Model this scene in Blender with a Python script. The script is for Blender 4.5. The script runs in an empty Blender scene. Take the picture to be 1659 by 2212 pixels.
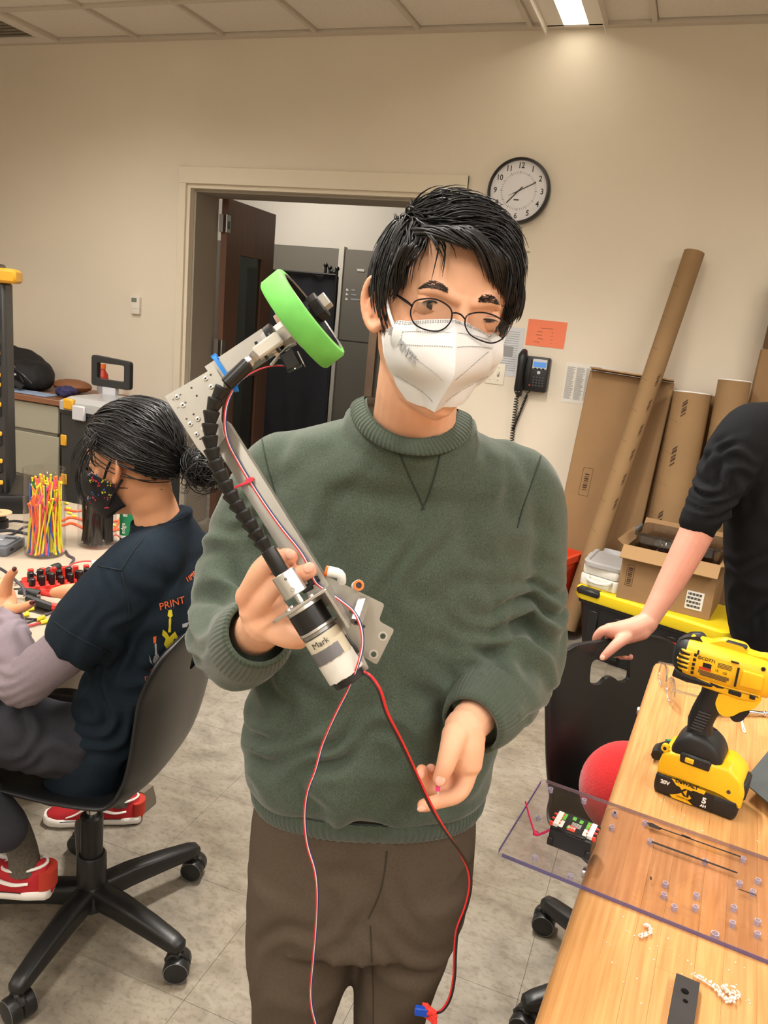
import bpy, bmesh, math, random
from mathutils import Vector, Matrix, noise, Quaternion
import numpy as np
random.seed(7)
PI = math.pi
SC = bpy.context.scene
COL = SC.collection
# ------------------------------------------------------------------ camera
YAW, PITCH, ROLL, FPX, CAMH = 0.3461, 0.2439, 0.0971, 1696.9, 1.55
IW, IH = 1659.0, 2212.0
FW = Vector((-math.sin(YAW)*math.cos(PITCH), math.cos(YAW)*math.cos(PITCH), -math.sin(PITCH)))
R0 = Vector((math.cos(YAW), math.sin(YAW), 0)); U0 = R0.cross(FW)
RX = R0*math.cos(ROLL) + U0*math.sin(ROLL); UY = -R0*math.sin(ROLL) + U0*math.cos(ROLL)
CAMP = Vector((0, 0, CAMH))
NF = Vector((-math.sin(YAW), math.cos(YAW), 0))          # horizontal heading of the camera
UP = Vector((0, 0, 1))
cd = bpy.data.cameras.new('camera'); cam = bpy.data.objects.new('camera', cd); COL.objects.link(cam)
cam.matrix_world = Matrix(((RX.x, UY.x, -FW.x, 0), (RX.y, UY.y, -FW.y, 0), (RX.z, UY.z, -FW.z, CAMH), (0, 0, 0, 1)))
cd.sensor_fit = 'VERTICAL'; cd.sensor_height = 24.0; cd.lens = 24.0*FPX/IH; cd.clip_start = .02; cd.clip_end = 60
SC.camera = cam
# ------------------------------------------------------------------ world, view, exposure
w = bpy.data.worlds.new('world'); SC.world = w; w.use_nodes = True
w.node_tree.nodes['Background'].inputs[0].default_value = (.75, .78, .85, 1)
w.node_tree.nodes['Background'].inputs[1].default_value = .15
SC.view_settings.view_transform = 'Standard'; SC.view_settings.look = 'None'
SC.view_settings.gamma = 1; SC.view_settings.exposure = 0.12; SC.view_settings.use_curve_mapping = False
LAMP_W = 18.5            # watts per metre of each ceiling fixture
LAMP_C = (1, .945, .875)
# real-world positions read off the photograph: ray through a pixel cut with a plane of the room
def ray(x, y): return FW + RX*((x-IW/2)/FPX) - UY*((y-IH/2)/FPX)
def V(x, y, H): d = ray(x, y); return CAMP + d*(H/d.dot(NF))      # standing plane H metres ahead
def AZ(x, y, z): d = ray(x, y); return CAMP + d*((z-CAMH)/d.z)    # horizontal plane
def AY(x, y, Y): d = ray(x, y); return CAMP + d*(Y/d.y)           # plane parallel to the back wall
# ------------------------------------------------------------------ materials
def lin(c):
    c = [x/255 for x in c[:3]]
    return tuple(x/12.92 if x <= .04045 else ((x+.055)/1.055)**2.4 for x in c)
MATS = {}
def mat(name, col, rough=.5, metal=0., var=0., vs=8., col2=None, bump=0., bs=200., bdist=.002, spec=.5, trans=0., ior=1.45,
        alpha=1., emit=0., rnd=0., sheen=0., coat=0., sss=0., stretch=(1, 1, 1), attr=None, detail=4., thr=None, aniso=0.):
    if name in MATS: return MATS[name]
    m = bpy.data.materials.new(name); m.use_nodes = True; nt = m.node_tree; N = nt.nodes; L = nt.links
    b = N['Principled BSDF']; I = b.inputs
    c = lin(col)
    I['Base Color'].default_value = (*c, 1); I['Roughness'].default_value = rough; I['Metallic'].default_value = metal
    I['Specular IOR Level'].default_value = spec; I['Transmission Weight'].default_value = trans; I['IOR'].default_value = ior
    I['Alpha'].default_value = alpha; I['Sheen Weight'].default_value = sheen; I['Coat Weight'].default_value = coat
    I['Coat Roughness'].default_value = .15
    if sss:
        I['Subsurface Weight'].default_value = sss; I['Subsurface Radius'].default_value = (.01, .004, .002); I['Subsurface Scale'].default_value = .6
    if emit:
        I['Emission Color'].default_value = (*c, 1); I['Emission Strength'].default_value = emit
    tc = N.new('ShaderNodeTexCoord'); mp = N.new('ShaderNodeMapping'); mp.inputs['Scale'].default_value = stretch
    L.new(tc.outputs['Object'], mp.inputs[0])
    out = None
    if var or col2:
        n = N.new('ShaderNodeTexNoise'); n.inputs['Scale'].default_value = vs; n.inputs['Detail'].default_value = detail
        L.new(mp.outputs[0], n.inputs['Vector'])
        r = N.new('ShaderNodeValToRGB'); lo, hi = thr or (.3, .7)
        r.color_ramp.elements[0].position = lo; r.color_ramp.elements[1].position = hi
        if col2: a, d = c, lin(col2)
        else: a = tuple(x*(1-var) for x in c); d = tuple(min(1, x*(1+var)) for x in c)
        r.color_ramp.elements[0].color = (*a, 1); r.color_ramp.elements[1].color = (*d, 1)
        L.new(n.outputs[0], r.inputs[0]); out = r.outputs[0]
    if attr:
        at = N.new('ShaderNodeAttribute'); at.attribute_name = attr
        if out is None: out = at.outputs['Color']
        else:
            mx = N.new('ShaderNodeMix'); mx.data_type = 'RGBA'; mx.blend_type = 'MULTIPLY'; mx.inputs[0].default_value = 1
            L.new(out, mx.inputs[6]); L.new(at.outputs['Color'], mx.inputs[7]); out = mx.outputs[2]
    if rnd:
        oi = N.new('ShaderNodeObjectInfo'); mr = N.new('ShaderNodeMapRange'); mr.inputs[3].default_value = 1-rnd; mr.inputs[4].default_value = 1+rnd
        L.new(oi.outputs['Random'], mr.inputs[0])
        mx = N.new('ShaderNodeMix'); mx.data_type = 'RGBA'; mx.blend_type = 'MULTIPLY'; mx.inputs[0].default_value = 1
        if out: L.new(out, mx.inputs[6])
        else: mx.inputs[6].default_value = (*c, 1)
        L.new(mr.outputs[0], mx.inputs[7]); out = mx.outputs[2]
    if out: L.new(out, I['Base Color'])
    if bump:
        n2 = N.new('ShaderNodeTexNoise'); n2.inputs['Scale'].default_value = bs; n2.inputs['Detail'].default_value = 3
        L.new(mp.outputs[0], n2.inputs['Vector'])
        bp = N.new('ShaderNodeBump'); bp.inputs['Strength'].default_value = bump; bp.inputs['Distance'].default_value = bdist
        L.new(n2.outputs[0], bp.inputs['Height']); L.new(bp.outputs[0], I['Normal'])
    MATS[name] = m; return m
def clear(name, tint=(240, 240, 240), refl=.06, rough=.05, edge=.5):
    """thin clear plastic or glass: see-through with a sharp sheen that grows at grazing angles"""
    m = bpy.data.materials.new(name); m.use_nodes = True; nt = m.node_tree; N = nt.nodes; L = nt.links; N.remove(N['Principled BSDF'])
    t = N.new('ShaderNodeBsdfTransparent'); t.inputs[0].default_value = (*lin(tint), 1); g = N.new('ShaderNodeBsdfGlossy'); g.inputs['Roughness'].default_value = rough; g.inputs[0].default_value = (.9, .9, .92, 1)
    lw = N.new('ShaderNodeLayerWeight'); lw.inputs[0].default_value = .35; mr = N.new('ShaderNodeMapRange'); mr.inputs[3].default_value = refl; mr.inputs[4].default_value = edge
    pw = N.new('ShaderNodeMath'); pw.operation = 'POWER'; pw.inputs[1].default_value = 3.5; L.new(lw.outputs['Facing'], pw.inputs[0]); L.new(pw.outputs[0], mr.inputs[0]); mx = N.new('ShaderNodeMixShader'); L.new(mr.outputs[0], mx.inputs[0]); L.new(t.outputs[0], mx.inputs[1]); L.new(g.outputs[0], mx.inputs[2]); L.new(mx.outputs[0], N['Material Output'].inputs[0])
    MATS[name] = m; return m
# ------------------------------------------------------------------ mesh building
def Mx(loc=(0, 0, 0), rot=(0, 0, 0)):
    from mathutils import Euler
    return Matrix.Translation(Vector(loc)) @ Euler(rot).to_matrix().to_4x4()
def frame(o, x, y, z):
    x, y, z = Vector(x), Vector(y), Vector(z)
    return Matrix(((x.x, y.x, z.x, o[0]), (x.y, y.y, z.y, o[1]), (x.z, y.z, z.z, o[2]), (0, 0, 0, 1)))
def look(o, z, xh=(1, 0, 0)):
    z = Vector(z).normalized(); xh = Vector(xh)
    y = z.cross(xh)
    if y.length < 1e-5: y = z.cross(Vector((0, 1, 0.1)))
    y.normalize(); return frame(Vector(o), y.cross(z), y, z)
def catmull(P, k=4):
    P = [np.array(p, float) for p in P]
    if len(P) < 3: k2 = k; return [P[0]+(P[1]-P[0])*i/k2 for i in range(k2+1)] if len(P) == 2 else P
    Q = [2*P[0]-P[1]]+P+[2*P[-1]-P[-2]]; out = []
    for i in range(1, len(Q)-2):
        a, b, c, d = Q[i-1:i+3]
        for j in range(k):
            t = j/k
            out.append(.5*(2*b+(c-a)*t+(2*a-5*b+4*c-d)*t*t+(3*b-a-3*c+d)*t**3))
    out.append(P[-1]); return out
class MB:
    def __init__(s): s.v = []; s.f = []; s.sm = []
    def add(s, vs, fs, M=None):
        k = len(s.v)
        s.v += [Vector(M @ Vector(v)) if M else Vector(v) for v in vs]
        s.f += [tuple(i+k for i in f) for f in fs]; return s
    def box(s, c, d, M=None, b=0.):
        x, y, z = d[0]/2, d[1]/2, d[2]/2; c = Vector(c); b = min(b, x*.98, y*.98, z*.98)
        if b <= 0:
            vs = [c+Vector((i*x, j*y, k*z)) for i in (-1, 1) for j in (-1, 1) for k in (-1, 1)]
            return s.add(vs, [(0, 1, 3, 2), (4, 6, 7, 5), (0, 4, 5, 1), (2, 3, 7, 6), (0, 2, 6, 4), (1, 5, 7, 3)], M)
        vs = []; ix = {}
        for i in (-1, 1):
            for j in (-1, 1):
                for k in (-1, 1):
                    for a, p in enumerate(((i*x, j*(y-b), k*(z-b)), (i*(x-b), j*y, k*(z-b)), (i*(x-b), j*(y-b), k*z))):
                        ix[i, j, k, a] = len(vs); vs.append(c+Vector(p))
        fs = []
        for q in (-1, 1):
            o = [(-1, -1), (1, -1), (1, 1), (-1, 1)]
            for a in range(3):
                f = []
                for m, n in o:
                    t = [m, n]; t.insert(a, q); f.append(ix[(*t, a)])
                fs.append(tuple(f))
        for a in range(3):
            e, g = [t for t in range(3) if t != a]
            for m in (-1, 1):
                for n in (-1, 1):
                    f = []
                    for q, ax in ((-1, e), (1, e), (1, g), (-1, g)):
                        t = [0, 0, 0]; t[a] = q; t[e] = m; t[g] = n; f.append(ix[(*t, ax)])
                    fs.append(tuple(f))
        for i in (-1, 1):
            for j in (-1, 1):
                for k in (-1, 1): fs.append(tuple(ix[i, j, k, a] for a in range(3)))
        return s.add(vs, fs, M)
    def loft(s, rings, cap=True, closed=True, M=None):
        n = len(rings[0]); vs = [p for r in rings for p in r]; fs = []
        for i in range(len(rings)-1):
            for j in range(n if closed else n-1):
                k = (j+1) % n; fs.append((i*n+j, i*n+k, (i+1)*n+k, (i+1)*n+j))
        if cap: fs += [tuple(range(n))[::-1], tuple(range((len(rings)-1)*n, len(rings)*n))]
        return s.add(vs, fs, M)
    def tube(s, pts, r, n=8, cap=True, k=0, flat=1., M=None, rnd=False):
        m = len(pts); rr = r if hasattr(r, '__len__') else [r]*m
        if k:
            Q = catmull([(*p, q) for p, q in zip(pts, rr)], k); pts = [q[:3] for q in Q]; rr = [max(q[3], 1e-5) for q in Q]
        pts = [Vector(p) for p in pts]; m = len(pts)
        if rnd:      # hemispherical ends
            a, b = (pts[0]-pts[1]).normalized(), (pts[-1]-pts[-2]).normalized(); p0, p1, q0, q1 = pts[0], pts[-1], rr[0], rr[-1]
            pts = [p0+a*q0*.96, p0+a*q0*.8, p0+a*q0*.45]+pts+[p1+b*q1*.45, p1+b*q1*.8, p1+b*q1*.96]
            rr = [q0*.25, q0*.6, q0*.89]+list(rr)+[q1*.89, q1*.6, q1*.25]; m = len(pts)
        T = [(pts[min(i+1, m-1)]-pts[max(i-1, 0)]).normalized() for i in range(m)]
        x = T[0].orthogonal().normalized(); rings = []
        for i in range(m):
            x = (x-T[i]*x.dot(T[i]))
            x = x.normalized() if x.length > 1e-6 else T[i].orthogonal().normalized()
            y = T[i].cross(x)
            rings.append([pts[i]+(x*math.cos(2*PI*j/n)+y*math.sin(2*PI*j/n)*flat)*rr[i] for j in range(n)])
        return s.loft(rings, cap, True, M)
    def cyl(s, a, b, r, r2=None, n=20, M=None):
        return s.tube([a, b], [r, r if r2 is None else r2], n, True, M=M)
    def lathe(s, prof, n=24, M=None, cap=True):
        return s.loft([[(r*math.cos(2*PI*j/n), r*math.sin(2*PI*j/n), z) for j in range(n)] for r, z in prof], cap, True, M)
    def ring(s, ro, ri, z0, z1, n=40, M=None):
        rs = [[(r*math.cos(2*PI*j/n), r*math.sin(2*PI*j/n), z) for j in range(n)] for r, z in ((ro, z0), (ro, z1), (ri, z1), (ri, z0), (ro, z0))]
        return s.loft(rs, False, True, M)
    def prism(s, poly, z0, z1, M=None):
        n = len(poly)
        return s.loft([[(x, y, z0) for x, y in poly], [(x, y, z1) for x, y in poly]], True, True, M)
    def ball(s, c, r, n=16, m=10, M=None):
        r = r if hasattr(r, '__len__') else (r, r, r); c = Vector(c); rs = []
        for i in range(m+1):
            t = PI*(i+.02)/(m+.04); rs.append([c+Vector((r[0]*math.sin(t)*math.cos(2*PI*j/n), r[1]*math.sin(t)*math.sin(2*PI*j/n), -r[2]*math.cos(t))) for j in range(n)])
        return s.loft(rs, True, True, M)
    def rbox(s, c, d, r, n=5, b=.0, M=None):      # box with rounded vertical corners, optional edge round-over
        x, y, z = d[0]/2, d[1]/2, d[2]/2; c = Vector(c)
        def rr(g, zz):
            o = []; q = max(r-g, 1e-4)
            for a, (i, j) in enumerate(((1, 1), (-1, 1), (-1, -1), (1, -1))):
                for k in range(n+1):
                    t = PI/2*(a+k/n); o.append(c+Vector((i*(x-r)+q*math.cos(t), j*(y-r)+q*math.sin(t), zz)))
            return o
        L = [(b, -z), (b*.3, -z+b*.3), (0, -z+b), (0, z-b), (b*.3, z-b*.3), (b, z)] if b else [(0, -z), (0, z)]
        return s.loft([rr(g, zz) for g, zz in L], True, True, M)
    def mesh(s, name='m', smooth=40):
        me = bpy.data.meshes.new(name); me.from_pydata([tuple(v) for v in s.v], [], s.f); me.validate()
        bm = bmesh.new(); bm.from_mesh(me); bmesh.ops.recalc_face_normals(bm, faces=bm.faces); bm.to_mesh(me); bm.free()
        fin(me, smooth); return me
    def build(s, name, m, parent=None, smooth=40, W=False):
        return obj(name, s.mesh(name, smooth), m, parent, W)
def fin(me, smooth=40):
    me.polygons.foreach_set('use_smooth', [bool(smooth)]*len(me.polygons))
    if smooth and smooth < 179: me.set_sharp_from_angle(angle=math.radians(smooth))
    me.update()
TM = {}
def obj(name, me, m, parent=None, W=False):
    if W and parent is not None: me.transform(TM[parent.name].inverted())
    o = bpy.data.objects.new(name, me); COL.objects.link(o)
    if m is not None:
        me.materials.clear(); me.materials.append(MATS[m] if isinstance(m, str) else m)
    if parent is not None: o.parent = parent
    TM[o.name] = TM[parent.name].copy() if parent is not None else Matrix.Identity(4)
    return o
def tag(o, label=None, cat=None, group=None, kind=None):
    if label: o['label'] = label
    if cat: o['category'] = cat
    if group: o['group'] = group
    if kind: o['kind'] = kind
    return o
def thing(name, label, cat, loc=(0, 0, 0), rz=0., group=None, M=None, kind=None):
    o = bpy.data.objects.new(name, None); COL.objects.link(o); o.empty_display_size = .05
    M = M if M is not None else Mx(loc, (0, 0, rz))
    o.matrix_world = M; TM[o.name] = M.copy(); return tag(o, label, cat, group, kind)
def struct(o, label=None): o['kind'] = 'structure'; return tag(o, label)
def solo(mb, name, m, label, cat, loc=None, group=None, smooth=40, kind=None):
    """a thing that is one mesh: world-space vertices, origin moved to the base"""
    me = mb.mesh(name, smooth) if isinstance(mb, MB) else mb
    if loc is None:
        c = np.array([tuple(v.co) for v in me.vertices]); loc = (*((c.min(0)+c.max(0))/2)[:2], c[:, 2].min())
    me.transform(Matrix.Translation(-Vector(loc)))
    o = obj(name, me, m); o.location = loc; TM[o.name] = Matrix.Translation(Vector(loc)); return tag(o, label, cat, group, kind)
def copy_tree(o, parent=None):
    c = o.copy(); COL.objects.link(c)
    if parent is not None: c.parent = parent
    for ch in list(o.children): copy_tree(ch, c)
    return c
def evalmesh(me, mods):
    o = bpy.data.objects.new('tmp', me); COL.objects.link(o)
    for typ, kw in mods:
        md = o.modifiers.new('m', typ)
        for k, v in kw.items(): setattr(md, k, v)
    dg = bpy.context.evaluated_depsgraph_get(); dg.update()
    r = bpy.data.meshes.new_from_object(o.evaluated_get(dg)); bpy.data.objects.remove(o); return r
def remesh(mb, vox, it=4, fac=.5):
    me = mb.mesh('r', 0) if isinstance(mb, MB) else mb
    r = evalmesh(me, [('REMESH', dict(mode='VOXEL', voxel_size=vox)), ('SMOOTH', dict(factor=fac, iterations=it))]); fin(r, 180); return r
def plate(outline, holes, t, bev=0., res=10):
    """flat plate (2-D outline with holes, thickness t) as a mesh in its own xy plane"""
    cu = bpy.data.curves.new('p', 'CURVE'); cu.dimensions = '2D'; cu.fill_mode = 'BOTH'; cu.extrude = max(t/2-bev, 1e-5); cu.bevel_depth = bev; cu.bevel_resolution = 1; cu.offset = -bev
    for pl in [outline]+list(holes):
        sp = cu.splines.new('POLY'); sp.points.add(len(pl)-1); sp.use_cyclic_u = True
        for p, q in zip(sp.points, pl): p.co = (q[0], q[1], 0, 1)
    o = bpy.data.objects.new('tmp', cu); COL.objects.link(o)
    dg = bpy.context.evaluated_depsgraph_get(); dg.update()
    me = bpy.data.meshes.new_from_object(o.evaluated_get(dg)); bpy.data.objects.remove(o)
    bm = bmesh.new(); bm.from_mesh(me); bmesh.ops.remove_doubles(bm, verts=bm.verts, dist=1e-6); bmesh.ops.recalc_face_normals(bm, faces=bm.faces); bm.to_mesh(me); bm.free()
    fin(me, 0); return me
def circ(x, y, r, n=14): return [(x+r*math.cos(2*PI*i/n), y+r*math.sin(2*PI*i/n)) for i in range(n)]
def rpoly(P, r, n=4):
    """rounded polygon"""
    out = []; P = [Vector((p[0], p[1])) for p in P]
    for i, p in enumerate(P):
        ri = r[i] if hasattr(r, '__len__') else r
        a, b = (P[i-1]-p), (P[(i+1) % len(P)]-p); q = min(ri, a.length*.49, b.length*.49)
        if q < 1e-6: out.append(tuple(p)); continue
        a, b = p+a.normalized()*q, p+b.normalized()*q
        for k in range(n+1):
            t = k/n; out.append(tuple(a*(1-t)**2+p*2*t*(1-t)+b*t*t))
    return out
def text(body, size, M, name, m, parent=None, depth=.0004, ax='CENTER', W=False, bold=0., sx=1.):
    cu = bpy.data.curves.new('t', 'FONT'); cu.body = body; cu.size = size; cu.align_x = ax; cu.align_y = 'CENTER'; cu.extrude = depth; cu.offset = bold; cu.resolution_u = 3
    o = bpy.data.objects.new('tmp', cu); COL.objects.link(o)
    dg = bpy.context.evaluated_depsgraph_get(); dg.update()
    me = bpy.data.meshes.new_from_object(o.evaluated_get(dg)); bpy.data.objects.remove(o)
    me.transform(M @ Matrix.Diagonal((sx, 1, 1, 1))); fin(me, 0); return obj(name, me, m, parent, W)
# ================================================================== the room
D = 4.463; CEIL = 3.058
mat('wall', (226, 216, 199), .75, var=.03, vs=1.5, bump=.08, bs=300, bdist=.001)
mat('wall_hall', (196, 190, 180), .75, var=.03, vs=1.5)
mat('trim', (224, 214, 194), .5, var=.02, vs=2)
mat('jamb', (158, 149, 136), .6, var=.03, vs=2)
mat('ceil_tile', (226, 218, 206), .9, var=.03, vs=60, bump=.25, bs=350)
mat('ceil_grid', (206, 196, 182), .5)
mat('white_metal', (225, 218, 208), .4)
mat('lens', (255, 246, 226), .5, emit=6)
mat('vent', (120, 112, 100), .6)
mat('wood_door', (104, 74, 60), .35, var=.12, vs=4, stretch=(14, 14, .8))
mat('steel', (178, 178, 176), .32, metal=1.)
mat('glass', (225, 235, 235), .03, trans=1., ior=1.45)
mat('dark_glass', (40, 42, 44), .08, spec=.6)
def floor_mat():
    m = bpy.data.materials.new('floor'); m.use_nodes = True; nt = m.node_tree; N = nt.nodes; L = nt.links; b = N['Principled BSDF']
    g = N.new('ShaderNodeNewGeometry')
    def nz(scale, det, dist, st=(1, 1, 1)):
        mp = N.new('ShaderNodeMapping'); mp.inputs['Scale'].default_value = st; L.new(g.outputs['Position'], mp.inputs[0])
        n = N.new('ShaderNodeTexNoise'); n.inputs['Scale'].default_value = scale; n.inputs['Detail'].default_value = det; n.inputs['Distortion'].default_value = dist
        L.new(mp.outputs[0], n.inputs['Vector']); return n.outputs[0]
    def ramp(s, st):
        r = N.new('ShaderNodeValToRGB'); L.new(s, r.inputs[0]); e = r.color_ramp.elements
        while len(e) < len(st): e.new(.5)
        for q, (p, c) in zip(e, st): q.position = p; q.color = (*lin(c), 1)
        return r.outputs[0]
    def mul(a, b_, f=1.):
        x = N.new('ShaderNodeMix'); x.data_type = 'RGBA'; x.blend_type = 'MULTIPLY'; x.inputs[0].default_value = f; L.new(a, x.inputs[6]); L.new(b_, x.inputs[7]); return x.outputs[2]
    c1 = ramp(nz(9, 10, .6, (1, 1.5, 1)), [(.3, (128, 121, 110)), (.48, (144, 136, 124)), (.62, (154, 147, 134)), (.75, (138, 131, 120))])
    c2 = ramp(nz(40, 8, .5, (1, 1.6, 1)), [(.36, (234, 231, 225)), (.5, (255, 255, 255))])
    c3 = ramp(nz(90, 4, 0), [(.33, (222, 218, 210)), (.45, (255, 255, 255))])
    c4 = ramp(nz(1.3, 3, 1), [(.35, (226, 222, 214)), (.6, (255, 255, 255))])
    L.new(mul(mul(mul(c1, c2), c3, .6), c4), b.inputs['Base Color'])
    b.inputs['Roughness'].default_value = .42; b.inputs['Specular IOR Level'].default_value = .35
    MATS['floor'] = m
floor_mat()
mat('joint', (128, 121, 109), .7)
XL, XR, YF, YB = -5.4, 3.2, -3.0, D
fl = struct(MB().box(((XL+XR)/2, (YF+YB+2.6)/2, -.06), (XR-XL+.3, YB-YF+2.9, .112)).build('floor', 'joint'), 'marbled taupe vinyl tile floor')
TW = .35; tm = MB().box((0, 0, 0), (TW-.0009, TW-.0009, .004)).mesh('floor_tile', 0); nearest = []; rest = MB()
ix0 = -.12
for i in range(int((XL-ix0)/TW)-1, int((XR-ix0)/TW)+1):
    for j in range(int((YF-1.955)/TW)-1, int((YB+2.4-1.955)/TW)+1):
        c = (ix0+(i+.5)*TW, 1.955+(j+.5)*TW, -.002)
        if -2.3 < c[0] < .5 and .8 < c[1] < 4.45:
            t = obj('floor_tile', tm, 'floor', fl); t.location = c
        else: rest.box(c, (TW-.0009, TW-.0009, .004))
tag(rest.build('floor_tile_field', 'floor', fl, 0), kind='stuff')
# back wall round the door opening
DL, DR, DT = -3.128, -1.356, 2.235; WT = .3
wb = MB()
wb.box(((XL+DL)/2, D+WT/2, CEIL/2+.05), (DL-XL, WT, CEIL+.1)); wb.box(((XR+DR)/2, D+WT/2, CEIL/2+.05), (XR-DR, WT, CEIL+.1))
wb.box(((DL+DR)/2, D+WT/2, (CEIL+.1+DT)/2), (DR-DL, WT, CEIL+.1-DT))
struct(wb.build('wall_back', 'wall', None, 0), 'cream painted wall behind the standing person')
struct(MB().box((XL-.1, (YF+YB)/2, CEIL/2), (.2, YB-YF+.6, CEIL+.1)).build('wall_left', 'wall', None, 0), 'cream wall on the left side of the room')
struct(MB().box((XR+.1, (YF+YB)/2, CEIL/2), (.2, YB-YF+.6, CEIL+.1)).build('wall_right', 'wall', None, 0), 'cream wall on the right side of the room')
struct(MB().box(((XL+XR)/2, YF-.1, CEIL/2), (XR-XL+.4, .2, CEIL+.1)).build('wall_front', 'wall', None, 0), 'cream wall behind the photographer')
# door casing: flat cream frame standing slightly proud, stepped reveal
tr = thing('trim_1', 'flat cream casing round the open doorway', 'door frame', ((DL+DR)/2, D, 0)); tr['kind'] = 'structure'
del tr['category']
CW = .054
MB().box((DL-CW/2, D-.011, DT/2+.05), (CW, .022, DT+.1), b=.003).build('casing', 'trim', tr, W=True)
MB().box((DR+CW/2, D-.011, DT/2+.05), (CW, .022, DT+.1), b=.003).build('casing', 'trim', tr, W=True)
MB().box(((DL+DR)/2, D-.012, DT+.05), (DR-DL+2*CW, .024, .1), b=.003).build('casing_head', 'trim', tr, W=True)
for x, s in ((DL, 1), (DR, -1)):
    MB().box((x+s*.012, D+.02, DT/2), (.024, .045, DT)).build('stop_strip', 'trim', tr, W=True)
    MB().box((x+s*.02, D+WT/2+.02, DT/2), (.04, WT-.04, DT)).build('jamb', 'jamb', tr, W=True)
MB().box(((DL+DR)/2, D+.02, DT-.012), (DR-DL-.05, .045, .024)).build('stop_strip', 'trim', tr, W=True)
MB().box(((DL+DR)/2, D+WT/2+.02, DT-.02), (DR-DL-.08, WT-.04, .04)).build('head_jamb', 'jamb', tr, W=True)
# ceiling: grid bars with lay-in tiles
ce = struct(MB().box(((XL+XR)/2, (YF+YB)/2, CEIL+.09), (XR-XL+.4, YB-YF+.4, .1)).build('ceiling', 'ceil_tile', None, 0), 'white suspended tile ceiling')
GX, GY, GP = -4.105, 3.935, .61
LX0, LX1 = -.972, -.668
xs = [GX+GP*k for k in range(-2, 12)]; ys = [GY-GP*k for k in range(0, 12)]
near = MB().box((0, 0, 0), (GP-.026, GP-.026, .012), b=.004).mesh('ceiling_tile', 0)
for i in range(len(xs)-1):
    for j in range(len(ys)-1):
        if ys[j] < YF+.3: continue
        if abs(xs[i]+.305-(-.82)) < .4: continue
        t = obj('ceiling_tile', near, 'ceil_tile', ce); t.location = (xs[i]+GP/2, ys[j]-GP/2, CEIL+.012)
    w_ = D-GY-.05; tt = MB().box((xs[i]+GP/2, GY+w_/2+.002, CEIL+.012), (GP-.026, w_-.02, .012), b=.004)
    if abs(xs[i]+.305-(-.82)) > .4: tt.build('ceiling_tile', 'ceil_tile', ce, 0)
mb = MB()
for x in xs: mb.box((x, (YF+YB)/2, CEIL+.004), (.024, YB-YF, .03))
for x in (LX0-.012, LX1+.012): pass
for y in ys: mb.box(((XL+XR)/2, y, CEIL+.003), (XR-XL, .024, .028))
mb.box(((XL+XR)/2, D-.022, CEIL+.0035), (XR-XL, .05, .033))
mb.build('grid_bar', 'ceil_grid', ce, 0)
MB().box((-1.0075, (YF+YB)/2, CEIL+.012), (.07, YB-YF-.1, .012)).build('ceiling_filler', 'ceil_tile', ce, 0)
MB().box((-.5625, (YF+YB)/2, CEIL+.012), (.21, YB-YF-.1, .012)).build('ceiling_filler', 'ceil_tile', ce, 0)
# linear ceiling fixtures running towards the back wall
def fixture(x, y0, y1, label, W_=LAMP_W, sh=0.):
    yc = (y0+y1)/2; L_ = y1-y0
    t = thing('ceiling_light', label, 'light fixture', (x, yc, CEIL), group='linear ceiling lights')
    h = MB()
    for sx in (-1, 1):
        h.box((x+sx*.107, yc, CEIL-.005), (.09, L_, .02)); h.box((x+sx*.15, yc, CEIL-.025), (.006, L_, .055))
    for yy in (y0, y1): h.box((x, yy, CEIL-.005), (.3, .03, .02))
    h.box((x, yc, CEIL+.03), (.3, L_, .03)); h.build('housing', 'white_metal', t, 0, W=True)
    MB().box((x, yc, CEIL+.004), (.122, L_-.03, .006)).build('diffuser', 'lens', t, 0, W=True)
    ld = bpy.data.lights.new('lamp', 'AREA'); ld.shape = 'RECTANGLE'; ld.size = .12; ld.size_y = L_-.1-sh; ld.energy = W_*L_; ld.color = LAMP_C; ld.spread = math.radians(118 if y1 > 4 else 145 if y1 > 2 else 170)
    lo = bpy.data.objects.new('lamp', ld); COL.objects.link(lo); lo.parent = t; lo.location = (0, -sh/2, -.004)
for k, (x, nm) in enumerate(((-.82, 'just right of the wall clock'), (-3.26, 'over the left table'), (1.62, 'on the far right side'))):
    for y0, y1, q in ((1.95, 4.41 if k == 0 else 3.3, 'nearest the back wall'), (-.6, 1.85, 'over the photographer'), (-2.9, -.7, 'behind the photographer')):
        fixture(x, y0, y1, 'long white linear ceiling light %s, %s' % (nm, q), sh=1.7 if y1 > 4 else 0.)
t = thing('ceiling_vent', 'grey square ceiling vent in a white frame at the upper left', 'vent', (-4.41, 4.1, CEIL))
MB().ring(.42, .3, -.012, .006, 4, M=Mx((0, 0, 0), (0, 0, PI/4))).build('vent_frame', 'white_metal', t, 0)
for i in range(9): MB().box((0, -.2+i*.05, .0), (.42, .03, .004), M=None).build('vent_slat', 'vent', t, 0)
t.location = (-4.41, 4.12, CEIL-.004)
# ---- hallway beyond the door
mat('hall_dark', (118, 112, 104), .35, var=.04, vs=2)
HY = D+2.3
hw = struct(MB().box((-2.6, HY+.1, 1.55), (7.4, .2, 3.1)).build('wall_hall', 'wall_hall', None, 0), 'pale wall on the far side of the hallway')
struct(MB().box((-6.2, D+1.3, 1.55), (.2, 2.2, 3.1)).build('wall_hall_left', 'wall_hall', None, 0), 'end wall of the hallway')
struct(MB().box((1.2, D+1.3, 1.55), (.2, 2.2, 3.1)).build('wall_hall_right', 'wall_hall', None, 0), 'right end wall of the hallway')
struct(MB().box((-2.6, D+1.3, 3.1), (7.4, 2.6, .1)).build('ceiling_hall', 'ceil_tile', None, 0), 'hallway ceiling')
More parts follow.
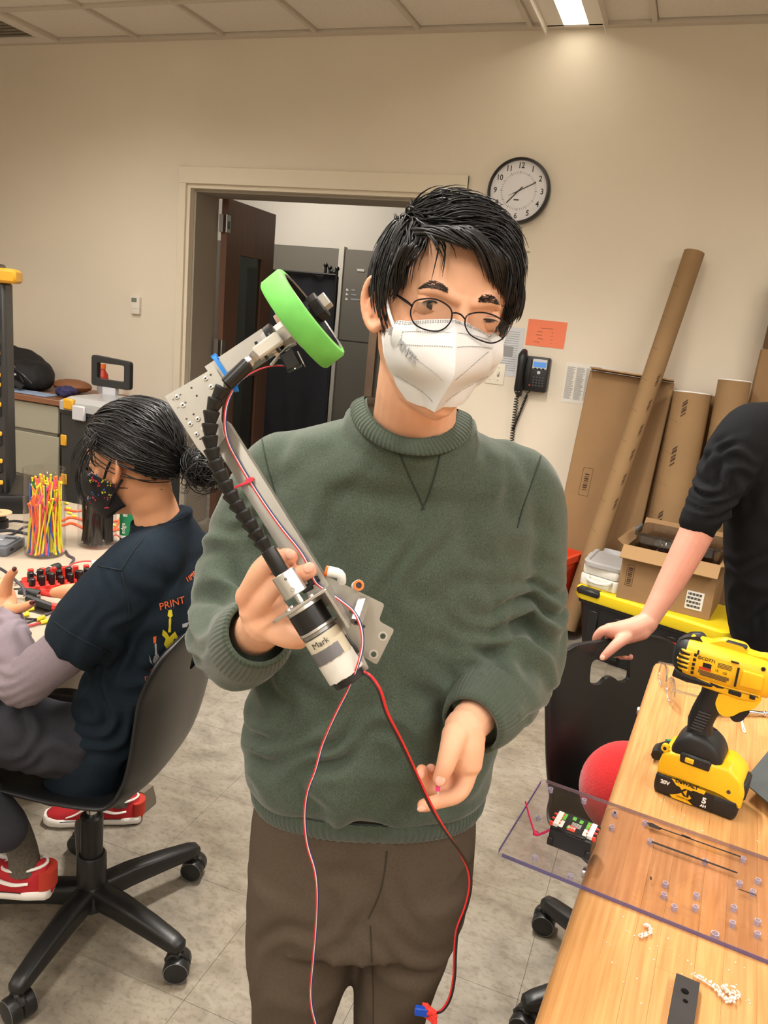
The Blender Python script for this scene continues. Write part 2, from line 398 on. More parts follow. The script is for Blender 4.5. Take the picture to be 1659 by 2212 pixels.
# ================================================================== doorway, hallway
mat('blue_tag', (60, 100, 130), .5); mat('navy_cloth', (26, 28, 36), .85, var=.2, vs=6, bump=.3, bs=500)
mat('grey_ink', (150, 150, 152), .8); mat('black_metal', (24, 24, 25), .4); mat('paper', (226, 222, 214), .8); mat('ink', (60, 58, 56), .7)
mat('black_plastic', (24, 24, 25), .38, var=.1, vs=30); mat('black_rubber', (30, 29, 28), .55)
A = Vector((-3.05, D+WT-.02, 0)); ang = math.radians(94); dv = Vector((math.cos(ang), math.sin(ang), 0)); dn = Vector((dv.y, -dv.x, 0))
dt = thing('door_1', 'brown wooden door with narrow glass panel, swung open into the hallway', 'door', M=frame(A, dv, -dn, UP)); dt['kind'] = 'structure'; del dt['category']
LW, LH, LT = .74, 2.2, .045
for x0, x1, z0, z1 in ((0, .2, .012, LH), (.56, LW, .012, LH), (.2, .56, 1.86, LH), (.2, .56, .012, .30), (.2, .56, 1.02, 1.14)):
    MB().box(((x0+x1)/2, -LT/2, (z0+z1)/2), (x1-x0, LT, z1-z0)).build('door_rail', 'wood_door', dt, 0)
clear('door_glass', (150, 160, 160), .12)
for z0, z1 in ((1.14, 1.86), (.30, 1.02)): MB().box((.38, -LT/2, (z0+z1)/2), (.36, .008, z1-z0)).build('glass_pane', 'door_glass', dt, 0)
for z in (2.04, 1.23, .3):
    hg = MB().box((-.012, -.012, z), (.03, .03, .11)).box((.012, -LT-.002, z), (.05, .004, .11))
    hg.cyl((-.018, -LT-.004, z-.055), (-.018, -LT-.004, z+.055), .008, n=10); h_ = hg.build('hinge', 'steel', dt)
    if z > 2: MB().box((.012, -LT-.005, z-.008), (.026, .002, .05)).build('label_tag', 'blue_tag', h_)
# hall far wall: grey glazed lower part with pale mullions, sign lettering
pan = thing('hall_partition', 'grey glazed partition with pale posts across the hallway', 'partition', (-2.9, HY, 0))
mat('part_grey', (112, 108, 100), .25, spec=.5)
for x0, x1 in ((-5.2, -3.08), (-3.03, -1.6), (-1.55, -.2)):
    MB().box(((x0+x1)/2, HY-.03, 1.055), (x1-x0, .03, 2.07)).build('grey_panel', 'part_grey', pan, 0, W=True)
for x in (-3.055, -1.575): MB().box((x, HY-.035, 1.06), (.05, .06, 2.1)).build('post', 'wall_hall', pan, 0, W=True)
for x in (-2.68,): MB().box((x, HY-.06, .72), (.075, .03, 1.44)).build('wood_post', mat('pale_wood', (150, 125, 104), .5, var=.1), pan, 0, W=True)
for i, z in enumerate((1.745, 1.705, 1.665)):
    tri = MB().add([(-2.99, HY-.047, z-.012), (-2.96, HY-.047, z-.012+.006), (-2.985, HY-.047, z+.012)], [(0, 1, 2)]).build('sign_arrow', 'paper', pan, 0, W=True)
    MB().box((-2.945+(.035, .05, .085)[i]/2+.01, HY-.047, z), ((.035, .05, .085)[i], .002, .014)).build('sign_line', 'grey_ink', pan, 0, W=True)
MB().box((-2.86, HY-.047, 1.30), (.4, .004, .006)).build('joint_line', 'ink', pan, 0, W=True)
MB().box((-2.86, HY-.047, 1.92), (.07, .012, .02)).build('small_plate', 'wall_hall', pan, 0, W=True)
# folded dark display screens on stands
sc_ = thing('folding_screen', 'dark navy fabric screen on black posts standing in the hallway', 'screen', (-3.1, 6.06, 0))
rs = []
cloth = MB(); NX = 40
for j in range(14):
    z = .36+1.46*j/13; rs.append([(-3.62+.84*i/NX, 6.06+.012*math.sin(i*.7+j*.35)*(1-j/16)+.01*noise.noise(Vector((i*.2, j*.3, 1))), z-.012*math.sin(PI*i/NX)*(j == 0)) for i in range(NX+1)])
cloth.loft(rs, False, False)
rs2 = [[(x, y+.02, z) for x, y, z in r] for r in rs]; cloth.loft(rs2, False, False)
cloth.build('cloth', 'navy_cloth', sc_, 60, W=True)
for x, y, z in ((-2.785, 6.05, 1.87), (-2.83, 6.1, 1.84), (-2.87, 6.14, 1.85), (-2.91, 6.18, 1.88), (-2.96, 6.2, 1.9)):
    MB().cyl((x, y, .02), (x, y, z), .012, n=10).ball((x, y, z+.01), .02, 10, 6).cyl((x, y, 0), (x, y, .02), .12, n=16).build('post', 'black_metal', sc_, W=True)
for z in (1.83, .37): MB().cyl((-3.62, 6.05, z), (-2.79, 6.05, z), .01, n=8).build('rail', 'black_metal', sc_, W=True)
ht = thing('hall_light', 'square hallway ceiling light beyond the doorway', 'light fixture', (-3.3, D+1.2, 3.04))
MB().rbox((0, 0, 0), (.6, .6, .03), .02).build('housing', 'white_metal', ht, 0)
MB().box((0, 0, -.017), (.5, .5, .006)).build('diffuser', 'lens', ht, 0)
ld = bpy.data.lights.new('hall_lamp', 'AREA'); ld.size = .5; ld.energy = 32; ld.color = (1, .95, .88)
lo = bpy.data.objects.new('lamp', ld); COL.objects.link(lo); lo.parent = ht; lo.location = (0, 0, -.03)
# ================================================================== things on the back wall
def WF(x, z, off=.0): return frame((x, D-off, z), (1, 0, 0), UP, (0, -1, 0))       # local xy on the wall, z out of it
# clock
mat('clock_face', (226, 226, 230), .35, spec=.5); mat('clock_rim', (22, 21, 20), .3)
ck = thing('wall_clock', 'round wall clock with black rim and white dial', 'clock', M=WF(-1.013, 2.262))
MB().lathe([(.15, .0), (.166, .004), (.170, .02), (.168, .045), (.163, .055), (.156, .056), (.153, .05), (.153, .03)], 64, cap=False).build('rim', 'clock_rim', ck)
MB().lathe([(.154, .0), (.154, .034)], 48).build('dial', 'clock_face', ck, 30)
for i in range(12):
    a = PI/2-2*PI*(i+1)/12; text(str(i+1), .04, Mx((.127*math.cos(a), .127*math.sin(a), .0345)), 'numeral', 'ink', ck, bold=.0007, sx=.9)
for i in range(60):
    a = 2*PI*i/60; r1 = .1 if i % 5 == 0 else .097
    MB().box(((.087+r1)/2, 0, .0345), (r1-.087, .0022 if i % 5 == 0 else .0012, .0006), M=Mx((0, 0, 0), (0, 0, a))).build('tick_mark', 'ink', ck, 0)
def hand_(a, l0, l1, w_, z, nm, m='ink'): MB().box(((l1+l0)/2, 0, z), (l1-l0, w_, .001), M=Mx((0, 0, 0), (0, 0, math.radians(a)))).build(nm, m, ck, 0)
hand_(90-63, -.03, .1, .0042, .037, 'minute_hand'); hand_(90-223, -.03, .085, .0052, .0365, 'hour_hand'); hand_(90-243, -.03, .055, .0016, .0378, 'second_hand')
MB().lathe([(.004, .034), (.004, .0385)], 12).build('hand_pin', 'ink', ck)
MB().box((-.006, -.045, .0345), (.028, .006, .0006)).build('maker_mark', 'ink', ck, 0)
# notices
def notice(name, label, x, z, w_, h_, col, rot=0.):
    t = thing(name, label, 'notice', M=WF(x, z, .001) @ Mx((0, 0, 0), (0, 0, rot)))
    MB().box((0, 0, .0), (w_, h_, .0014)).build('sheet', col, t, 0); return t
mat('orange_paper', (238, 132, 98), .75)
t = notice('notice', 'small orange paper notice above the wall phone', -.765, 1.537, .214, .142, 'orange_paper', -.01)
ln = MB().box((.0, .028, .001), (.066, .0022, .0006))
for i in range(4): ln.box((-.035+.004*i*(-1)**i, .008-.019*i, .001), (.028+.006*(i % 2), .0018, .0006)).box((.034, .008-.019*i, .001), (.008, .0018, .0006))
ln.build('printed_lines', 'ink', t, 0)
t = notice('phone_list', 'white phone list sheet taped beside the wall phone', -.50+.008, 1.289, .28, .216, 'paper')
MB().box((.02, .096, .001), (.06, .004, .0006)).build('heading', 'ink', t, 0)
ln = MB()
for c in range(5):
    for i in range(34):
        q = random.Random(c*50+i).uniform(.7, 1)*.046
        if c == 3 and i > 24: continue
        ln.box((-.13+c*.052+q/2, .085-i*.0052, .001), (q, .0026, .0006))
ln.box((.03, -.065, .001), (.05, .012, .0005)).build('printed_columns', 'grey_ink', t, 0)
mat('paper_grey', (205, 208, 214), .8)
t = notice('wall_notice', 'pale sheet of paper partly hidden behind the masked head', -.985, 1.42, .2, .27, 'paper_grey')
ln = MB()
for i in range(18): ln.box((.0, .11-i*.0125, .001), (.15, .003, .0006))
ln.box((.02, .0, .0012), (.06, .06, .0006)).build('printed_lines', 'grey_ink', t, 0)
# switch plate
mat('ivory', (228, 222, 204), .4)
t = thing('light_switch', 'ivory double switch plate right of the mask', 'light switch', M=WF(-1.024, 1.29))
MB().rbox((0, 0, .003), (.116, .116, .006), .006, b=.002).build('plate', 'ivory', t)
for x in (-.023, .023):
    MB().box((x, 0, .008), (.011, .026, .006), b=.001).build('switch_bezel', 'grey_ink', t); MB().box((x, .004, .013), (.008, .013, .011), b=.002).build('toggle', 'ivory', t)
    for y in (-.035, .035): MB().lathe([(.003, .006), (.003, .0072)], 10, M=Mx((x, y, 0))).build('screw', 'grey_ink', t)
# thermostat
mat('lcd', (120, 126, 112), .3)
t = thing('thermostat', 'small white thermostat with grey display left of the doorway', 'thermostat', M=WF(-3.497, 1.46))
MB().rbox((0, 0, .012), (.072, .112, .024), .004, b=.002).build('case', 'white_metal', t); MB().box((-.006, .034, .0242), (.042, .028, .001)).build('display', 'lcd', t, 0)
MB().box((0, -.02, .0242), (.05, .0015, .001)).build('seam', 'grey_ink', t, 0)
# wall phone
t = thing('wall_phone', 'black desk phone hung on the wall with a small blue screen', 'phone', M=WF(-.80, 1.315))
pb = MB().rbox((.012, 0, .03), (.15, .19, .05), .012, b=.006); pb.build('base', 'black_plastic', t)
MB().rbox((.036, -.004, .06), (.1, .17, .014), .008, b=.004).build('console', 'black_plastic', t)
hs = MB().tube([(-.062, -.115, .05), (-.062, -.09, .072), (-.062, -.04, .085), (-.062, .04, .085), (-.062, .09, .072), (-.062, .112, .05)], [.02, .026, .022, .022, .026, .02], 10, k=3, rnd=True)
hs.build('handset', 'black_plastic', t, 60)
mat('blue_lcd', (86, 140, 214), .25, emit=.25); mat('silver_plastic', (200, 200, 205), .35); mat('key_grey', (70, 70, 72), .5); mat('red_led', (200, 60, 60), .4)
MB().box((.036, .058, .0685), (.078, .052, .003)).build('screen_bezel', 'silver_plastic', t, 0)
MB().box((.036, .055, .0705), (.07, .028, .001)).build('screen', 'blue_lcd', t, 0)
for i in range(3): MB().rbox((.015+i*.021, .034, .0705), (.013, .006, .003), .002).build('soft_key', 'black_plastic', t)
MB().rbox((.036, .012, .069), (.016, .016, .006), .003, M=Mx((0, 0, 0))).build('navigation_key', 'silver_plastic', t)
for i in range(4):
    for j in range(4): MB().rbox((.012+j*.017, -.014-i*.015, .068), (.010, .008, .004), .002).build('key', 'key_grey', t)
MB().rbox((-.006, -.06, .068), (.008, .008, .004), .002).build('mute_key', 'red_led', t)
MB().box((-.062, -.102, .092), (.022, .004, .001)).build('maker_mark', 'grey_ink', t, 0)
def coil(a, b, r, turns, rw, sag=.0):
    a, b = Vector(a), Vector(b); P = []; m = turns*8; z = (b-a).normalized(); x = z.orthogonal().normalized(); y = z.cross(x)
    for i in range(m+1):
        u = i/m; c = a.lerp(b, u)+Vector((0, 0, 0)); P.append(c+(x*math.cos(2*PI*turns*u)+y*math.sin(2*PI*turns*u))*r)
    return MB().tube(P, rw, 5)
coil((-.072, -.135, .045), (-.072, -.39, .02), .011, 17, .0028).tube([(-.062, -.115, .05), (-.066, -.128, .05), (-.072, -.135, .045)], .003, 6).build('coiled_cord', 'black_rubber', t)
coil((-.02, -.12, .03), (-.075, -.33, .02), .006, 26, .003).tube([(.0, -.09, .03), (-.018, -.112, .04), (-.02, -.12, .03)], .003, 6).build('coiled_cord', 'black_rubber', t)
# ================================================================== cardboard along the wall on the right
mat('card', (150, 118, 82), .85, var=.07, vs=5, bump=.06, bs=120); mat('card_light', (164, 130, 90), .85, var=.06, vs=4); mat('card_dark', (96, 72, 48), .9)
mat('card_print', (74, 54, 38), .9)
def slab(name, label, p0, w_, h_, th, lean, rz, m='card', roll=0.):
    """flat box leaning back: p0 = lower left front corner on the floor"""
    M = Mx(p0, (0, 0, rz)) @ Mx((0, 0, 0), (-lean, roll, 0)); t = thing(name, label, 'cardboard', M=M)
    MB().box((w_/2, th/2, h_/2), (w_, th, h_), b=.004).build('box_body', m, t, 20); return t
t = slab('flat_cardboard_box', 'tall flat cardboard box with folded top flap behind the white case', (-.545, 4.18, 0), .43, 1.385, .07, .115, 0.02, roll=.045)
MB().box((.215, .0, 1.394), (.42, .12, .006), M=Mx((0, 0, 0), (.0, 0, 0))).build('top_flap', 'card_light', t, 0)
lb = MB().ring(.05, .047, -.0006, .0002, 4, M=frame((.115, -.0005, .82), (.7, 0, .7), (-.7*1.0, 0, .7), (0, -1, 0)))
lb = MB()
for x in (.075, .125): lb.box((x, -.0005, .80), (.0015, .001, .15))
for z in (.725, .875): lb.box((.1, -.0005, z), (.05, .001, .0015))
for i in range(8): lb.box((.1, -.0005, .757+i*.012), (.022, .001, .003+.003*(i % 3)))
lb.build('printed_mark', 'card_print', t, 0)
t = slab('flat_cardboard_box', 'wide brown cardboard sheet behind the long leaning tube', (-.2, 4.29, 0), .40, 1.325, .05, .06, 0., roll=.03)
lb = MB()
for x in (.06, .1): lb.box((x, -.0005, 1.06), (.0015, .001, .22))
for z in (.95, 1.17): lb.box((.08, -.0005, z), (.04, .001, .0015))
for i in range(10): lb.box((.08, -.0005, .98+i*.016), (.018, .001, .004+.003*(i % 3)))
lb.build('printed_mark', 'card_print', t, 0)
def ctube(name, label, a, b, r, capm=None, mk=()):
    a, b = Vector(a), Vector(b); t = thing(name, label, 'cardboard tube', M=look(a, b-a, (1, 0, 0))); L_ = (b-a).length
    MB().lathe([(r-.004, .003), (r-.004, .0), (r, .0), (r, L_), (r-.004, L_), (r-.004, L_-.06)], 32, cap=False).lathe([(r-.0045, L_-.05), (r-.0045, L_-.051)], 32).build('tube_body', 'card_tube', t)
    if capm:
        MB().lathe([(r+.001, L_-.001), (r+.001, L_+.004), (r-.01, L_+.005), (r-.012, L_+.0015)], 32).build('end_cap', capm, t)
    sp = MB()
    for i in range(int(L_/.16)):
        n = 9; c0 = i*.16+.05; sp.loft([[( (r+.0004)*math.cos(1.9+s_/n*2.6), -(r+.0004)*math.sin(1.9+s_/n*2.6), c0+.045*s_/n+dz) for s_ in range(n+1)] for dz in (0, .0016)], False, False)
    sp.build('spiral_seam', 'card_dark', t)
    pm = MB()
    for a0, z0, hh in mk:
        for k in range(5): pm.loft([[((r+.0006)*math.cos(a0+q*.05+k*.0), (r+.0006)*math.sin(a0+q*.05), z0+k*hh/5+dz+q*.004) for q in range(6)] for dz in (0, hh/5*(.5+.3*(k % 2)))], False, False)
    if mk: tag(pm.build('printed_mark', 'card_print', t), kind='stuff')
    return t
mat('card_tube', (146, 116, 80), .8, var=.08, vs=4, bump=.05, bs=80); mat('white_cap', (232, 232, 232), .5)
top = AY(1500, 545, 4.38); bot = Vector((-.36, 3.99, 0.055))
ctube('cardboard_tube', 'long slim cardboard tube leaning diagonally against the wall', bot, top, .05, None, [(-1.0, .66+i*.13, .06) for i in range(6)])
ctube('cardboard_tube', 'thick cardboard tube with a white end cap, nearest the long leaning tube', (.035, 4.14, 0), AY(1497, 848, 4.26)+Vector((0, 0, -.004)), .09, 'white_cap', [(-2.2, .62, .1), (-2.1, .95, .1), (-2.0, 1.2, .08)])
ctube('cardboard_tube', 'cardboard tube with a white end cap above the black-sleeved shoulder', (.23, 4.15, 0), AY(1587, 823, 4.25), .076, 'white_cap', [(-1.9, 1.0, .08)])
t = slab('cardboard_box', 'tall cardboard box with an open flap at the right edge', (.27, 4.31, 0), .55, 1.57, .1, .03, 0., 'card', .03)
MB().box((.275, .05, 1.75), (.55, .005, .36), M=Mx((0, 0, 0), (.03, 0, 0))).build('open_flap', 'card_dark', t, 0)
# ---- black tote with yellow lid, white case, clear lid, open cardboard box
mat('tote_black', (26, 26, 27), .45, var=.1); mat('yellow_lid', (236, 208, 30), .45); mat('white_case', (226, 224, 216), .45); mat('clear_lid', (214, 214, 214), .25, trans=.35)
mat('red_plastic', (196, 44, 34), .4); mat('red_orange', (214, 70, 38), .5)
TR = -.34
bt = thing('storage_tote', 'black storage tote with yellow lid under the cardboard box', 'storage bin', (-.33, 3.80, 0), TR)
tb = MB(); Wt, Dt, Ht = .72, .36, .325
def rrect(w_, d_, r, cx, cy, z, n=4):
    o = []
    for a, (i, j) in enumerate(((1, 1), (-1, 1), (-1, -1), (1, -1))):
        for k in range(n+1):
            q = PI/2*(a+k/n); o.append((cx+i*(w_/2-r)+r*math.cos(q), cy+j*(d_/2-r)+r*math.sin(q), z))
    return o
tb.loft([rrect(Wt-.10, Dt-.10, .04, Wt/2, Dt/2, 0), rrect(Wt-.03, Dt-.03, .04, Wt/2, Dt/2, Ht-.05), rrect(Wt-.01, Dt-.01, .04, Wt/2, Dt/2, Ht-.045), rrect(Wt-.01, Dt-.01, .04, Wt/2, Dt/2, Ht)]).build('tub', 'tote_black', bt)
for i in range(5): MB().box((.1+i*.13, .03, .14), (.05, .012, .22), M=Mx((0, 0, 0), (.05, 0, 0)), b=.003).build('tub_rib', 'tote_black', bt)
MB().loft([rrect(Wt+.01, Dt+.01, .05, Wt/2, Dt/2, Ht-.025), rrect(Wt+.02, Dt+.02, .05, Wt/2, Dt/2, Ht-.015), rrect(Wt+.02, Dt+.02, .05, Wt/2, Dt/2, Ht+.025), rrect(Wt, Dt, .05, Wt/2, Dt/2, Ht+.035)]).build('lid', 'yellow_lid', bt)
MB().box((.07, .0, Ht+.02), (.12, .05, .034), b=.01).build('lid_latch_recess', 'tote_black', bt)
MB().box((.5, .005, .2), (.1, .03, .06), b=.006).build('red_latch', 'red_plastic', bt)
RM = Mx((-.33, 3.80, 0), (0, 0, TR))
zt_ = Ht+.035
t = thing('plastic_case', 'white plastic case with a curved handle on the black tote', 'case', M=RM @ Mx((.02, .03, zt_), (0, 0, -.02)))
MB().rbox((.07, .17, .028), (.2, .33, .056), .02, b=.008).build('bottom_half', 'white_case', t); MB().rbox((.07, .17, .082), (.19, .32, .05), .02, b=.012).build('top_half', 'white_case', t)
MB().tube([(.02, .003, .05), (.03, -.025, .045), (.08, -.04, .042), (.13, -.025, .045), (.14, .003, .05)], .009, 8, k=4).build('handle', 'white_case', t)
t = thing('tray_lid', 'translucent plastic lid lying on the white case', 'lid', M=RM @ Mx((.08, .17, zt_+.112), (.03, .03, .2)))
MB().loft([rrect(.2, .3, .04, 0, 0, .0), rrect(.205, .305, .04, 0, 0, .018), rrect(.17, .27, .04, 0, 0, .021), rrect(.16, .26, .03, 0, 0, .010)]).build('lid_body', 'clear_lid', t)
MB().box((-.104, 0, .006), (.012, .06, .022), b=.003).build('lid_clip', 'clear_lid', t)
# box with flaps (open-top, walls as real sheets)
cb = thing('open_cardboard_box', 'open cardboard box with folded-out flaps on the black tote', 'box', M=RM @ Mx((.205, .0, zt_+.001), (0, 0, .17)))
Wc, Dc, Hc, tc = .42, .33, .255, .006
for c, d in (((Wc/2, tc/2, Hc/2), (Wc, tc, Hc)), ((Wc/2, Dc-tc/2, Hc/2), (Wc, tc, Hc)), ((tc/2, Dc/2, Hc/2), (tc, Dc-2*tc, Hc)), ((Wc-tc/2, Dc/2, Hc/2), (tc, Dc-2*tc, Hc))): MB().box(c, d).build('side_wall', 'card', cb, 0)
MB().box((Wc/2, Dc/2, .003), (Wc-2*tc, Dc-2*tc, .006)).build('bottom', 'card', cb, 0)
MB().box((Wc/2, -.03, 0), (Wc+.01, .075, .005), M=Mx((0, 0, Hc), (.75, 0, 0))).build('flap', 'card_light', cb, 0)
MB().box((Wc/2, .045, 0), (Wc, .09, .005), M=Mx((0, Dc, Hc), (.9, 0, 0))).build('flap', 'card', cb, 0)
MB().box((.03, Dc/2, 0), (.06, Dc, .005), M=Mx((Wc, 0, Hc), (0, -.3, 0))).build('flap', 'card_light', cb, 0)
MB().box((-.02, Dc/2, 0), (.05, Dc, .005), M=Mx((0, 0, Hc), (0, .6, 0))).build('flap', 'card', cb, 0)
sl = MB().rbox((Wc-.075, -.0012, .075), (.075, .002, .085), .0005).build('white_label', 'paper', cb, 0)
lb = MB()
for i in range(4):
    for k in range(12): lb.box((Wc-.105+k*.005, -.0026, .104-i*.019), (.0022+.0015*((k*7+i) % 3), .0006, .011))
lb.build('barcode', 'ink', sl, 0)
lb = MB()
for x in (.03, .062): lb.box((x, -.0006, .12), (.0018, .001, .1))
for z in (.07, .17): lb.box((.046, -.0006, z), (.033, .001, .0018))
for i in range(9): lb.box((.046, -.0006, .079+i*.0095), (.02, .001, .003+.002*(i % 3)))
lb.build('printed_mark', 'card_print', cb, 0)
clear('clear_plastic', (214, 212, 212), .12); mat('grey_plastic', (96, 98, 100), .5)
t = thing('plastic_bin', 'clear plastic bin with grey clips inside the open cardboard box', 'storage bin', M=RM @ Mx((.222, .004, zt_+.145), (0, 0, .17)))
pbm = MB().loft([rrect(.35, .23, .03, .2, .165, -.085), rrect(.375, .26, .03, .2, .165, .165), rrect(.39, .28, .03, .2, .165, .17), rrect(.39, .28, .03, .2, .165, .178), rrect(.371, .256, .03, .2, .165, .178), rrect(.345, .225, .03, .2, .165, -.08)])
pbm.build('tub', 'clear_plastic', t)
for x in (.0, .4): MB().box((x, .165, .165), (.014, .11, .04), b=.004).build('clip', 'grey_plastic', t)
for k in range(3):
    bg = MB(); c = Vector((.12+.085*k, .165, .12)); rr_ = random.Random(k)
    me = bmesh.new(); bmesh.ops.create_icosphere(me, subdivisions=3, radius=1)
    vs = [(c.x+v.co.x*.055, c.y+v.co.y*.05, c.z-.02+v.co.z*.045+.012*noise.noise(v.co*2.5+Vector((k, 0, 0)))) for v in me.verts]; fs = [tuple(v.index for v in f.verts) for f in me.faces]; me.free()
    bg.add(vs, fs); m4 = RM @ Mx((.222, .004, zt_+.145), (0, 0, .17)); bg.v = [m4 @ v for v in bg.v]
    solo(bg, 'plastic_bag', 'clear_plastic', ('crumpled clear bag at the left in the plastic bin', 'crumpled clear bag in the middle of the plastic bin', 'crumpled clear bag at the right in the plastic bin')[k], 'bag', smooth=25)
t = thing('red_crate', 'red plastic crate beside the black tote, mostly hidden by the green sweatshirt', 'crate', (-.66, 3.9, 0), TR)
MB().loft([rrect(.2, .3, .02, .1, .15, 0), rrect(.22, .32, .02, .1, .15, .4), rrect(.25, .35, .02, .1, .15, .405), rrect(.25, .35, .02, .1, .15, .44), rrect(.21, .31, .02, .1, .15, .44), rrect(.19, .29, .02, .1, .15, .01)]).build('tub', 'red_orange', t)
MB().box((.1, -.016, .3), (.1, .02, .03), b=.005).build('grip', 'red_plastic', t)
mat('panel_grey', (128, 128, 128), .5); mat('frame_dark', (52, 52, 54), .5)
t = thing('grey_board', 'grey board in a dark frame standing behind the black-sleeved person', 'board', (.43, 3.5, 0), -.15)
MB().box((.5, .03, .36), (.96, .02, .7)).build('panel', 'panel_grey', t, 0)
for x in (0, 1): MB().box((x, .03, .36), (.05, .04, .72), b=.004).build('frame_post', 'frame_dark', t)
MB().box((.5, .03, .73), (1.05, .04, .05), b=.004).build('frame_rail', 'frame_dark', t)
# ================================================================== left background furniture
mat('counter_top', (138, 92, 66), .4, var=.1, vs=3, stretch=(1, 10, 10)); mat('cab_putty', (168, 164, 146), .5); mat('cab_side', (142, 138, 126), .5)
mat('chrome', (205, 205, 205), .2, metal=1.); mat('alu', (190, 190, 188), .33, metal=1., var=.05, vs=30)
ct = thing('drawer_counter', 'counter with brown top and putty-coloured drawers against the left wall', 'counter', (-4.2, 4.15, 0))
x0, x1, y0, y1, zt_ = -5.2, -3.46, 3.86, D-.01, .855
MB().box(((x0+x1)/2, (y0+y1)/2-.01, zt_-.018), (x1-x0+.02, y1-y0+.03, .036), b=.004).build('worktop', 'counter_top', ct, W=True)
MB().box(((x0+x1-.16)/2, (y0+y1)/2+.01, .43), (x1-x0-.18, y1-y0-.02, .78)).build('carcass', 'cab_side', ct, 0, W=True)
MB().box((x1-.01, (y0+y1)/2+.02, .41), (.02, y1-y0-.04, .82)).build('end_panel', 'cab_side', ct, 0, W=True)
MB().box((x1-.11, y0+.03, .41), (.03, .03, .82)).build('steel_leg', 'black_metal', ct, 0, W=True)
for xa, xb in ((-5.0, -4.42), (-4.4, -3.6)):
    for za, zb in ((.06, .32), (.335, .62), (.635, .815)):
        d = MB().box(((xa+xb)/2, y0+.008, (za+zb)/2), (xb-xa-.012, .018, zb-za-.008), b=.003).build('drawer', 'cab_putty', ct, W=True)
        xm = (xa+xb)/2-.06; zm = zb-.06
        MB().tube([(xm-.08, y0, zm), (xm-.075, y0-.025, zm), (xm+.075, y0-.025, zm), (xm+.08, y0, zm)], .005, 8).build('handle', 'grey_plastic', d, W=True)
# backpack lying on the counter
mat('bag_black', (20, 20, 22), .7, var=.2, vs=9, bump=.4, bs=260, bdist=.003)
bp = thing('backpack', 'black backpack slumped on the counter', 'backpack', (-4.14, 4.12, zt_))
bk = MB(); 
for c, r in (((-4.22, 4.13, zt_+.12), (.25, .17, .13)), ((-4.10, 4.1, zt_+.1), (.19, .18, .11)), ((-4.30, 4.1, zt_+.16), (.17, .14, .12)), ((-4.00, 4.08, zt_+.07), (.12, .12, .075))): bk.ball(c, r, 24, 14)
me = remesh(bk, .018, 6)
for v in me.vertices:
    v.co.z = max(v.co.z, zt_+.002); q = v.co*9; v.co += Vector((0, 0, 1))*(.02*noise.noise(q)*(v.co.z > zt_+.03)) + v.normal*.01*noise.noise(q*2.2); v.co.z = max(v.co.z, zt_+.002)
obj('bag_body', me, 'bag_black', bp, W=True)
for dx, dz in ((-.0, .02), (.07, -.03)):
    MB().tube([(-4.30+dx, 3.945, zt_+.17+dz), (-4.18+dx, 3.925, zt_+.2+dz), (-4.04+dx, 3.93, zt_+.15+dz), (-3.97+dx, 3.95, zt_+.06)], .007, 6, k=4, flat=.6).build('zip', 'black_metal', bp, W=True)
MB().tube([(-4.32, 3.97, zt_+.11), (-4.20, 3.915, zt_+.13), (-4.07, 3.9, zt_+.09), (-3.96, 3.93, zt_+.03)], .022, 8, k=4, flat=.35).build('strap', 'bag_black', bp, W=True)
MB().box((-4.00, 3.905, zt_+.11), (.03, .006, .012), b=.002).build('zip_pull', 'silver_plastic', bp, W=True)
mat('folder_blue', (150, 170, 200), .5); mat('brown_pouch', (130, 84, 54), .6, var=.1); mat('scarf', (54, 50, 92), .85, var=.5, vs=40)
solo(MB().box((-3.92, 3.93, zt_+.005), (.42, .12, .008), b=.002), 'paper_folder', 'folder_blue', 'pale blue folder lying under the backpack', 'folder')
solo(MB().ball((-3.80, 4.2, zt_+.046), (.14, .1, .045), 18, 8), 'leather_pouch', 'brown_pouch', 'brown pouch beside the backpack', 'pouch')
sm = MB()
for i in range(7):
    P = [(-3.66+.05*math.sin(i*1.7+j*1.2), 4.0+.05*math.cos(i*2.3+j), zt_+.02+.012*((i*5+j) % 4)) for j in range(6)]
    sm.tube(P, .014, 7, k=3, rnd=True)
solo(remesh(sm, .008, 2), 'fabric_lanyard', 'scarf', 'bunched purple and white lanyard on the counter', 'lanyard')
mat('orange_drink', (200, 60, 44), .25, trans=.2); mat('cap_orange', (232, 110, 50), .4)
b = thing('drink_bottle', 'red drink bottle with orange cap behind the black loop handle', 'bottle', AY(217, 832, 4.2)+Vector((0, 0, 0)))
BL = AY(222, 838, 4.2); b.location = (BL.x, 4.2, zt_); TM[b.name] = Mx((BL.x, 4.2, zt_))
MB().lathe([(.032, 0), (.036, .01), (.036, .06), (.031, .09), (.036, .12), (.034, .15), (.016, .18), (.016, .19)], 20).build('body', 'orange_drink', b); MB().lathe([(.019, .188), (.019, .218)], 16).build('cap', 'cap_orange', b)
MB().lathe([(.0365, .03), (.0365, .085)], 20, cap=False).build('label', 'grey_ink', b)
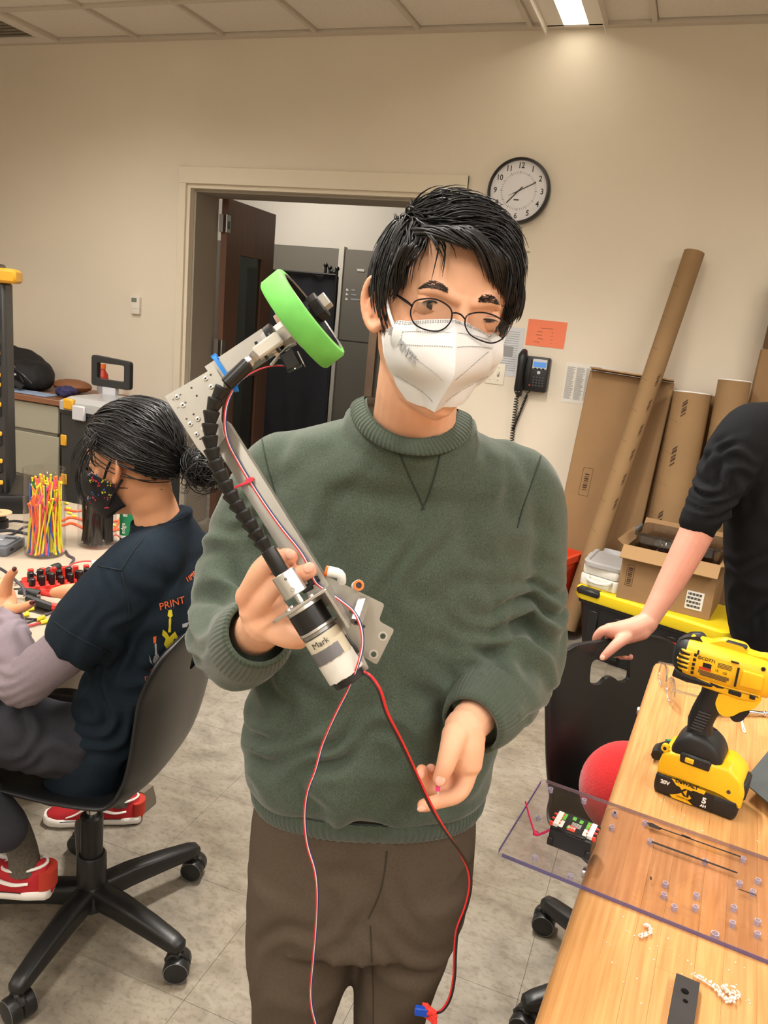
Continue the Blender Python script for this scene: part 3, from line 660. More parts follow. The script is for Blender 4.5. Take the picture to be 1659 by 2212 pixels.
# rolling tool chest with clear lid
mat('chest_black', (46, 46, 46), .5); mat('chest_yellow', (222, 164, 44), .45)
tcx, tcy = -2.89, 3.58
tcst = thing('tool_chest', 'black rolling tool chest with clear lid, yellow latches and raised loop handle', 'tool chest', (tcx, tcy, 0))
MB().rbox((0, 0, .46), (.56, .36, .86), .03, b=.01).build('body', 'chest_black', tcst)
MB().loft([rrect(.58, .38, .04, 0, 0, .89), rrect(.58, .38, .04, 0, 0, .935), rrect(.5, .3, .04, 0, 0, .96)]).build('clear_top', 'clear_lid', tcst)
MB().rbox((0, 0, .885), (.57, .37, .03), .03).build('top_rim', 'chest_black', tcst)
for x in (-.2, .2):
    MB().box((x, -.19, .925), (.07, .03, .06), b=.008).build('latch_yellow', 'chest_yellow', tcst); MB().box((x+.07, -.195, .885), (.085, .02, .08), b=.006).build('latch', 'silver_plastic', tcst)
for z in (.25, .5, .72): MB().box((-.245, -.184, z), (.04, .012, .06), b=.004).build('side_clip', 'chest_yellow', tcst)
for x in (-.22, .22): MB().cyl((x-.02, .1, .06), (x+.02, .1, .06), .06, n=18).build('wheel', 'black_rubber', tcst)
MB().box((-.2, .14, .96), (.09, .03, .12)).build('handle_stem', 'silver_plastic', tcst)
o1 = rpoly([(-.135, -.09), (.135, -.09), (.135, .07), (-.135, .085)], .02); i1 = rpoly([(-.095, -.048), (.095, -.048), (.095, .045), (-.095, .045)], .012)
me = plate(o1, [i1], .035, .004); me.transform(frame((-.19, .14, 1.09), (1, 0, 0), UP, (0, -1, 0))); obj('loop_handle', me, 'chest_black', tcst)
# ================================================================== left work table
mat('laminate', (172, 158, 140), .45, var=.03, vs=40)
TZ = .72
lt = thing('work_table', 'grey laminate work table the seated person leans on', 'table', (-2.4, 1.85, 0))
me = plate(rpoly([(-3.4, .85), (-1.26, .85), (-1.22, 1.42), (-1.86, 2.4), (-3.4, 2.4)], .08, 6), [], .032, .004); me.transform(Mx((0, 0, TZ-.016))); obj('table_top', me, 'laminate', lt, W=True)
mat('leg_taupe', (112, 102, 90), .5)
for x in (-3.2, -1.62):
    MB().box((x, 1.75, .38), (.06, .12, .68), b=.004).build('leg', 'leg_taupe', lt, W=True)
    MB().loft([[(x-.33, 1.75+w_, z), (x+.30, 1.78+w_, z), (x+.30, 1.78-w_, z), (x-.33, 1.75-w_, z)] for w_, z in ((.04, .002), (.04, .02), (.022, .075))]).build('foot', 'leg_taupe', lt, 20, W=True)
MB().box((-2.41, 1.75, TZ-.07), (1.6, .04, .06)).build('apron', 'leg_taupe', lt, 0, W=True)
# organiser tower
tw = thing('organiser_tower', 'tall black drawer organiser with yellow tabs on the left table', 'organiser', Vector(((-2.445, 2.19, TZ))), .72)
MB().box((-.02, 0, .42), (.3, .3, .8), b=.012).build('body', 'chest_black', tw)
MB().rbox((0, -.02, .035), (.4, .36, .07), .02, b=.01).build('base', 'black_plastic', tw)
MB().box((0, -.0, .84), (.33, .32, .05), b=.01).build('top_handle', 'chest_yellow', tw); MB().box((-.03, -.02, .87), (.28, .3, .02), b=.006).build('top_plate', 'black_plastic', tw)
ty = [.72, .685, .61, .575, .50, .465, .395, .29, .19, .11]
for i, z in enumerate(ty):
    dw = MB().box((-.02, -.152, z-.02), (.26, .016, .05), b=.004).build('drawer', 'black_plastic', tw)
    MB().box((.06, -.163, z), (.1, .012, .016), b=.003).build('tab', 'chest_yellow', dw)
# ================================================================== office chairs (five-star base, shell with grip hole)
mat('shell', (27, 27, 28), .36, bump=.15, bs=900, bdist=.0005, var=.05); mat('base_black', (26, 26, 26), .38, var=.1, vs=30, bump=.1, bs=400)
def make_shell(hole):
    prof = [(.235, .405), (.228, .432), (.205, .447), (.16, .452), (.08, .446), (0., .440), (-.09, .440), (-.15, .449), (-.19, .475), (-.212, .52), (-.228, .585), (-.240, .66), (-.252, .74), (-.264, .81), (-.270, .845)]
    P = catmull([(y, z, 0) for y, z in prof], 4); n = len(P); NU = 28; rings = []
    for i, p in enumerate(P):
        s_ = i/(n-1)
        if s_ < .12: w_ = .165+.06*math.sin(PI/2*s_/.12)
        elif s_ < .5: w_ = .225
        elif s_ < .62: w_ = .225-.022*(s_-.5)/.12
        elif s_ < .84: w_ = .203+.02*(s_-.62)/.22
        else:
            q = (s_-.84)/.16; w_ = .223*math.sqrt(max(0, 1-(q*.90)**2.6)) 
        lip = .028 if s_ < .5 else .028+.012*min(1, (s_-.5)/.1)
        if s_ > .84: lip *= 1-(s_-.84)/.16*.8
        a = P[max(i-1, 0)]; b_ = P[min(i+1, n-1)]; t_ = Vector((0, b_[0]-a[0], b_[1]-a[1])).normalized(); nrm = Vector((0, t_.z, -t_.y))
        if nrm.y < 0 and i > n*.55: nrm = -nrm
        if nrm.z < 0 and i < n*.5: nrm = -nrm
        r = []
        for j in range(NU+1):
            u = -1+2*j/NU; c = lip*(abs(u)**3.2); r.append(Vector((u*w_, p[0], p[1]))+nrm*c)
        rings.append(r)
    m = MB().loft(rings, False, False).mesh('shell', 180)
    me = evalmesh(m, [('SOLIDIFY', dict(thickness=.012, offset=0)), ('SUBSURF', dict(levels=1, render_levels=1))])
    if hole:
        pl = rpoly([(-.062, .035), (.062, .035), (.066, -.022), (.03, -.03), (.012, -.014), (-.012, -.014), (-.035, -.034), (-.066, -.03)], .016, 4)
        cut = MB().prism(pl, -.08, .08, M=frame((0, -.26, .765), (1, 0, 0), UP, (0, 1, 0))).mesh('cut', 0); co = bpy.data.objects.new('cut', cut); COL.objects.link(co)
        me = evalmesh(me, [('BOOLEAN', dict(operation='DIFFERENCE', object=co, solver='EXACT'))]); bpy.data.objects.remove(co)
    fin(me, 50); return me
def chair(label, loc, rz, brz, hole=True, dz=0.):
    """rz turns the seat (it faces local +y), brz turns the base under it"""
    t = thing('office_chair', label, 'chair', loc, rz)
    shm = make_shell(hole); shm.transform(Mx((0, 0, dz))); obj('seat_shell', shm, 'shell', t)
    B = Mx((0, 0, 0), (0, 0, brz-rz))
    MB().box((0, 0, .415+dz), (.2, .26, .02), b=.006).build('seat_bracket', 'base_black', t)
    MB().lathe([(.014, .27), (.014, .42+dz)], 14).build('gas_lift', 'chrome', t)
    MB().lathe([(.026, .19), (.027, .31), (.022, .315)], 24).build('column_cover', 'base_black', t)
    MB().lathe([(.037, .06), (.035, .2), (.031, .205)], 24).build('column_cover', 'base_black', t)
    MB().lathe([(.03, .065), (.055, .07), (.05, .105), (.036, .125)], 24).build('hub', 'base_black', t)
    for k in range(5):
        M = B @ Mx((0, 0, 0), (0, 0, 2*PI*k/5)); rg = []
        for x, z, hw, hh in ((.03, .095, .028, .03), (.1, .098, .027, .028), (.2, .093, .024, .024), (.275, .086, .021, .02), (.296, .084, .018, .015), (.303, .083, .008, .006)):
            rg.append([(x, hw*math.copysign(abs(math.cos(a))**.6, math.cos(a)), z+hh*math.copysign(abs(math.sin(a))**.6, math.sin(a))) for a in [2*PI*j/16 for j in range(16)]])
        lg = MB().loft(rg, M=M).build('leg', 'base_black', t, 50)
        MB().cyl((.288, 0, .054), (.288, 0, .078), .01, n=10, M=M).build('caster_stem', 'steel', lg)
        cs = Mx((0, 0, 0)) @ M @ Mx((.288, 0, .031), (0, 0, .6+1.7*k))
        for sy in (-1, 1):
            w_ = MB().lathe([(.012, -.0165), (.025, -.016), (.030, -.011), (.0305, .006), (.0285, .0125), (.014, .0145)], 24, M=cs @ Mx((0, sy*.0155, 0), (-sy*PI/2, 0, 0))).build('caster_wheel', 'base_black', lg)
            MB().ring(.0285, .0268, .0118, .0132, 28, M=cs @ Mx((0, sy*.0155, 0), (-sy*PI/2, 0, 0)) ).build('wheel_rim', 'grey_plastic', w_)
        MB().tube([cs @ Vector((-.024, 0, .012)), cs @ Vector((-.014, 0, .026)), cs @ Vector((.01, 0, .03)), cs @ Vector((.022, 0, .018))], .008, 8, k=2).build('caster_hood', 'base_black', lg)
    return t
# ================================================================== people: helpers
from mathutils.bvhtree import BVHTree
def ring(c, ax, bx, a, b, e=2.3, n=32):
    o = []
    for j in range(n):
        t = 2*PI*j/n; cc, ss = math.cos(t), math.sin(t)
        o.append(c+ax*(a*math.copysign(abs(cc)**(2/e), cc))+bx*(b*math.copysign(abs(ss)**(2/e), ss)))
    return o
def chain(mb, pts, k=4, n=18):
    """pts: (pixel x, pixel y, H, radius)"""
    mb.tube([V(p[0], p[1], p[2]) for p in pts], [p[3] for p in pts], n, True, k=k, rnd=True)
def folds(me, F, base=.002, bs=(14, 14, 14), seed=0.):
    n = len(me.vertices); co = np.empty(n*3); me.vertices.foreach_get('co', co); co = co.reshape(-1, 3); nr = np.empty(n*3); me.vertices.foreach_get('normal', nr); nr = nr.reshape(-1, 3)
    N1 = np.array([noise.noise(Vector((p[0]*bs[0]+seed, p[1]*bs[1], p[2]*bs[2]))) for p in co]); N2 = np.array([noise.noise(Vector((p[0]*11+seed, p[1]*11+3, p[2]*11+1))) for p in co])
    d = base*N1
    for c, rad, dr, wl, amp in F:
        q = co-np.array(c); r2 = (q*q).sum(1)/(rad*rad); s_ = np.sin(2*PI*(q@np.array(dr)/wl+1.6*N2)); d += amp*np.exp(-r2)*np.where(s_ < 0, s_, s_*.6+.4*s_*s_)
    me.vertices.foreach_set('co', (co+nr*d[:, None]).ravel()); me.update()
def caster(me):
    t = BVHTree.FromPolygons([v.co.copy() for v in me.vertices], [tuple(p.vertices) for p in me.polygons])
    def f(x, y, off=.0008):
        d = ray(x, y).normalized(); h = t.ray_cast(CAMP, d)
        return (h[0]-d*off) if h[0] is not None else None
    f.tree = t; return f
def seam(f, pts, r, k=6, off=.0006):
    Q = [f(q[0], q[1], off) for q in catmull([(x, y, 0) for x, y in pts], k)]
    return [q for q in Q if q is not None]
def ribband(mb, A, B, nr, amp, th, seg=5, per=6, bulge=.0):
    """ribbed band between two closed 3-D curves A(t), B(t); out = outward direction by the loop centre"""
    N_ = nr*per; rings = []
    ca = sum((A(i/24) for i in range(24)), Vector())/24; cb = sum((B(i/24) for i in range(24)), Vector())/24
    rows = [(k/seg, 0) for k in range(seg+1)]+[(1-k/2, 1) for k in range(3)]
    for s_, ins in rows:
        r = []
        for i in range(N_):
            t = i/N_; p = A(t).lerp(B(t), s_); c = ca.lerp(cb, s_); o = (p-c).normalized()
            m = (abs(((i % per)/per)-.5)*2-.5)*2*amp if not ins else -th
            r.append(p+o*(m+bulge*math.sin(PI*s_)*(1 if not ins else 0)))
        rings.append(r)
    return mb.loft(rings, False, True)
def loopf(L, R, F, B):
    C = (L+R)*.5; X = (R-L)*.5; Yf = F-C; Yb = B-C
    def f(t):
        a = 2*PI*t; s_ = math.sin(a); return C+X*math.cos(a)+(Yf*s_ if s_ > 0 else Yb*(-s_))
    return f
mat('skin', (228, 178, 146), .5, var=.05, vs=30, sss=.06, bump=.06, bs=900, bdist=.0006, attr='tint', spec=.4)
mat('skin_plain', (222, 170, 138), .5, var=.04, vs=30, sss=.06, spec=.4); mat('crease', (176, 122, 98), .6)
mat('nail', (226, 168, 146), .3, spec=.6); mat('hair', (22, 21, 22), .46, spec=.6, var=.3, vs=40); mat('eye_white', (222, 214, 206), .2); mat('iris', (38, 24, 18), .12, spec=.8)
mat('sweat', (62, 72, 62), .95, col2=(80, 92, 80), vs=800, stretch=(1, 1, .6), bump=.3, bs=700, bdist=.0012, sheen=.25, thr=(.36, .62), detail=5., spec=.2)
mat('sweat_rib', (60, 70, 60), .95, col2=(80, 92, 80), vs=800, bump=.3, bs=700, bdist=.001, sheen=.25, spec=.2)
mat('trouser', (82, 71, 60), .9, var=.08, vs=300, bump=.2, bs=700, bdist=.0006, spec=.2)
mat('mask_white', (222, 222, 223), .85, bump=.12, bs=900, bdist=.0005); mat('mask_weld', (168, 168, 172), .8); mat('wire_frame', (46, 42, 48), .3, metal=.8)
clear('lens_glass', (250, 250, 250), .02, .02, .12)
def tint(me, red, amt=(0, .17, .2), base=(1.02, 1, 1)):
    n = len(me.vertices); co = np.empty(n*3); me.vertices.foreach_get('co', co); co = co.reshape(-1, 3); q = np.zeros(n)
    for c, r in red: q += np.exp(-((co-np.array(c))**2).sum(1)/(r*r))
    q = np.minimum(q, 1)[:, None]; col = np.concatenate([np.array(base)*(1-q*np.array(amt)), np.ones((n, 1))], 1).astype(np.float32)
    me.color_attributes.new('tint', 'FLOAT_COLOR', 'POINT').data.foreach_set('color', col.ravel())
def nail(c, nrm, along, w_, l_, parent, m='nail'):
    n = Vector(nrm).normalized(); a = (Vector(along)-n*Vector(along).dot(n)).normalized(); s_ = n.cross(a); mb = MB()
    mb.ball((0, 0, 0), (w_, l_, .0016), 12, 8, M=frame(c, s_, a, n)); mb.build('fingernail', m, parent, W=True)
def strands(mb, roots, step, nseg, thick, sides=3):
    for p, fn in roots:
        P = [p]; 
        for i in range(nseg): P.append(fn(P[-1], i/nseg))
        r = [thick*(1-.85*(i/nseg)**1.5) for i in range(nseg+1)]; mb.tube(P, r, sides)
# ================================================================== the standing person
HC = V(954, 674, .965)
def basis(yaw, tilt, pitch):
    f = (-NF*math.cos(yaw)+R0*math.sin(yaw)); x = (R0*math.cos(yaw)+NF*math.sin(yaw)); u = UP.copy()
    f, u = f*math.cos(pitch)-u*math.sin(pitch), u*math.cos(pitch)+f*math.sin(pitch)
    x, u = x*math.cos(tilt)-u*math.sin(tilt), u*math.cos(tilt)+x*math.sin(tilt)
    return x, f, u
hx, hf, hu = basis(math.radians(13), math.radians(5.5), math.radians(5))
HM = frame(HC, hx, hf, hu); HMI = HM.inverted()
def HL(px, py, y):
    """head-local point on the plane local y under a pixel"""
    o = HMI @ CAMP; d = HMI.to_3x3() @ ray(px, py); return o+d*((y-o.y)/d.y)
def head_mesh(mb, M, w=1., cheek=True):
    mb.ball((0, -.018, .034), (.0765*w, .096, .086), 32, 20, M=M)
    rs = []
    for z, ww, f in ((.075, .060, .068), (.055, .066, .079), (.03, .069, .084), (.0, .0685, .081), (-.03, .0675, .082), (-.06, .06, .085), (-.088, .047, .085), (-.108, .032, .080), (-.117, .016, .070)):
        rs.append([Vector((ww*w*math.copysign(abs(math.cos(a))**.86, math.cos(a)), -.025+(f+.025)*math.sin(a) if math.sin(a) > 0 else -.025+.05*math.sin(a), z)) for a in [2*PI*j/40 for j in range(40)]])
    mb.loft(rs, M=M)
    mb.tube([(0, .078, .022), (0, .084, .002), (0, .094, -.02), (0, .099, -.04)], [.008, .007, .008, .011], 10, k=3, rnd=True, M=M)
    for s_ in (-1, 1):
        mb.tube([(s_*.012, .081, .020), (s_*.030, .077, .026), (s_*.046, .062, .020)], [.007, .0075, .004], 8, k=3, rnd=True, M=M)
        if cheek: mb.ball((s_*.043, .054, -.03), (.022, .019, .02), 14, 10, M=M)
def ear(mb, M, s_):
    E_ = M @ Mx((s_*.0735, -.006, -.008), (0, 0, 0)) @ frame((0, 0, 0), (s_*.5, -.86, 0), (0, 0, 1), (s_*-.86*-1, .5*1, 0)) 
    hel = [(-.012, .012, .0), (-.004, .026, .005), (.010, .031, .007), (.020, .022, .008), (.022, .004, .008), (.016, -.012, .007), (.006, -.022, .005), (-.004, -.026, .004), (-.010, -.018, .002)]
    mb.tube(hel, [.003, .0042, .0045, .0045, .0045, .0045, .006, .006, .004], 8, k=3, rnd=True, M=E_)
    mb.tube([(-.004, .014, .004), (.007, .012, .006), (.011, .0, .006), (.006, -.012, .005)], [.003, .0035, .0035, .003], 8, k=3, rnd=True, M=E_)
    mb.ball((.004, .004, .0), (.019, .026, .0035), 16, 8, M=E_); mb.ball((-.009, -.004, .003), (.004, .007, .005), 8, 6, M=E_)
    mb.ball((-.008, 0, -.008), (.01, .02, .012), 10, 8, M=E_)
man = thing('person', 'person in a green sweatshirt, glasses and white mask holding up a robot mechanism', 'person', Vector((*V(790, 1900, 1.02).xy, 0)))
sk = MB(); head_mesh(sk, HM); ear(sk, HM, -1); ear(sk, HM, 1)
sk.tube([HM @ Vector((0, -.035, -.03)), HM @ Vector((0, -.03, -.085)), V(895, 905, 1.035), V(895, 985, 1.075), V(893, 1060, 1.09)], [.056, .053, .055, .068, .085], 24, k=4)
# shoulders, arms and a trunk hidden by the clothes keep the body one figure
sk.tube([V(640, 1040, 1.1), V(893, 1030, 1.09), V(1100, 1075, 1.1)], [.035, .07, .035], 14, k=3, rnd=True)
sk.tube([V(893, 1040, 1.09), V(850, 1300, 1.08), V(800, 1700, 1.03)], [.085, .085, .085], 14, k=3, rnd=True)
chain(sk, [(615, 1060, 1.1, .035), (545, 1180, 1.09, .04), (505, 1365, 1.0, .038), (540, 1372, .88, .031), (565, 1352, .805, .025), (575, 1338, .785, .026)])
chain(sk, [(1120, 1090, 1.1, .035), (1125, 1220, 1.1, .04), (1120, 1425, 1.06, .038), (1060, 1510, .97, .032), (1012, 1565, .9, .0255), (1003, 1590, .885, .027)])
# raised hand round the mechanism
sk.ball(V(570, 1322, .785), .025, 14, 10)
chain(sk, [(575, 1345, .785, .022), (553, 1305, .782, .021), (540, 1290, .78, .016)]); chain(sk, [(590, 1340, .785, .022), (570, 1320, .78, .02)])
chain(sk, [(532, 1290, .775, .0115), (545, 1262, .765, .0105), (565, 1228, .758, .0105), (592, 1205, .765, .0095), (615, 1200, .762, .0088), (628, 1203, .752, .0078)])
chain(sk, [(552, 1322, .772, .0115), (572, 1292, .760, .0105), (600, 1262, .758, .010), (632, 1248, .752, .0095), (655, 1238, .745, .0088), (668, 1234, .742, .0078)])
chain(sk, [(560, 1330, .79, .0115), (600, 1270, .80, .0105), (635, 1215, .80, .009), (655, 1192, .795, .008)])
chain(sk, [(565, 1350, .79, .0145), (590, 1362, .772, .0135), (622, 1378, .768, .0115), (646, 1384, .772, .0095)])
chain(sk, [(600, 1335, .79, .017), (625, 1350, .785, .014), (645, 1362, .78, .011)])
# lowered hand, fingers curled
sk.ball(V(1004, 1600, .88), .024, 14, 10); sk.ball(V(1001, 1632, .874), .024, 14, 10)
chain(sk, [(1003, 1575, .888, .026), (1006, 1612, .877, .024), (1008, 1645, .87, .0205)])
chain(sk, [(985, 1588, .87, .018), (972, 1622, .852, .0135), (962, 1655, .842, .0115), (950, 1683, .838, .009)])
chain(sk, [(1015, 1650, .868, .0125), (1003, 1695, .858, .0110), (985, 1718, .85, .0102), (950, 1730, .845, .0092), (915, 1740, .842, .0082)])
chain(sk, [(1003, 1655, .885, .012), (985, 1695, .882, .0105), (955, 1712, .877, .0098), (925, 1700, .868, .0092), (913, 1680, .862, .0086), (911, 1664, .858, .0076)])
chain(sk, [(990, 1645, .895, .0115), (968, 1690, .893, .0098), (943, 1695, .887, .009), (932, 1676, .88, .0082), (931, 1662, .877, .0074)])
chain(sk, [(978, 1635, .9, .011), (958, 1675, .9, .0085), (948, 1680, .897, .008), (946, 1666, .893, .007)])
bm_ = remesh(sk, .0021, 3)
red = [(HM @ Vector((-.08, -.005, -.008)), .03), (HM @ Vector((.08, -.005, -.008)), .03), (HM @ Vector((-.045, .06, -.03)), .03), (HM @ Vector((.045, .06, -.03)), .03), (V(668, 1234, .742), .018), (V(628, 1203, .752), .016), (V(915, 1740, .842), .02), (V(950, 1683, .838), .015), (V(911, 1664, .858), .018), (V(931, 1662, .877), .018), (V(540, 1290, .775), .02)]
tint(bm_, red)
cf = caster(bm_)
body = obj('body', bm_, 'skin', man, W=True)
for (px, py, H), al, w_, l_ in (((667, 1226, .734), (10, -4), .0052, .0062), ((626, 1197, .745), (10, 2), .005, .006), ((951, 1686, .829), (-6, 12), .0062, .0068), ((909, 1672, .85), (-2, -10), .005, .006), ((931, 1659, .869), (2, -10), .0045, .005), ((911, 1746, .835), (-12, 4), .004, .006)):
    c = V(px, py, H); b = V(px+al[0], py+al[1], H); nail(c, (CAMP-c), b-c, w_, l_, body)
# eyes: ball, iris, lids with an almond opening, lash line
for s_, hgt, cx in ((-1, .0054, HL(932, 661, .066)), (1, .0020, HL(1049, 692, .066))):
    c = Vector((cx.x, .0595, cx.z)); E_ = HM @ Matrix.Translation(c)
    MB().ball((0, 0, 0), .012, 24, 16, M=E_).build('eyeball', 'eye_white', body, 180, W=True)
    MB().lathe([(.0001, .0124), (.004, .0119), (.0056, .0110), (.0058, .0102)], 20, M=E_ @ frame((0, 0, 0), (1, 0, 0), (0, 0, -1), (0, 1, 0)) @ Mx((0, 0, 0), (.08, -.1, 0)), cap=True).build('iris', 'iris', body, 180, W=True)
    wd = .0132; vs, fs = [], []
    def up(x): return hgt*(1-(abs(x)/wd)**2.2)
    def lo(x): return -hgt*.75*(1-(abs(x)/wd)**2)
    for top in (0, 1):
        rows = []
        for k in range(9):
            r = []
            for i in range(25):
                x = -wd*1.25+2.5*wd*i/24; xx = max(-wd, min(wd, x)); e = up(xx) if top else lo(xx); z1 = .0155 if top else -.014
                z = e+(z1-e)*k/8; tl = -.12*x*s_*-1
                R_ = .0134+(.0012*math.exp(-((z-e)/.0016)**2)); q = R_*R_-x*x*.55-z*z*.62
                y = math.sqrt(max(q, 1e-6)) if q > 0 else 0
                r.append(Vector((x, y-.0012*(k/8)**2*3, z+tl)))
            rows.append(r)
        MB().loft(rows, False, False, M=E_).build('eyelid', 'skin_plain', body, 180, W=True)
        if top:
            MB().tube([E_ @ (p+Vector((0, .0006, 0))) for p in rows[0][3:22]], [.0004+.0007*math.sin(PI*i/18) for i in range(19)], 6).build('lash_line', 'hair', body, W=True)
            MB().tube([E_ @ (p+Vector((0, .0002, 0))) for p in rows[2][3:22]], .00035, 5).build('lid_crease', 'crease', body, W=True)
# eyebrows: short hairs laid on the brow
rb = random.Random(3)
for P, s_ in (([(909, 624), (922, 617), (938, 615), (954, 619), (968, 628)], -1), ([(1034, 648), (1046, 645), (1059, 646), (1072, 652), (1083, 662)], 1)):
    br = MB()
    Q = catmull([(x, y, 0) for x, y in P], 10)
    for i, q in enumerate(Q):
        u = i/(len(Q)-1); th = 9.5*math.sin(PI*min(1, .12+u*.95 if s_ > 0 else .12+(1-u)*.95))**.7 if True else 0
        for k in range(9):
            oy = rb.uniform(-1, 1)*th; a = cf(q[0]+rb.uniform(-2, 2), q[1]+oy, .0002)
            b = cf(q[0]+s_*rb.uniform(3, 7)*(1 if s_ > 0 else 1), q[1]+oy*.8+rb.uniform(-3, 1)-(2 if u < .5 else -2)*0, .0012)
            if a is not None and b is not None and (a-b).length < .02: br.tube([a, (a+b)*.5-ray(*q[:2])*.0004, b], [.00032, .00026, .0001], 3)
    br.build('eyebrow', mat('brow_hair', (46, 36, 32), .7), man, W=True)
# ---- hair
ER = Vector((.0765+.001, .097, .087)); EC = Vector((0, -.018, .034))
def el(p, off=0.):
    q = p-EC; k = math.sqrt((q.x/(ER.x+off))**2+(q.y/(ER.y+off))**2+(q.z/(ER.z+off))**2); return k
def normal(p): q = p-EC; return Vector((q.x/ER.x**2, q.y/ER.y**2, q.z/ER.z**2)).normalized()
def hairline(p):
    """True where the scalp carries hair (head-local)"""
    x, y, z = p
    fr = .083-.010*(abs(x)/.05)**2+(.002 if x < 0 else -.004)
    if y > .045: return z > fr+.0
    if y > .004: return z > .016+(y-.004)*1.45 if abs(x) > .05 else z > .07
    if y > -.016: return z > -.022
    return z > -.055
def frontq(p): return p.y > .03 and abs(p.x) < .055
rh = random.Random(11); hb = MB(); cap_v = []
bmh = bmesh.new(); bmesh.ops.create_icosphere(bmh, subdivisions=5, radius=1)
for v in bmh.verts: v.co = EC+Vector((v.co.x*(ER.x+.004), v.co.y*(ER.y+.004), v.co.z*(ER.z+.004)))
bmesh.ops.delete(bmh, geom=[v for v in bmh.verts if not hairline(v.co)], context='VERTS')
ix = {v: i for i, v in enumerate(bmh.verts)}; hb.add([HM @ v.co for v in bmh.verts], [tuple(ix[v] for v in f.verts) for f in bmh.faces]); bmh.free()
CR = Vector((.0, -.06, .1))
def man_fn(rr_):
    sp = rr_.uniform(-.35, .35); lift0 = rr_.uniform(.0, 1.); L_ = rr_.uniform(.8, 1.15); sd = rr_.random()*50; cl = rr_.uniform(-1, 1)
    def fn(p, u):
        n = normal(p); top = max(0, min(1, (n.z-.25)/.5)); q = p-CR
        d = Vector((q.x, q.y, q.z))
        fwd = Vector((1.0+.3*sp, .32+.4*sp, .25)) if p.y > .03 else Vector((.75+.5*sp, .7, .0)) if p.y > -.045 else Vector((q.x*12, -.5, -.4))
        side = Vector((q.x*3, .22, -1.))
        d = fwd*top+side*(1-top); d += Vector((sp, sp*.5, 0))*.6*top
        d += .5*Vector((noise.noise(p*38+Vector((sd*.02, 0, 0))), noise.noise(p*38+Vector((9, sd*.02, 0))), 0))
        d -= n*d.dot(n); d.normalize()
        lf = (.30*lift0*top+.12)*(1-u*.9); d = (d+n*lf-UP*(.25*u)*(1-top*.6)).normalized()
        st = (.0112*top+.0095*(1-top))*L_; r = p+d*st; k = el(r, .004+.006*lift0*(1-u))
        if k < 1: r = EC+(r-EC)/k
        return r
    return fn
roots = []
while len(roots) < 2700:
    a = Vector((rh.gauss(0, 1), rh.gauss(0, 1), rh.gauss(0, 1))).normalized(); p = EC+Vector((a.x*ER.x, a.y*ER.y, a.z*ER.z))
    if hairline(p): roots.append((p, man_fn(rh)))
hs_ = MB(); strands(hs_, roots, 0, 6, .0016); hb.add([HM @ v for v in hs_.v], hs_.f)
sk_ = MB()
for k in range(170):
    a = Vector((rh.gauss(0, .8), rh.gauss(-.25, .7), abs(rh.gauss(1, .5)))).normalized(); p = EC+Vector((a.x*(ER.x+.006), a.y*(ER.y+.006), a.z*(ER.z+.006)))
    if p.y > .05 or normal(p).z < .45 or not hairline(p): continue
    n = normal(p); d = (n*.8+Vector((rh.gauss(.25, .35), rh.gauss(.1, .35), .1))).normalized(); l = rh.uniform(.010, .020); sk_.tube([p, p+d*l*.5, p+(d+Vector((.15, .1, -.05)))*l], [.0013, .0009, .0002], 3)
hb.add([HM @ v for v in sk_.v], sk_.f)
# fringe locks falling over the image-right temple and single stray lock
fl_ = MB()
def lock(P, r, n=14, spread=.004):
    for i in range(n):
        o = Vector((rh.gauss(0, spread), rh.gauss(0, spread*.6), rh.gauss(0, spread*.4))); e = rh.uniform(.85, 1.05)
        Q = [Vector(p)+o*(1-.3*j/len(P)) for j, p in enumerate(P)]; Q[-1] = Q[-2].lerp(Q[-1], e)
        fl_.tube(Q, [r, r, r*.85, r*.6, r*.1][:len(Q)] if len(Q) == 5 else [r]*(len(Q)-1)+[r*.1], 4, k=2)
for dx in range(7): lock([HL(985+dx*14, 498+dx*5, .072-.003*dx), HL(1018+dx*13, 515+dx*8, .090-.004*dx), HL(1042+dx*10, 545+dx*9, .092-.006*dx), HL(1056+dx*9, 580+dx*10, .088-.008*dx), HL(1064+dx*8, 612+dx*12, .082-.009*dx)], .0017, 22, .0045)
for dx in range(4): lock([HL(1090+dx*6, 560+dx*10, .03-.008*dx), HL(1104+dx*5, 600+dx*8, .04-.012*dx), HL(1106+dx*4, 640+dx*5, .038-.012*dx), HL(1100+dx*4, 672+dx*3, .036-.012*dx), HL(1095+dx*4, 700-dx*3, .034-.012*dx)], .0016, 16, .004)
for dx in range(4): lock([HL(893-dx*9, 530+dx*14, .072-.006*dx), HL(878-dx*6, 548+dx*14, .068-.008*dx), HL(868-dx*5, 575+dx*14, .060-.009*dx), HL(866-dx*5, 603+dx*10, .052-.008*dx), HL(860-dx*5, 628+dx*6, .046-.007*dx)], .0014, 14, .004)
for dx in range(6): lock([HL(900+dx*18, 505-dx*2, .066), HL(925+dx*18, 505-dx*2, .080), HL(950+dx*18, 512+dx*1, .088), HL(975+dx*16, 520+dx*3, .092), HL(995+dx*14, 530+dx*5, .092)], .0016, 16, .004)
lock([HL(925, 505, .085), HL(937, 520, .098), HL(946, 536, .1), HL(952, 548, .099), HL(957, 560, .097)], .0007, 3, .0012)
hb.add([HM @ v for v in fl_.v], fl_.f)
hb.build('hair', 'hair', man, 180, W=True)

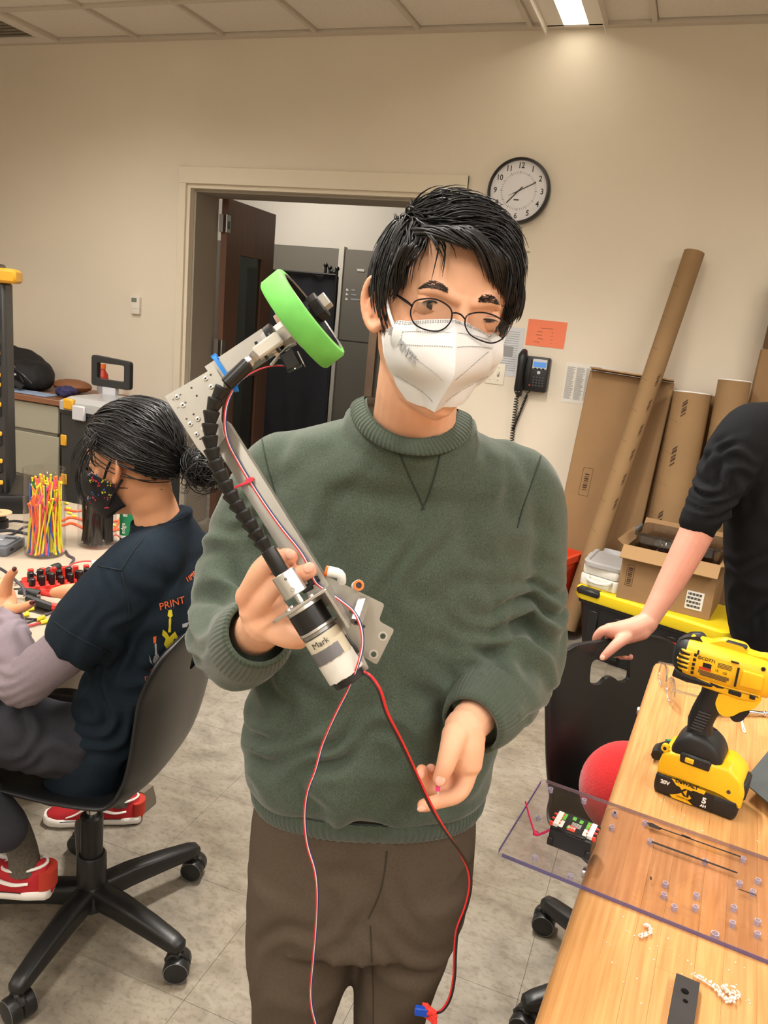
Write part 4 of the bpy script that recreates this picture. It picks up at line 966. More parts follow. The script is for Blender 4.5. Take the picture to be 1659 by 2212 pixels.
# ---- mask: folded shell with a centre ridge, ear loops, weld lines, lettering
G = [[(836, 712, .030), (892, 694, .072), (981, 690, .1005), (1045, 719, .072), (1078, 748, .024)],
     [(831, 745, .026), (886, 742, .088), (983, 738, .119), (1052, 752, .090), (1078, 772, .022)],
     [(838, 790, .026), (884, 792, .088), (981, 806, .132), (1046, 796, .090), (1068, 800, .026)],
     [(862, 826, .032), (906, 838, .078), (960, 848, .118), (1008, 834, .078), (1040, 826, .036)],
     [(892, 858, .046), (916, 876, .074), (938, 889, .098), (972, 868, .074), (1008, 846, .050)]]
G = [[HL(*q) for q in r] for r in G]
def gcat(P, t):
    n = len(P)-1; i = min(int(t*n), n-1); f = t*n-i; a, b, c, d = P[max(i-1, 0)], P[i], P[i+1], P[min(i+2, n)]
    return .5*(2*b+(c-a)*f+(2*a-5*b+4*c-d)*f*f+(3*b-a-3*c+d)*f**3)
def ms(u, v):
    """u -1..1 across (0 = ridge), v 0 top .. 1 bottom"""
    r = [gcat([x if not isinstance(x, tuple) else x for x in (row[:3] if u < 0 else row[2:])], (u+1) if u < 0 else u) for row in G]
    return gcat(r, v)
def mn(u, v):
    e = .02; s1 = -1 if u > .5 else 1; s2 = -1 if v > .5 else 1
    if abs(u) < .03: u = .03*s1
    a = (ms(u+e*s1*(1), v)-ms(u, v))*s1; b = (ms(u, v+e*s2)-ms(u, v))*s2; n = a.cross(b)
    return (n if n.y > 0 else -n).normalized()
NU, NV = 48, 30
def off_skin(p):
    for _ in range(3):
        w_ = HM @ p; l, n, i, d = cf.tree.find_nearest(w_)
        if (w_-l).dot(n) < .0028: p = HMI @ (l+n*.003)
    return p
_ms = ms
def ms(u, v): return off_skin(_ms(u, v))
rows = [[ms(-1+2*i/NU, j/NV) for i in range(NU+1)] for j in range(NV+1)]
mk = MB().loft(rows, False, False).mesh('mask', 180); mk = evalmesh(mk, [('SOLIDIFY', dict(thickness=.0022, offset=0))]); fin(mk, 24); mk.transform(HM)
MC_ = caster(mk); mask = obj('mask', mk, 'mask_white', man, W=True)
def dashed(P, r=.0006, gap=2, m='mask_weld', nm='weld_line', off=.0015, dash=True):
    mb = MB(); Q = [ms(u, v)+mn(u, v)*off for u, v in P]
    if dash:
        for i in range(0, len(Q)-1, gap): mb.tube([HM @ Q[i], HM @ (Q[i].lerp(Q[i+1], .9))], r, 4)
    else: mb.tube([HM @ q for q in Q], r, 5)
    return mb
def lnp(a, b, n): return [(a[0]+(b[0]-a[0])*i/n, a[1]+(b[1]-a[1])*i/n) for i in range(n+1)]
wl = MB()
for P in (lnp((-.97, .03), (.97, .03), 150), lnp((-.97, .055), (.97, .055), 150), lnp((-.62, .13), (-.05, .17), 50), lnp((-.62, .26), (-.03, .30), 50), lnp((-.62, .13), (-.62, .26), 10), lnp((.05, .17), (.6, .13), 50), lnp((.03, .3), (.6, .24), 50), lnp((.6, .13), (.6, .24), 10),
          lnp((-.52, .32), (-.12, .60), 44), lnp((.5, .30), (.06, .58), 44), lnp((-.85, .62), (-.18, .88), 60), lnp((.8, .6), (.2, .88), 60)):
    d = dashed(P); wl.add(d.v, d.f)
tag(wl.build('weld_lines', 'mask_weld', mask, W=True), kind='stuff')
MB().tube([HM @ (ms(0, v/20)+Vector((0, .0012, 0))) for v in range(9, 21)], .0011, 6).build('ridge_seam', 'mask_white', mask, W=True)
_d = [MC_(x, y) for x, y in ((878, 760), (868, 748), (890, 774), (884, 753))]
c = _d[0]; e1 = (_d[2]-_d[1]).normalized(); n = e1.cross(_d[3]-c).normalized(); n = n if n.dot(CAMP-c) > 0 else -n; e2 = n.cross(e1)
text('KN95', .0150, frame(c+n*.0004, e1, e2, n), 'lettering', 'mask_weld', mask, depth=.0003, W=True, bold=.00025)
for P, pr in (([HL(866, 733, .062), HL(850, 702, .052), HL(840, 672, .03), HL(834, 645, .008), HL(826, 628, -.012)], 0), ([HL(850, 806, .032), HL(834, 772, .022), HL(829, 738, .012), HL(826, 716, -.004), HL(818, 700, -.02)], 0), ([HL(1068, 775, .03), HL(1080, 755, .022), HL(1089, 730, .008), HL(1094, 705, -.01)], 0)):
    MB().tube([HM @ p for p in P], .0019, 8, k=4, flat=.6).build('ear_loop', 'mask_white', mask, W=True)
MB().box((0, 0, 0), (.006, .009, .0012), M=HM @ frame(ms(-.72, .12)+mn(-.72, .12)*.0012, (1, 0, 0), (0, 0, 1), (0, 1, 0))).build('loop_patch', 'mask_weld', mask, 0, W=True)
# ---- glasses
gl = bpy.data.objects.new('eyeglasses', None); COL.objects.link(gl); gl.parent = man; TM[gl.name] = TM[man.name].copy()
def gy(px): return .108-.022*((px-990)/110)**2
LL = [(890, 662), (900, 649), (930, 645), (955, 652), (974, 668), (975, 690), (962, 708), (944, 715), (918, 712), (896, 700), (887, 680)]
LR = [(1005, 690), (1013, 679), (1040, 675), (1066, 681), (1090, 695), (1097, 706), (1088, 729), (1065, 741), (1040, 736), (1017, 724), (1006, 707)]
for L_ in (LL, LR):
    P = [HL(x, y, gy(x)) for x, y in L_]; Q = catmull(P[-1:]+P+P[:2], 4)[4:4+4*len(P)+1]
    MB().tube([HM @ Vector(q) for q in Q], .00085, 6).build('rim', 'wire_frame', gl, W=True)
    c = sum(P, Vector())/len(P); R_ = [[c+(Vector(q)-c)*s_+Vector((0, .0016*(1-s_*s_), 0)) for q in Q] for s_ in (.97, .6, .25)]; R2 = [[q-Vector((0, .0012, 0)) for q in r] for r in R_[::-1]]
    MB().loft(R_+R2, False, True, M=HM).build('lens', 'lens_glass', gl, 60, W=True)
MB().tube([HM @ HL(x, y, .109) for x, y in ((975, 677), (985, 676), (996, 680), (1005, 690))], .0009, 6, k=4).build('bridge', 'wire_frame', gl, W=True)
MB().tube([HM @ p for p in (HL(889, 660, gy(889)), HL(876, 650, .065), HL(856, 637, .03), HL(838, 632, .0), HL(826, 640, -.022))], [.0013, .0018, .0012, .0011, .0011], 6, k=3).build('temple', 'wire_frame', gl, W=True)
MB().tube([HM @ p for p in (HL(1097, 703, gy(1097)), HL(1102, 703, .06), HL(1100, 698, .03), HL(1097, 696, -.01))], [.0013, .0022, .0012, .0011], 6, k=3).build('temple', 'wire_frame', gl, W=True)
for x, y in ((963, 691), (1010, 702)): MB().ball(HM @ HL(x, y, .090), .0022, 8, 6).build('nose_pad', 'lens_glass', gl, W=True)
# ---- sweatshirt
def lev(l, r, H, b, e=2.5, fb=0.):
    a_, b_ = V(l[0], l[1], H), V(r[0], r[1], H); ax = (b_-a_); h = ax.length/2; ax.normalize(); c = (a_+b_)/2+NF*fb
    return ring(c, ax, NF, h, b, e, 40)
sw = MB()
LV = [((735, 905), (1040, 935), 1.09, .06), ((640, 930), (1115, 975), 1.095, .078), ((592, 975), (1160, 1030), 1.095, .095), ((585, 1050), (1160, 1105), 1.09, .108), ((588, 1150), (1150, 1205), 1.085, .115), ((580, 1280), (1130, 1335), 1.08, .122), ((560, 1410), (1098, 1465), 1.07, .130), ((536, 1510), (1078, 1565), 1.06, .138), ((530, 1580), (1064, 1625), 1.05, .138), ((535, 1640), (1058, 1675), 1.045, .130), ((548, 1672), (1044, 1695), 1.04, .112)]
sw.loft([lev(*q) for q in LV])
chain(sw, [(650, 1000, 1.1, .05), (612, 1022, 1.1, .060), (574, 1090, 1.1, .065), (540, 1180, 1.09, .066), (515, 1290, 1.055, .066), (507, 1368, 1.0, .064), (525, 1392, .93, .056), (538, 1385, .87, .047)], 4, 20)
chain(sw, [(1080, 1020, 1.1, .05), (1116, 1055, 1.1, .061), (1130, 1130, 1.105, .064), (1128, 1240, 1.1, .064), (1126, 1350, 1.085, .066), (1118, 1420, 1.055, .066), (1088, 1478, 1.0, .06), (1058, 1520, .955, .052)], 4, 20)
_B = loopf(V(765, 895, 1.065), V(1012, 918, 1.065), V(892, 990, .985), V(893, 905, 1.14))
sw.tube([_B(i/28) for i in range(29)], .014, 10)
CH = lev((590, 1015), (1158, 1070), 1.09, .1); nB = 40
def yk(q, bl): return [_B(-k/nB).lerp(CH[k], q)+((_B(-k/nB)-_B(.5-k/nB)).normalized()*bl) for k in range(nB)]
sw.loft([[p+UP*.004 for p in yk(0., -.004)], yk(.25, .006), yk(.55, .008), yk(.8, .003), [p-UP*.03 for p in yk(.97, -.012)]])
sm_ = remesh(sw, .0055, 6, .6)
def U(x, y): d = V(x, y, 1.)-V(0, 0, 1.); return d.normalized()
def dirv(dx, dy): return (R0*dx-UP*dy).normalized()
FO = [(V(470, 1330, .97), .075, (dirv(.35, 1)-NF*.2).normalized(), .030, .008), (V(495, 1420, .95), .06, (dirv(.8, .6)).normalized(), .028, .005), (V(470, 1200, 1.02), .07, dirv(.3, 1), .05, .006), (V(455, 1270, 1.0), .06, dirv(.2, 1), .036, .006), (V(530, 1130, 1.02), .06, dirv(.6, .8), .05, .004), (V(1170, 1340, 1.02), .06, dirv(-.2, 1), .032, .006), (V(1120, 1330, 1.02), .05, dirv(.5, .9), .03, .004), (V(700, 1640, .92), .1, dirv(.7, .7), .07, .005), (V(960, 1650, .92), .1, dirv(.8, -.6), .07, .005), (V(930, 1200, .97), .12, dirv(.8, .5), .09, .003),
      (V(1150, 1400, 1.0), .085, (dirv(-.35, 1)).normalized(), .034, .009), (V(1080, 1470, .96), .06, dirv(-.7, .7), .030, .005), (V(1165, 1260, 1.04), .06, dirv(-.2, 1), .045, .004),
      (V(570, 1560, .96), .09, dirv(.9, .45), .05, .0065), (V(1010, 1520, .96), .09, dirv(1, -.3), .06, .006), (V(620, 1690, .93), .09, dirv(.55, .8), .06, .006), (V(800, 1750, .91), .12, dirv(.1, 1), .07, .004), (V(660, 1080, 1.0), .06, dirv(.8, .5), .05, .004), (V(1080, 1130, 1.0), .07, dirv(.9, -.4), .05, .004)]
folds(sm_, FO, .0022, (10, 10, 7))
sws = obj('sweatshirt', sm_, 'sweat', man, W=False); 
SWC = caster(sm_); sm_.transform(TM[man.name].inverted())
iA = loopf(V(787, 856, 1.055), V(990, 884, 1.055), V(885, 948, .972), V(893, 868, 1.125)); iB = loopf(V(757, 880, 1.065), V(1020, 905, 1.065), V(892, 984, .962), V(893, 895, 1.15))
ribband(MB(), iA, iB, 84, .0008, .004, 6, 6, .004).build('neck_rib', 'sweat_rib', sws, 180, W=True)
def cuff(c0, c1, r0, r1, nr=46):
    c0, c1 = Vector(c0), Vector(c1); M = look(c0, c1-c0, R0); L_ = (c1-c0).length
    def A(t): return M @ Vector((r0*math.cos(2*PI*t), r0*math.sin(2*PI*t), 0))
    def B(t): return M @ Vector((r1*math.cos(2*PI*t), r1*math.sin(2*PI*t), L_))
    return ribband(MB(), A, B, nr, .0008, .005, 8, 6, .003)
cuff(V(537, 1388, .88), V(560, 1364, .815), .048, .0385, 50).build('cuff', 'sweat_rib', sws, 180, W=True)
cuff(V(1062, 1515, .962), V(1018, 1566, .905), .053, .0405, 50).build('cuff', 'sweat_rib', sws, 180, W=True)
def hemf(l, r, H, b):
    Rg = lev(l, r, H, b); n = len(Rg)
    def f(t): q = (t % 1)*n; i = int(q) % n; return Rg[i].lerp(Rg[(i+1) % n], q-int(q))
    return f
ribband(MB(), hemf((548, 1664), (1046, 1690), 1.04, .118), hemf((556, 1716), (1034, 1736), 1.035, .102), 120, .0009, .004, 6, 4, .004).build('hem_rib', 'sweat_rib', sws, 180, W=True)
mat('seam', (48, 58, 50), .95)
for P in ([(862, 978), (880, 1020), (900, 1062), (916, 1100)], [(950, 984), (940, 1025), (925, 1070), (910, 1102)], [(566, 948), (576, 1000), (590, 1050), (604, 1100)], [(1168, 985), (1150, 1040), (1130, 1095), (1118, 1140)]):
    Q = seam(SWC, P, .001, 8, .0004)
    Q = [q for a_, q in zip([Q[0]]+Q, Q) if (q-a_).length < .05] if Q else Q
    if len(Q) > 3: MB().tube(Q, .0011, 5).build('seam', 'seam', sws, W=True)
# ---- trousers
tr_ = MB()
tr_.loft([lev((566, 1660), (1026, 1685), 1.035, .095), lev((545, 1760), (1028, 1785), 1.03, .104), lev((538, 1860), (1020, 1885), 1.02, .112), lev((538, 1950), (1000, 1970), 1.01, .118)])
def leg(P):
    tr_.loft([ring(V((l+r)/2, y, H), R0, NF, (V(r, y, H)-V(l, y, H)).length/2, b, 2.3, 28) for l, r, y, H, b in P])
leg([(540, 795, 1850, 1.02, .105), (535, 790, 1960, 1.01, .102), (537, 768, 2050, .995, .098), (548, 735, 2140, .985, .09), (548, 705, 2230, .98, .085), (556, 700, 2420, .99, .075), (575, 705, 2800, 1.0, .068)])
leg([(790, 1020, 1860, 1.02, .105), (780, 995, 1960, 1.01, .102), (770, 958, 2050, 1.0, .098), (764, 930, 2130, .99, .092), (763, 905, 2230, .985, .085), (765, 880, 2420, .99, .075), (770, 870, 2800, 1.0, .068)])
tm_ = remesh(tr_, .0065, 6, .6)
folds(tm_, [(V(790, 1960, .93), .07, dirv(.8, -.6), .06, .004), (V(620, 2060, .9), .1, dirv(.7, .7), .08, .003), (V(900, 2130, .9), .08, dirv(-.6, .8), .05, .004), (V(700, 1920, .9), .1, dirv(.9, .5), .09, .003)], .002, (8, 8, 5), 4.)
trs = obj('trousers', tm_, 'trouser', man); TC = caster(tm_); tm_.transform(TM[man.name].inverted())
Q = seam(TC, [(836, 1838), (830, 1885), (820, 1930), (795, 1985)], .001, 8); MB().tube(Q, .001, 5).build('fly_seam', mat('trouser_seam', (54, 46, 38), .9), trs, W=True)
Q = seam(TC, [(800, 2000), (803, 2070), (806, 2140), (806, 2210)], .001, 8); MB().tube(Q, .0009, 5).build('leg_seam', 'trouser_seam', trs, W=True)
mat('shoe_dark', (50, 46, 44), .6)
for px in (640, 820):
    a = V(px, 2840, 1.0); a.z = 0
    sh = MB()
    for k, (y, w_, h_) in enumerate(((-.10, .03, .05), (-.06, .042, .09), (.0, .045, .10), (.07, .048, .075), (.13, .045, .055), (.17, .025, .035))): sh.v, sh.f = sh.v, sh.f
    sh.loft([[a-NF*y+R0*(w_*math.cos(t))+UP*(max(0, .5+.5*math.sin(t))*h_) for t in [2*PI*j/20 for j in range(20)]] for y, w_, h_ in ((-.11, .02, .05), (-.09, .034, .075), (-.03, .042, .11), (.05, .045, .085), (.12, .046, .06), (.165, .036, .045), (.185, .015, .03))])
    sh.build('shoe', 'shoe_dark', man, 60, W=True)
# ================================================================== robot intake arm held in the raised hand
mat('green_tire', (112, 200, 92), .6, var=.10, vs=35, bump=.05, bs=200); mat('alu_plate', (176, 174, 168), .38, metal=.85, var=.06, vs=18, bump=.03, bs=300)
mat('alu_bright', (206, 206, 204), .3, metal=.9); mat('hose_black', (22, 22, 22), .35); mat('nylon_white', (214, 210, 200), .45, trans=.15); mat('zip_blue', (28, 130, 220), .4); mat('zip_pink', (236, 62, 84), .4)
mat('motor_tape', (212, 206, 190), .7, col2=(186, 172, 140), vs=14); mat('tape_grey', (112, 112, 116), .4, metal=.3); mat('tape_white', (206, 204, 198), .85, var=.08, vs=60); mat('motor_can', (150, 150, 150), .3, metal=.9)
mat('fit_orange', (240, 110, 30), .4); mat('fit_white', (232, 232, 228), .4); mat('wire_red', (206, 40, 44), .4); mat('wire_black', (24, 24, 26), .4); mat('wire_white', (226, 222, 218), .4); mat('wire_blue', (40, 48, 110), .4); mat('plug_blue', (24, 70, 176), .4); mat('tape_red', (224, 52, 40), .5)
def K(x, y, d): return CAMP+ray(x, y)*d
def IMF(px, py, d, ang=0., tiltx=0., tilty=0.):
    """frame facing the photographer at a real place; ang turns it in its plane"""
    z = -FW; x = RX*math.cos(ang)+UY*math.sin(ang); y = z.cross(x); M = frame(K(px, py, d), x, y, z)
    return M @ Mx((0, 0, 0), (tiltx, tilty, 0))
def P2(px, py, p0, d, ang=0.):
    x, y = (px-p0[0])*d/FPX, -(py-p0[1])*d/FPX; c, s_ = math.cos(ang), math.sin(ang); return (x*c+y*s_, -x*s_+y*c)
ra = thing('robot_arm', 'aluminium robot arm with green wheel, black hose and motor held in the raised hand', 'robot part', K(640, 1260, .79))
# upper square tube and its end bracket
def sqtube(a, b, w_, nm, m='alu_plate', hole=True):
    z = (b-a).normalized(); x = (z.cross(FW)).normalized(); y = z.cross(x); M = frame(a, x, y, z); L_ = (b-a).length; h = w_/2; q = h-.0016
    rs = [[(sx*s_, sy*s_, zz) for sx, sy in ((-1, -1), (1, -1), (1, 1), (-1, 1))] for s_, zz in ((h, 0), (h, L_), (q, L_), (q, 0), (h, 0))]
    return MB().loft(rs, False, True, M=M).build(nm, m, ra, 20, W=True)
sqtube(K(462, 818, .812), K(583, 737, .812), .0245, 'square_tube'); sqtube(K(474, 925, .818), K(712, 1306, .80), .0235, 'square_tube')
# gusset plate with rivets and holes
gp0 = (420, 880); gd = .795
cr = lambda x, y: (340+x/3.77, 560+y/3.77)
out = [P2(*p, gp0, gd) for p in ((356, 857), (465, 793), (484, 826), (478, 905), (486, 945), (462, 978), (447, 990), (427, 968))]
hol = [circ(*P2(*cr(*h), gp0, gd), .0011, 10) for h in ((437, 945), (280, 1050), (322, 1115), (192, 1107), (133, 1148), (232, 1170), (175, 1213), (297, 1265), (240, 1303), (352, 1467))]
me = plate(rpoly(out, .0012, 2), hol, .0022, .0002); me.transform(IMF(*gp0, gd)); obj('gusset_plate', me, 'alu_plate', ra, W=True)
dk = MB().box((0, 0, -.004), (.02, .02, .001))
for h in ((393, 972), (437, 1040), (160, 1122), (208, 1190), (330, 1303), (268, 1345), (376, 1385), (320, 1427)):
    M = IMF(*cr(*h), gd-.0012)
    rv = MB().lathe([(.0028, -.0004), (.0026, .0008), (.0016, .0013), (.0010, .0012)], 16, M=M, cap=False).build('rivet', 'alu_bright', ra, W=True)
    MB().lathe([(.0011, .0002), (.0011, .0006)], 10, M=M).build('rivet_core', 'black_metal', rv, W=True)
# wheel
wa = (RX*.795+UY*.582-FW*.17).normalized(); fc = K(677, 672, .80); wr = .0535; WM = look(fc-wa*.0265, wa, UP)
wheel = MB().lathe([(.0465, .0), (.0515, .0005), (.0535, .003), (.0535, .0235), (.0515, .026), (.0465, .0265), (.0455, .025), (.0455, .0015), (.0465, .0)], 72, M=WM, cap=False).build('wheel_tire', 'green_tire', ra, W=True)
MB().ring(.0456, .0425, .001, .0255, 64, M=WM).build('wheel_rim', 'hose_black', wheel, W=True)
MB().ring(.0458, .0448, .0255, .0268, 64, M=WM).build('rim_edge', 'alu_bright', wheel, W=True)
for k in range(6): MB().box((.027, 0, .013), (.034, .006, .012), M=WM @ Mx((0, 0, 0), (0, 0, k*PI/3))).build('spoke', 'hose_black', wheel, 20, W=True)
MB().lathe([(.013, .0), (.013, .026)], 24, M=WM).build('hub_core', 'hose_black', wheel, W=True)
MB().lathe([(.0135, .026), (.0145, .028), (.0145, .037), (.0135, .0385)], 6, M=WM).build('clamp_collar', 'hose_black', wheel, 20, W=True)
for k in range(2): MB().cyl((.0148, -.004, .0325), (.0156, -.004, .0325), .0022, n=10, M=WM @ Mx((0, 0, 0), (0, 0, k*PI-1.4))).build('collar_screw', 'black_metal', wheel, W=True)
MB().lathe([(.0085, .0385), (.0085, .0455), (.0078, .0462)], 6, M=WM).build('hex_nut', 'alu_bright', ra, 20, W=True)
MB().lathe([(.0055, -.065), (.0055, .04)], 6, M=WM).build('hex_shaft', 'alu_bright', ra, 20, W=True)
MB().lathe([(.026, -.004), (.026, .0), (.02, .001)], 40, M=WM).build('spacer_disc', 'nylon_white', ra, W=True)
MB().lathe([(.013, -.018), (.013, -.004)], 6, M=WM).build('hex_spacer', 'alu_bright', ra, 20, W=True)
MB().lathe([(.0185, -.0255), (.0185, -.0175)], 32, M=WM).build('bearing', 'hose_black', ra, W=True)
MB().lathe([(.0165, -.031), (.0165, -.0255)], 32, M=WM).build('bearing_flange', 'alu_bright', ra, W=True)
MB().lathe([(.006, -.012), (.0105, -.011), (.0105, -.004)], 20, M=WM @ Mx((.012, -.014, 0))).build('brass_spacer', mat('tan_nylon', (206, 170, 140), .5), ra, W=True)
# end block (nylon universal joint bracket) and black sensor
M = look(K(556, 764, .778), K(602, 731, .778)-K(556, 764, .778), FW); L_ = (K(602, 731, .778)-K(556, 764, .778)).length
bl = MB().box((0, 0, L_/2), (.0125, .0135, L_+.004), b=.002, M=M).build('joint_block', 'nylon_white', ra, W=True)
for z, x in ((.2, .0), (.72, .002)): MB().cyl((x, -.0105, z*L_), (x, .0105, z*L_), .0016, n=10, M=M).build('block_screw', 'black_metal', bl, W=True)
MB().box((.0, 0, 0), (.006, .021, .004), M=M @ Mx((.004, 0, L_*.75))).build('block_slot', 'grey_plastic', bl, 10, W=True)
MB().lathe([(.0055, 0), (.0062, .003), (.0045, .006), (.0058, .009), (.0058, .013)], 6, M=look(K(535, 786, .776), K(556, 764, .776)-K(535, 786, .776))).build('hex_joint', 'chrome', ra, 20, W=True)
sn = MB().box((0, 0, 0), (.016, .019, .014), b=.0015, M=IMF(628, 779, .79, .45)).build('sensor', 'hose_black', ra, W=True)
MB().box((.0095, -.003, 0), (.001, .014, .016), M=IMF(630, 779, .79, .45)).build('sensor_clip', 'alu_plate', sn, 10, W=True); MB().ball(K(637, 796, .782), .0007, 6, 5).build('led', mat('led', (230, 250, 190), .3, emit=1.5), sn, W=True)
MB().tube([K(x, y, .796) for x, y in ((585, 790), (600, 772), (622, 750), (640, 742))], .0018, 6, k=3).build('sensor_bracket', 'alu_plate', ra, W=True)
# segmented black hose with end sleeves
def sleeve(a, b, d, r, nm):
    A_, B_ = K(*a, d), K(*b, d); L_ = (B_-A_).length; M = look(A_, B_-A_)
    return MB().lathe([(r*.8, 0), (r, .0015), (r, L_-.003), (r*.92, L_)], 24, M=M).build(nm, 'hose_black', ra, W=True)
sleeve((488, 831), (537, 785), .772, .0074, 'hose_sleeve'); sleeve((578, 1186), (610, 1240), .764, .0078, 'hose_sleeve')
seg = [(482, 839), (467, 863), (457, 889), (454, 916), (453, 943), (457, 970), (463, 996), (473, 1019), (485, 1042), (496, 1065), (509, 1086), (523, 1106), (537, 1127), (550, 1147), (563, 1166), (578, 1188)]
for i in range(len(seg)-1):
    d = .772-.008*i/14; A_, B_ = K(*seg[i], d), K(*seg[i+1], d); L_ = (B_-A_).length
    MB().lathe([(.0060, -.001), (.0082, .0), (.0083, .0018), (.0078, .003), (.0056, L_*.92), (.0050, L_+.001), (.0030, L_+.003)], 20, M=look(A_, B_-A_)).build('hose_segment', 'hose_black', ra, 50, W=True)
MB().tube([K(*q, .775-.01*i/15) for i, q in enumerate(seg)], .0035, 8, k=2).build('hose_core', 'hose_black', ra, W=True)
# coupler, shaft, bracket, motor
ax = (K(756, 1465, .765)-K(612, 1236, .765)).normalized(); CM = look(K(614, 1243, .765), ax, RX)
MB().lathe([(.0115, -.003), (.0124, -.0022), (.0124, .0212), (.0115, .022)], 40, M=CM).build('shaft_coupler', 'alu_bright', ra, W=True)
for (x, y), r in (((617, 1251), .0013), ((632, 1274), .0022)): MB().lathe([(r, -.002), (r, .0006), (r*.5, .0007), (r*.45, -.001)], 14, M=IMF(x, y, .7527)).build('set_screw', 'black_metal' if r < .002 else 'chrome', ra, W=True)
MB().lathe([(.0032, .018), (.0032, .038)], 16, M=CM).build('motor_shaft', 'chrome', ra, W=True)
FZ = .0325
fr = [(-.031, -.016), (-.012, -.021), (.030, -.021), (.030, .021), (-.012, .021), (-.031, .016)]
me = plate(rpoly(fr, .003, 3), [circ(0, 0, .0068, 20), circ(.013, .012, .0017), circ(-.013, .012, .0017), circ(.013, -.012, .0017), circ(-.013, -.012, .0017)], .0026, .0002); me.transform(CM @ Mx((0, 0, FZ))); obj('motor_bracket', me, 'alu_plate', ra, W=True)
MB().box((.0285, 0, FZ+.021), (.0026, .042, .042), M=CM).build('bracket_side', 'alu_plate', ra, 20, W=True)
for x, y in ((.013, .012), (-.013, .012), (-.013, -.012)): MB().lathe([(.0028, FZ-.0035), (.0028, FZ-.0012)], 12, M=CM @ Mx((x, y, 0))).build('bracket_screw', 'chrome', ra, W=True)
def mcyl(z0, z1, r, nm, m, par=ra): return MB().lathe([(r-.0005, z0), (r, z0+.0005), (r, z1-.0005), (r-.0005, z1)], 48, M=CM).build(nm, m, par, W=True)
mcyl(FZ+.0013, FZ+.0055, .0188, 'gearbox_ring', 'alu_bright'); mcyl(FZ+.0055, FZ+.026, .0185, 'gearbox', 'hose_black'); mcyl(FZ+.026, FZ+.029, .0188, 'gearbox_ring', 'alu_bright'); mcyl(FZ+.029, FZ+.033, .0182, 'gearbox_ring', 'motor_can')
can = mcyl(FZ+.033, FZ+.082, .0178, 'motor_can', 'motor_can')
def wrap(z0, z1, a0, a1, r, nm, m, par, jag=.0):
    n = 26; rows = []
    for rr_ in (r, r+.0004):
        for zz in ((z0, z1) if rr_ == r else (z1, z0)): rows.append([(rr_*math.cos(a0+(a1-a0)*i/n), rr_*math.sin(a0+(a1-a0)*i/n), zz+jag*noise.noise(Vector((i*.6, zz*90, 2)))) for i in range(n+1)])
    rows.append(rows[0]); return MB().loft(rows, False, False, M=CM).build(nm, m, par, 30, W=True)
def cam_ang():
    v = CM.inverted().to_3x3() @ (-FW); return math.atan2(v.y, v.x)
ca = cam_ang()
wrap(FZ+.034, FZ+.068, ca-2.2, ca+2.2, .0181, 'cream_tape', 'motor_tape', can, .0008)
wrap(FZ+.047, FZ+.060, ca-.7, ca+1.7, .0186, 'grey_tape', 'tape_grey', can, .0008)
wrap(FZ+.061, FZ+.081, ca-1.5, ca+1.9, .0188, 'white_tape', 'tape_white', can, .0022)
mcyl(FZ+.082, FZ+.089, .0165, 'motor_cap', 'hose_black')
tx = CM @ Vector((.0193*math.cos(ca+.12), .0193*math.sin(ca+.12), FZ+.0405)); nz_ = (CM.to_3x3() @ Vector((math.cos(ca+.12), math.sin(ca+.12), 0))).normalized(); ex = (nz_.cross(ax)).normalized(); ex = ex if ex.dot(RX) > 0 else -ex
text('Mark', .0085, frame(tx, ex, nz_.cross(ex), nz_), 'lettering', 'ink', can, depth=.0002, W=True)
# lower plate with fittings and standoff
lp0 = (770, 1330); ld_ = .80
out = [P2(*p, lp0, ld_) for p in ((680, 1231), (831, 1305), (818, 1341), (852, 1360), (814, 1436), (774, 1412), (735, 1345), (690, 1272))]
me = plate(rpoly(out, [.002, .003, .004, .003, .003, .002, .002, .002], 3), [circ(*P2(827, 1374, lp0, ld_), .0028, 14), circ(*P2(807, 1413, lp0, ld_), .0028, 14), circ(*P2(759, 1321, lp0, ld_), .0022, 12), circ(*P2(785, 1353, lp0, ld_), .0018, 12)], .003, .0003); me.transform(IMF(*lp0, ld_)); obj('lower_plate', me, 'alu_plate', ra, W=True)
for x, y in ((827, 1374), (807, 1413)): MB().ring(.0048, .0030, .0, .0004, 24, M=IMF(x, y, ld_-.0017)).build('hole_rim', 'alu_bright', ra, W=True)
so = MB().lathe([(.0068, 0), (.0068, .025)], 6, M=look(K(769, 1344, .778), K(783, 1302, .792)-K(769, 1344, .778))).build('hex_standoff', 'alu_bright', ra, 20, W=True)
MB().lathe([(.0018, -.0006), (.0018, .001)], 10, M=look(K(769, 1344, .778), K(783, 1302, .792)-K(769, 1344, .778))).build('standoff_hole', 'black_metal', so, W=True)
f1 = MB().tube([K(738, 1258, .80), K(737, 1244, .795), K(728, 1238, .795), K(708, 1234, .795)], [.0045, .0048, .0055, .0055], 16, k=2).build('air_fitting', 'fit_white', ra, W=True)
MB().lathe([(.0056, 0), (.0056, .0025), (.0035, .003), (.0033, .0)], 18, M=look(K(708, 1234, .795), K(700, 1232, .795)-K(708, 1234, .795))).build('release_ring', 'fit_orange', f1, W=True)
f2 = MB().lathe([(.0052, -.010), (.0056, 0)], 18, M=IMF(775, 1264, .787, 0, -.2, .3)).build('air_fitting', 'fit_white', ra, W=True)
MB().ring(.0054, .0032, 0, .0022, 24, M=IMF(774, 1265, .787, 0, -.2, .3)).build('release_ring', 'fit_orange', f2, W=True); MB().lathe([(.0032, -.001), (.0032, .0004)], 16, M=IMF(774, 1265, .787, 0, -.2, .3)).build('port', 'black_metal', f2, W=True)
for x, y in ((678, 1254), (664, 1270)): MB().box((0, 0, 0), (.012, .007, .008), b=.001, M=IMF(x, y, .79, .5)).build('cable_clip', 'hose_black', ra, W=True)
